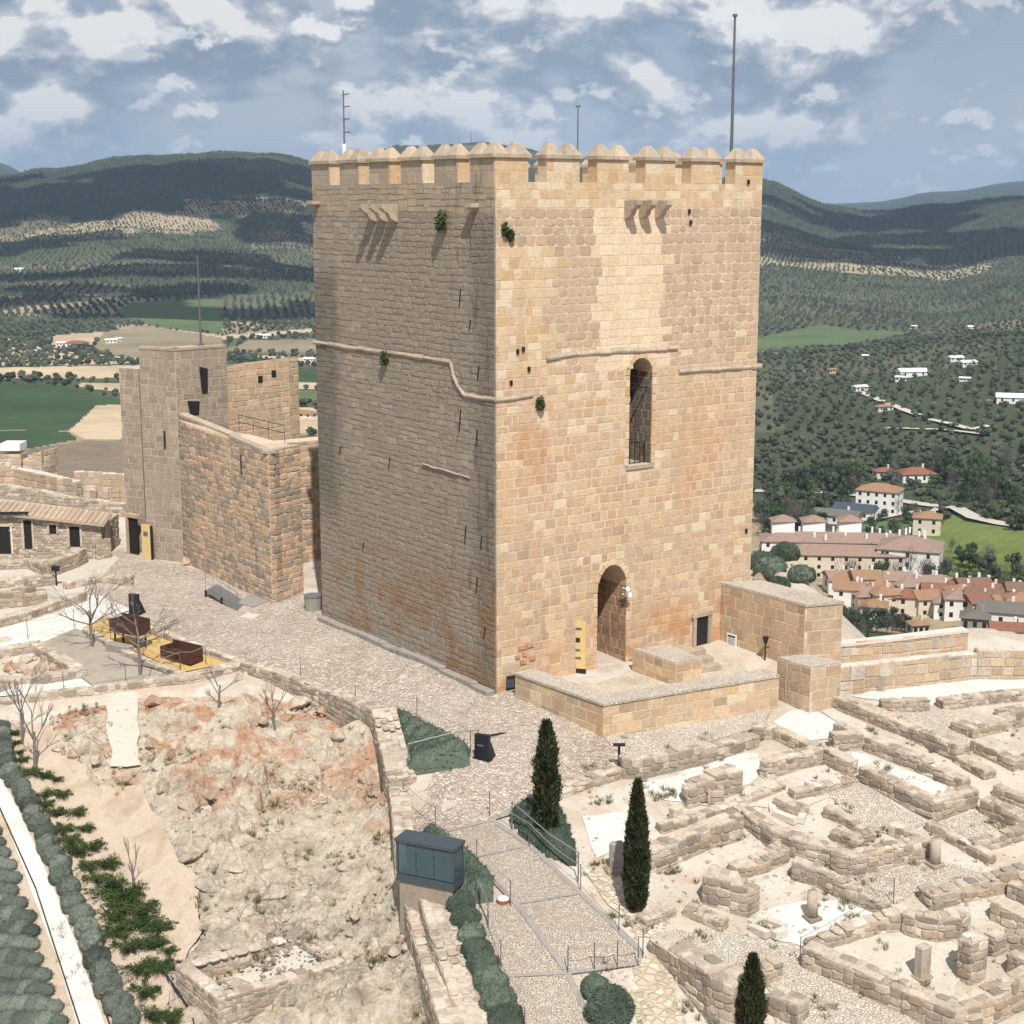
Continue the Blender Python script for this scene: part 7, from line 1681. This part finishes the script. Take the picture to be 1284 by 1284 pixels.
def glass_mat():
    m = MT('tinted_glass', 0.12, .5); b = m.b; tr = m.N('ShaderNodeBsdfTransparent'); tr.inputs[0].default_value = (.55, .68, .72, 1); mx = m.N('ShaderNodeMixShader'); mx.inputs[0].default_value = .5
    b.inputs['Base Color'].default_value = (.09, .14, .16, 1); out = m.nt.nodes['Material Output']; m.L.new(tr.outputs[0], mx.inputs[1]); m.L.new(b.outputs[0], mx.inputs[2]); m.L.new(mx.outputs[0], out.inputs[0]); return m.m
M['bluegls'] = glass_mat(); cabinet()
g = G(631, 1131); o = thing('life_ring_lamp', g, 'round white topped ground lamp with red rim beside the ramp edge', 'lamp'); o.name = 'ground_lamp'; MB().tube(g, g + UP * .12, .24, .22, 14).build('rim', M['redlamp'], o); MB().tube(g + UP * .12, g + UP * .16, .2, .15, 14).build('lamp_glass', M['white'], o)
# rope fences: thin posts with sagging ropes
def rope_fence(pts, label, h=.95, ropes=(.9,), sag=.12, r=.016):
    P = [G(*p) for p in pts]; t = thing('rope_fence', P[0], label, 'fence')
    for p in P: MB().tube(p - UP * .1, p + UP * h, r).build('post', M['post'], t)
    for z in ropes:
        for a, b in zip(P[:-1], P[1:]):
            MB().path([a + (b - a) * k / 8 + UP * (z - sag * math.sin(math.pi * k / 8)) for k in range(9)], .011, 4).build('rope', M['rope'], t)
rope_fence([(506,1010),(546,1042),(598,1086),(640,1138)], 'rope fence along the left edge of the ramp head beside the cabinet hedge'); rope_fence([(602,1140),(628,1215),(658,1300)], 'rope fence on the left edge of the lower ramp beside the bushes')
rope_fence([(614,1024),(664,1064),(728,1118),(776,1170),(806,1200)], 'rope fence on the right edge of the ramp'); rope_fence([(377,850),(446,886),(523,902),(590,945)], 'rope fence at the plaza edge above the triangular hedge')
rope_fence([(-10,796),(35,802),(93,788),(140,772)], 'rope fence along the white path on the left'); rope_fence([(80,868),(158,860),(226,842),(258,834)], 'rope fence along the near edge of the gravel beds'); rope_fence([(139,806),(180,826),(226,845)], 'short rope fence between the grey and yellow gravel beds')
rope_fence([(5,618),(18,622),(34,626),(50,629),(72,634),(104,634),(122,636),(137,637),(151,638)], 'dark post and rope fence along the upper walk at far left', 1.3, (1.2, .6)); rope_fence([(712,1222),(745,1218),(774,1215),(800,1212)], 'low rope fence closing the foot of the ramp bed'); rope_fence([(1003,1210),(1120,1135),(1040,1100)], 'thin rope fence among the ruins by the white court')
# handrails of light steel over the hedges
def rail(pts, hs, label):
    P = [G(*p) + UP * h for p, h in zip(pts, hs)]; t = thing('handrail', P[0], label, 'railing'); MB().path(P, .025, 6).build('rail', M['steel'], t)
    for p in (P[0], P[-1]): MB().tube((p[0], p[1], float(H(p[0], p[1]))), p, .025).build('post', M['steel'], t)
rail([(512,965),(570,950),(600,944)], (1.0, 1.0, .9), 'pale steel handrail crossing the triangular hedge'); rail([(642,1040),(690,1082),(725,1105)], (1.0, 1.0, 1.0), 'pale steel handrail along the wedge hedge beside the ramp'); rail([(598,1135),(612,1165)], (.9, .9), 'short pale steel handrail at the corner of the cabinet hedge')
# cut plants by the cliff, right of the keep
for i, (px, py, s, lab) in enumerate([(955, 712, 1.2, 'dark green shrub on the cliff edge touching the right edge of the keep'), (966, 722, 1.4, 'low shrub on the cliff edge right of the keep'), (985, 700, 1.2, 'farther shrub behind the cliff rocks right of the keep'), (1005, 728, 1.1, 'shrub behind the annex roof beside the pale rocks'), (975, 740, 1.0, 'small shrub just above the annex roof')]):
    place(GB[i % 2], 'cliff_shrub', px, py, (s * 1.3, s * 1.2, s), i, lab, 'shrub')
rocks([(1000, 722, 2.6, .5)], 'rock', 'cliff rocks', lambda i: 'broad pale rock on the cliff edge behind the annex roof'); rocks([(978, 728, 1.8, .5)], 'rock', 'cliff rocks', lambda i: 'smaller pale rock between shrubs at the cliff edge'); rocks([(952, 728, 1.4, .6)], 'rock', 'cliff rocks', lambda i: 'pale rock against the right edge of the keep')

# ------------------------------------------------------------------ the town below and the scattered farms
M['plaster'] = plain('white_plaster', (0.72, 0.70, 0.66), .85, 0, .12, .4); M['cream'] = plain('cream_plaster', (0.62, 0.54, 0.42), .85, 0, .15, .4)
def tiles(name, cols):
    cols = [tuple(v * .6 for v in q) for q in cols]
    m = MT(name, .9, .1); c = m.ramp(m.noise(.9, 6, .7), [(.3 + .4 * i / (len(cols) - 1), k) for i, k in enumerate(cols)]); return m.done(c, m.bump(m.noise(6, 3), .6, .1))
M['tile_pink'] = tiles('faded_roof_tiles', [srgb(166,138,124), srgb(184,156,140), srgb(150,126,112)]); M['tile_red'] = tiles('red_roof_tiles', [srgb(154,104,84), srgb(168,118,96), srgb(140,94,78)]); M['tile_brown'] = tiles('brown_roof_tiles', [srgb(140,112,96), srgb(158,126,106)]); M['tile_orange'] = tiles('orange_roof_tiles', [srgb(174,136,106), srgb(188,150,120)]); M['tile_grey'] = tiles('grey_sheet_roof', [srgb(128,122,112), srgb(140,134,124)])
def house(px, py, w, d, h, yaw, roof, wall, label, hip=True, wins=(3, 1), name='house', chim=1, rh=None, base=None):
    g = GF(px, py) if base is None else base; sc = .62 if name == 'farmhouse' else 1.0; w, d, h = w * sc, d * sc, h * sc; x = np.array([math.cos(yaw), math.sin(yaw), 0]); y = np.array([-x[1], x[0], 0]); t = thing(name, g, label, 'house'); z = UP * h
    c = lambda a, b, zz=0: g + x * w * a + y * d * b + UP * zz
    MB().prism([c(-.5, -.5, -3), c(.5, -.5, -3), c(.5, .5, -3), c(-.5, .5, -3)], [c(-.5, -.5, h), c(.5, -.5, h), c(.5, .5, h), c(-.5, .5, h)]).build('wall', M[wall], t)
    rh = rh or d * .22; o = .5; e = [g + x * (w / 2 + o) * a + y * (d / 2 + o) * b + z for a, b in ((-1, -1), (1, -1), (1, 1), (-1, 1))]; k = min(d * .5, w * .5) if hip else -o
    r0 = g - x * (w / 2 - k) + z + UP * rh; r1 = g + x * (w / 2 - k) + z + UP * rh; m = MB(); m.add([*e, r0, r1, *(p - UP * .15 for p in e)], [(0, 1, 5, 4), (2, 3, 4, 5), (1, 2, 5), (3, 0, 4), (6, 9, 8, 7), (0, 6, 7, 1), (1, 7, 8, 2), (2, 8, 9, 3), (3, 9, 6, 0)]); rf = m.build('roof', M[roof], t)
    if chim: MB().box(g + x * w * .2 + y * d * .1 + z + UP * rh * .3, x * .7, y * .7, UP * (rh * .7 + 1.0)).build('chimney', M[wall], rf)
    nx, nz = wins; fl = h / nz
    for k in range(nz):
        for i in range(nx):
            p = c((i + .5) / nx - .5, -.5, fl * k + fl * .32) - y * .04; MB().box(p - x * .5, x * 1.0, y * .05, UP * fl * .45).build('window', M['dark'], t)
        for i in range(max(1, nx // 2)):
            for sgn in (-1, 1):
                if (CAM - g) @ (x * sgn) < 0: continue
                p = c(.5 * sgn, (i + .5) / max(1, nx // 2) - .5, fl * k + fl * .32) + x * (.02 * sgn); MB().box(p - y * .5, y * 1.0, x * .05 * sgn, UP * fl * .45).build('window', M['dark'], t)
    return t, g, x, y
T = [(1078,744,9,9,3,.2,'tile_pink','plaster','first house of the near row with faded tiles'),(1070,758,10,8,5,-.3,'tile_red','plaster','house with bright red roof just above the annex corner'),(1110,752,12,9,5,.1,'tile_pink','plaster','pale roofed house beside the bright red roof'),(1102,765,13,9,5,-.25,'tile_pink','cream','wide faded roof house in front of the bare tree'),(1095,775,9,8,4,-.25,'tile_orange','plaster','house with orange roof nearest the parapet'),(1140,757,12,9,6,.2,'tile_pink','plaster','wide grey pink roof in the middle of the near row'),(1162,749,10,9,5,.1,'tile_orange','cream','small orange roof at the back of the near row'),
 (1175,764,11,9,6,-.2,'tile_red','plaster','house with red roof right of the wide pink roof'),(1205,766,11,9,6,.15,'tile_orange','plaster','house with tan orange roof before the brown roofs'),(1232,772,12,10,6,-.3,'tile_brown','plaster','brown roofed house with white chimneys'),(1255,786,15,11,5,-.35,'tile_grey','plaster','grey sheet roofed house nearest the right edge'),(1222,790,9,8,4,-.3,'tile_grey','slab','low grey shed left of the grey roofed house'),(1270,764,12,9,5,.2,'tile_pink','plaster','pink roofed house at the right edge'),(1230,756,12,9,5,.1,'tile_pink','plaster','faded roof house behind the brown roofs'),(1190,752,10,8,5,-.1,'tile_pink','plaster','faded roof house behind the red roof'),(1262,802,10,8,3,-.2,'tile_red','plaster','red roof just above the parapet at the right edge'),(1150,795,6,5,3,.2,'tile_orange','cream','tiny tan roofed hut right behind the parapet'),(1128,742,9,7,4,-.1,'tile_orange','plaster','small orange roof under the apartment block trees'),(1050,742,9,8,5,.1,'tile_pink','plaster','house roof partly hidden by the annex')]
for px, py, w, d, h, yaw, r, wl, lab in T: house(px, py, w * .78, d * .85, h, yaw, r, wl, lab, random.random() < .5, (3, max(1, int(h // 3))))
for k in range(24):
    px = 1062 + (k % 12) * 20 + random.uniform(-5, 5); py = 748 + (k // 12) * 14 + (px - 1060) * .07 + random.uniform(-3, 3); t0 = house(px, py, random.uniform(6.5, 9), random.uniform(7, 8.5), random.uniform(4.5, 6.5), random.uniform(-.3, .2), random.choice(['tile_pink', 'tile_pink', 'tile_orange', 'tile_red', 'tile_brown']), random.choice(['plaster', 'cream']), 'tile roofed terrace house packed among its neighbours below the parapet', random.random() < .25, (2, 2))[0]; t0['group'] = 'terrace houses of the town'
def apartments():
    g0 = GF(1060, 716)
    a, _, _, _ = house(1046, 707, 46, 11, 8.0, -.10, 'tile_pink', 'plaster', 'long pink roofed apartment block with rows of balconies at the back of the town', True, (12, 3), 'apartment_block', 0, 2.2)
    b, _, _, _ = house(1066, 722, 40, 11, 7.5, -.10, 'tile_pink', 'cream', 'front wing of the apartment block with brown balconies and pink roof', True, (10, 3), 'apartment_block', 0, 2.2)
    c, _, _, _ = house(1140, 720, 18, 16, 9, -.35, 'tile_pink', 'plaster', 'square white end block of the apartments with pink hipped roof', True, (3, 3), 'apartment_block', 1, 3)
    for px, lab in ((980, 'left'), (1018, 'middle'), (1063, 'right')):
        p = GF(px, 700); q = thing('roof_pavilion', p + UP * 9, {'left': 'leftmost', 'middle': 'middle', 'right': 'rightmost'}[lab] + ' white roof pavilion with a small hipped roof on the apartment block', 'roof pavilion'); MB().cbox(p + UP * 8, 7, 6, 4.4, -.1).build('wall', M['white'], q)
        m = MB(); o = p + UP * 12.4; m.add([o + np.array([-4, -3.6, 0]), o + np.array([4, -3.6, 0]), o + np.array([4, 3.6, 0]), o + np.array([-4, 3.6, 0]), o + UP * 1.8], [(0, 1, 4), (1, 2, 4), (2, 3, 4), (3, 0, 4), (3, 2, 1, 0)]); m.build('roof', M['tile_pink'], q)
    for k in range(22):
        px = 985 + k * 8.2 + random.uniform(-2, 2); p = GF(px, 704 + random.uniform(-4, 8)); q = MB(); q.cbox(p + UP * 8.5, .6, .6, 1.9); o = q.build('chimney', M['white']); tag(o, 'small white chimney on the long pink roof of the apartment block', 'chimney', 'chimneys of the apartment block')
apartments()
house(1102, 642, 15, 10, 8.5, -.45, 'tile_orange', 'plaster', 'large white three storey villa with tan hipped roof beyond the town', True, (5, 3), 'villa', 0); house(1162, 669, 9, 8, 6, -.3, 'tile_orange', 'cream', 'ruined tan house at the edge of the meadow', True, (2, 2)); house(1148, 603, 14, 10, 3.5, .1, 'tile_red', 'plaster', 'white house with pinkish red roof among the dark trees', True, (4, 1)); house(1108, 599, 8, 6, 3, .1, 'tile_red', 'cream', 'small red roofed house left of the pinkish roof', True, (2, 1)); house(1050, 655, 16, 8, 3, -.5, 'tile_grey', 'plaster', 'low pale shed left of the large white villa', False, (3, 1)); house(1072, 648, 14, 9, 3, -.5, 'teal', 'plaster', 'blue roofed lean to beside the large white villa', False, (3, 1)); 
for px, py, w, h, r, wl, lab in ((1143,472,26,5,'white','plaster','largest white farm building on the olive slope'),(1130,478,10,4,'white','plaster','small white annex beside the largest farm building'),(1198,453,14,4,'white','plaster','upper white farmhouse near the right edge'),(1213,459,16,4,'white','plaster','white farmhouse just below the upper one'),(1210,478,9,3,'white','plaster','tiny white house under the pair of farmhouses'),(1078,490,13,4,'white','plaster','white house at the head of the dirt track'),(1108,515,14,4,'tile_orange','plaster','white house with tan roof below the dirt track'),(1270,505,26,5,'white','plaster','white farm sheds at the right edge'),(1278,585,20,4,'teal','plaster','pale house with blue awning at the right edge'),(1044,468,10,4,'tile_orange','cream','tan farm ruin among the olives'),(1084,449,7,3,'white','plaster','tiny white hut on the olive slope'),(1006,440,8,4,'tile_red','plaster','white house with red roof on the green valley floor'),(975,442,16,3,'tile_red','cream','red roofed shed on the green valley floor'),(1145,412,10,4,'white','plaster','white house at the valley end under the hills'),(1218,412,14,3,'white','plaster','long white house under the right hills'),
   (97,434,26,4,'tile_red','plaster','long red roofed farm shed in the fields on the left'),(78,434,12,4,'white','plaster','white shed left of the red roofed farm shed'),(139,430,14,4,'white','plaster','pale farmhouse by the curved row of trees'),(150,427,9,3,'white','plaster','small pale house right of the pale farmhouse'),(332,424,16,4,'white','plaster','white farm in the fields behind the gate tower'),(388,453,12,3,'white','plaster','white shed just left of the keep wall'),(24,340,18,5,'white','plaster','far white house low on the left hill'),(382,523,16,3,'tile_orange','plaster','small farm by the pond left of the keep')):
    house(px, py, w, w * .5, h, random.uniform(-.5, .5), r, wl, lab, r != 'white', (3, 1), 'farmhouse', 0)
# trees of the town
def leafy(name, mat, seed, twig=False):
    r = random.Random(seed); vs = []; fs = []; bm = bmesh.new(); lobes = [(Vector((r.gauss(0, .17), r.gauss(0, .17), r.uniform(.35, .95))), r.uniform(.16, .27)) for _ in range(9)]
    if not twig:
        for c, s in lobes: bmesh.ops.create_icosphere(bm, subdivisions=1, radius=s * .75, matrix=Matrix.Translation(c))
    for k in range(420 if not twig else 300):
        c, s = r.choice(lobes); d = Vector((r.gauss(0, 1), r.gauss(0, 1), r.gauss(.2, 1))).normalized(); p = c + d * s * r.uniform(.7, 1.1)
        if twig: t = (d * .5 + Vector((0, 0, .9))).normalized() * r.uniform(.12, .3); q = t.orthogonal().normalized() * .008
        else: t = (d + Vector((r.gauss(0, .5),) * 3)).normalized() * r.uniform(.05, .1); q = t.orthogonal().normalized() * r.uniform(.03, .05)
        bm.faces.new([bm.verts.new(p - q), bm.verts.new(p + q), bm.verts.new(p + t)])
    bmesh.ops.create_cone(bm, segments=6, radius1=.035, radius2=.015, depth=.8 if twig else .4, matrix=Matrix.Translation((0, 0, .35 if twig else .15)))
    me = bpy.data.meshes.new(name); bm.to_mesh(me); bm.free(); me.materials.append(mat); return me
TREES = [leafy('leafy_tree', M['tree'], 70 + k) for k in range(4)] + [leafy('leafy_tree', M['olive'], 76 + k) for k in range(2)]; GTREES = [leafy('grey_tree', M['greytree'], 80 + k, True) for k in range(3)]
def town_trees():
    spots = []
    for poly, n, sz in (([(1030,715),(1090,716),(1150,712),(1175,735),(1050,742)], 26, (5, 8)), ([(1060,770),(1100,780),(1190,795),(1180,806),(1060,806)], 20, (4, 6)), ([(950,640),(1060,640),(1030,668),(955,690)], 34, (5, 9)), ([(955,600),(1080,600),(1080,640),(955,640)], 44, (5, 9)), ([(1080,585),(1284,570),(1284,640),(1200,640),(1150,620)], 60, (5, 9)), ([(1050,668),(1075,675),(1120,640),(1160,650),(1140,668),(1070,690)], 14, (4, 6)), ([(1190,690),(1284,725),(1284,740),(1190,715)], 16, (4, 7)), ([(1180,715),(1284,735),(1284,762),(1200,748)], 16, (4, 7)), ([(960,700),(1000,735),(960,740)], 8, (4, 6)), ([(1240,650),(1284,655),(1284,668),(1230,660)], 8, (4, 6))):
        p = np.array(poly, float); k = 0
        while k < n:
            x, y = random.uniform(p[:, 0].min(), p[:, 0].max()), random.uniform(p[:, 1].min(), p[:, 1].max())
            if pnpoly(poly, np.array([x]), np.array([y]))[0]: spots.append((x, y, random.uniform(*sz))); k += 1
    for i, (x, y, s) in enumerate(spots):
        grey = random.random() < .3; s *= .85; me = random.choice(GTREES if grey else TREES); g = GF(x, y); o = bpy.data.objects.new('grey_tree' if grey else 'leafy_tree', me); COL.objects.link(o); o.location = g; o.scale = (s, s, s * random.uniform(.9, 1.3)); o.rotation_euler = (0, 0, random.uniform(0, 6)); tag(o, 'leafless grey brown tree among the houses and gardens below the hill' if grey else 'dark green leafy tree among the houses and gardens below the hill', 'tree', 'grey trees of the town' if grey else 'green trees of the town')
town_trees()
def far_road(pts, w, name='road', mat='concrete'):
    P = densify(pts, 6, False); W = np.array([GF(*p)[:2] for p in P]); n = len(W); t = np.gradient(W, axis=0); t /= np.linalg.norm(t, axis=1)[:, None]; nn = np.stack([-t[:, 1], t[:, 0]], 1)
    a, b = W + nn * w / 2, W - nn * w / 2; z = np.maximum(farH(a[:, 0], a[:, 1]), farH(b[:, 0], b[:, 1])) + .5; vs = np.concatenate([np.column_stack([a, z]), np.column_stack([b, z])]); tag(link(name, fast_mesh(name, vs, [(i, i + 1, n + i + 1, n + i) for i in range(n - 1)]), M[mat]), kind='structure')
far_road([(945,617),(1000,617),(1060,620),(1132,630),(1200,640),(1222,652),(1290,664)], 6); far_road([(1078,492),(1100,502),(1130,514),(1152,522)], 5, 'dirt_track', 'beigegravel'); far_road([(1165,527),(1195,534),(1215,540),(1240,535)], 5, 'dirt_track', 'beigegravel'); far_road([(945,443),(985,440),(1015,437)], 6, 'dirt_track', 'beigegravel'); far_road([(1085,655),(1130,645),(1200,638)], 4, 'dirt_track', 'beigegravel'); far_road([(1110,538),(1180,540),(1240,547)], 4, 'dirt_track', 'beigegravel'); far_road([(0,424),(60,440),(120,446),(180,452)], 5, 'dirt_track', 'beigegravel')
# masts on the far hill top
for px, h, lab in ((591, 36, 'red and white lattice mast on the far hill top behind the battlements'), (576, 22, 'thin grey mast on the far hill top left of the lattice mast')):
    az = math.atan((px - CC) * CP / F); P = np.array([math.sin(az), math.cos(az)]) * 4380; z = float(farH(P[:1], P[1:])[0]); p = np.array([P[0], P[1], z]); t = thing('radio_mast', p, lab, 'mast'); MB().tube(p, p + UP * h * .55, 1.3, .9).build('lower_mast', M['polemetal'], t); MB().tube(p + UP * h * .55, p + UP * h, .9, .4).build('upper_mast', M['redlamp'] if h > 30 else M['polemetal'], t)
p = np.array([*TUV(0, 0)[:2], 0])
# ------------------------------------------------------------------ clouds overhead (they shade the hills) and the air
def clouds():
    vs = []; fs = []; b = 0
    spots = [(150,222,300,90),(330,218,300,90),(250,335,220,60),(70,262,330,120),(200,245,420,130),(330,262,330,110),(20,300,200,70),(250,385,150,60),(90,372,170,50),(1010,318,330,120),(1120,300,260,90),(1230,255,330,100),(960,250,300,100)]
    for i, (px, py, rx, ry) in enumerate(spots):
        g = GF(px, py); c = g - SUN_T * (1150 / -SUN_T[2] * 1.0) * 1.0
        for k in range(7):
            bm = bmesh.new(); bmesh.ops.create_icosphere(bm, subdivisions=3, radius=1); o = Vector((random.uniform(-.9, .9) * rx, random.uniform(-.9, .9) * ry * 2.4, random.uniform(-20, 20))); s = random.uniform(.2, .55)
            for v in bm.verts:
                q = v.co.copy(); n = 1 + .3 * math.sin(q.x * 5 + i) * math.sin(q.y * 4 + k) + .15 * math.sin(q.z * 11 + q.x * 9); v.co = Vector((q.x * rx * s * n, q.y * ry * 2.2 * s * n, (q.z if q.z > 0 else q.z * .3) * 80 * n)) + o + Vector(c)
            n0 = len(vs); vs += [tuple(v.co) for v in bm.verts]; fs += [tuple(v.index + n0 for v in f.verts) for f in bm.faces]; bm.free()
    me = bpy.data.meshes.new('clouds'); me.from_pydata(vs, [], fs); m = MT('cloud_white', 1.0, 0.0); m.done((.85, .85, .86)); tag(link('clouds', me, m.m, None, True), 'low white clouds drifting over the hills', kind='stuff')
clouds()
def haze():
    m = bpy.data.materials.new('pale_air'); m.use_nodes = True; nt = m.node_tree; nt.nodes.clear(); o = nt.nodes.new('ShaderNodeOutputMaterial'); v = nt.nodes.new('ShaderNodeVolumePrincipled')
    v.inputs['Color'].default_value = (.56, .75, 1.0, 1); v.inputs['Density'].default_value = HAZE; v.inputs['Anisotropy'].default_value = 0.1; nt.links.new(v.outputs[0], o.inputs['Volume'])
    mb = MB(); mb.box((-14500, -14500, -260), (29000, 0, 0), (0, 29000, 0), (0, 0, 260 + 420)); ob = mb.build('haze', m); tag(ob, 'thin pale blue air over the valley', kind='stuff')
HAZE = 8e-5
haze()
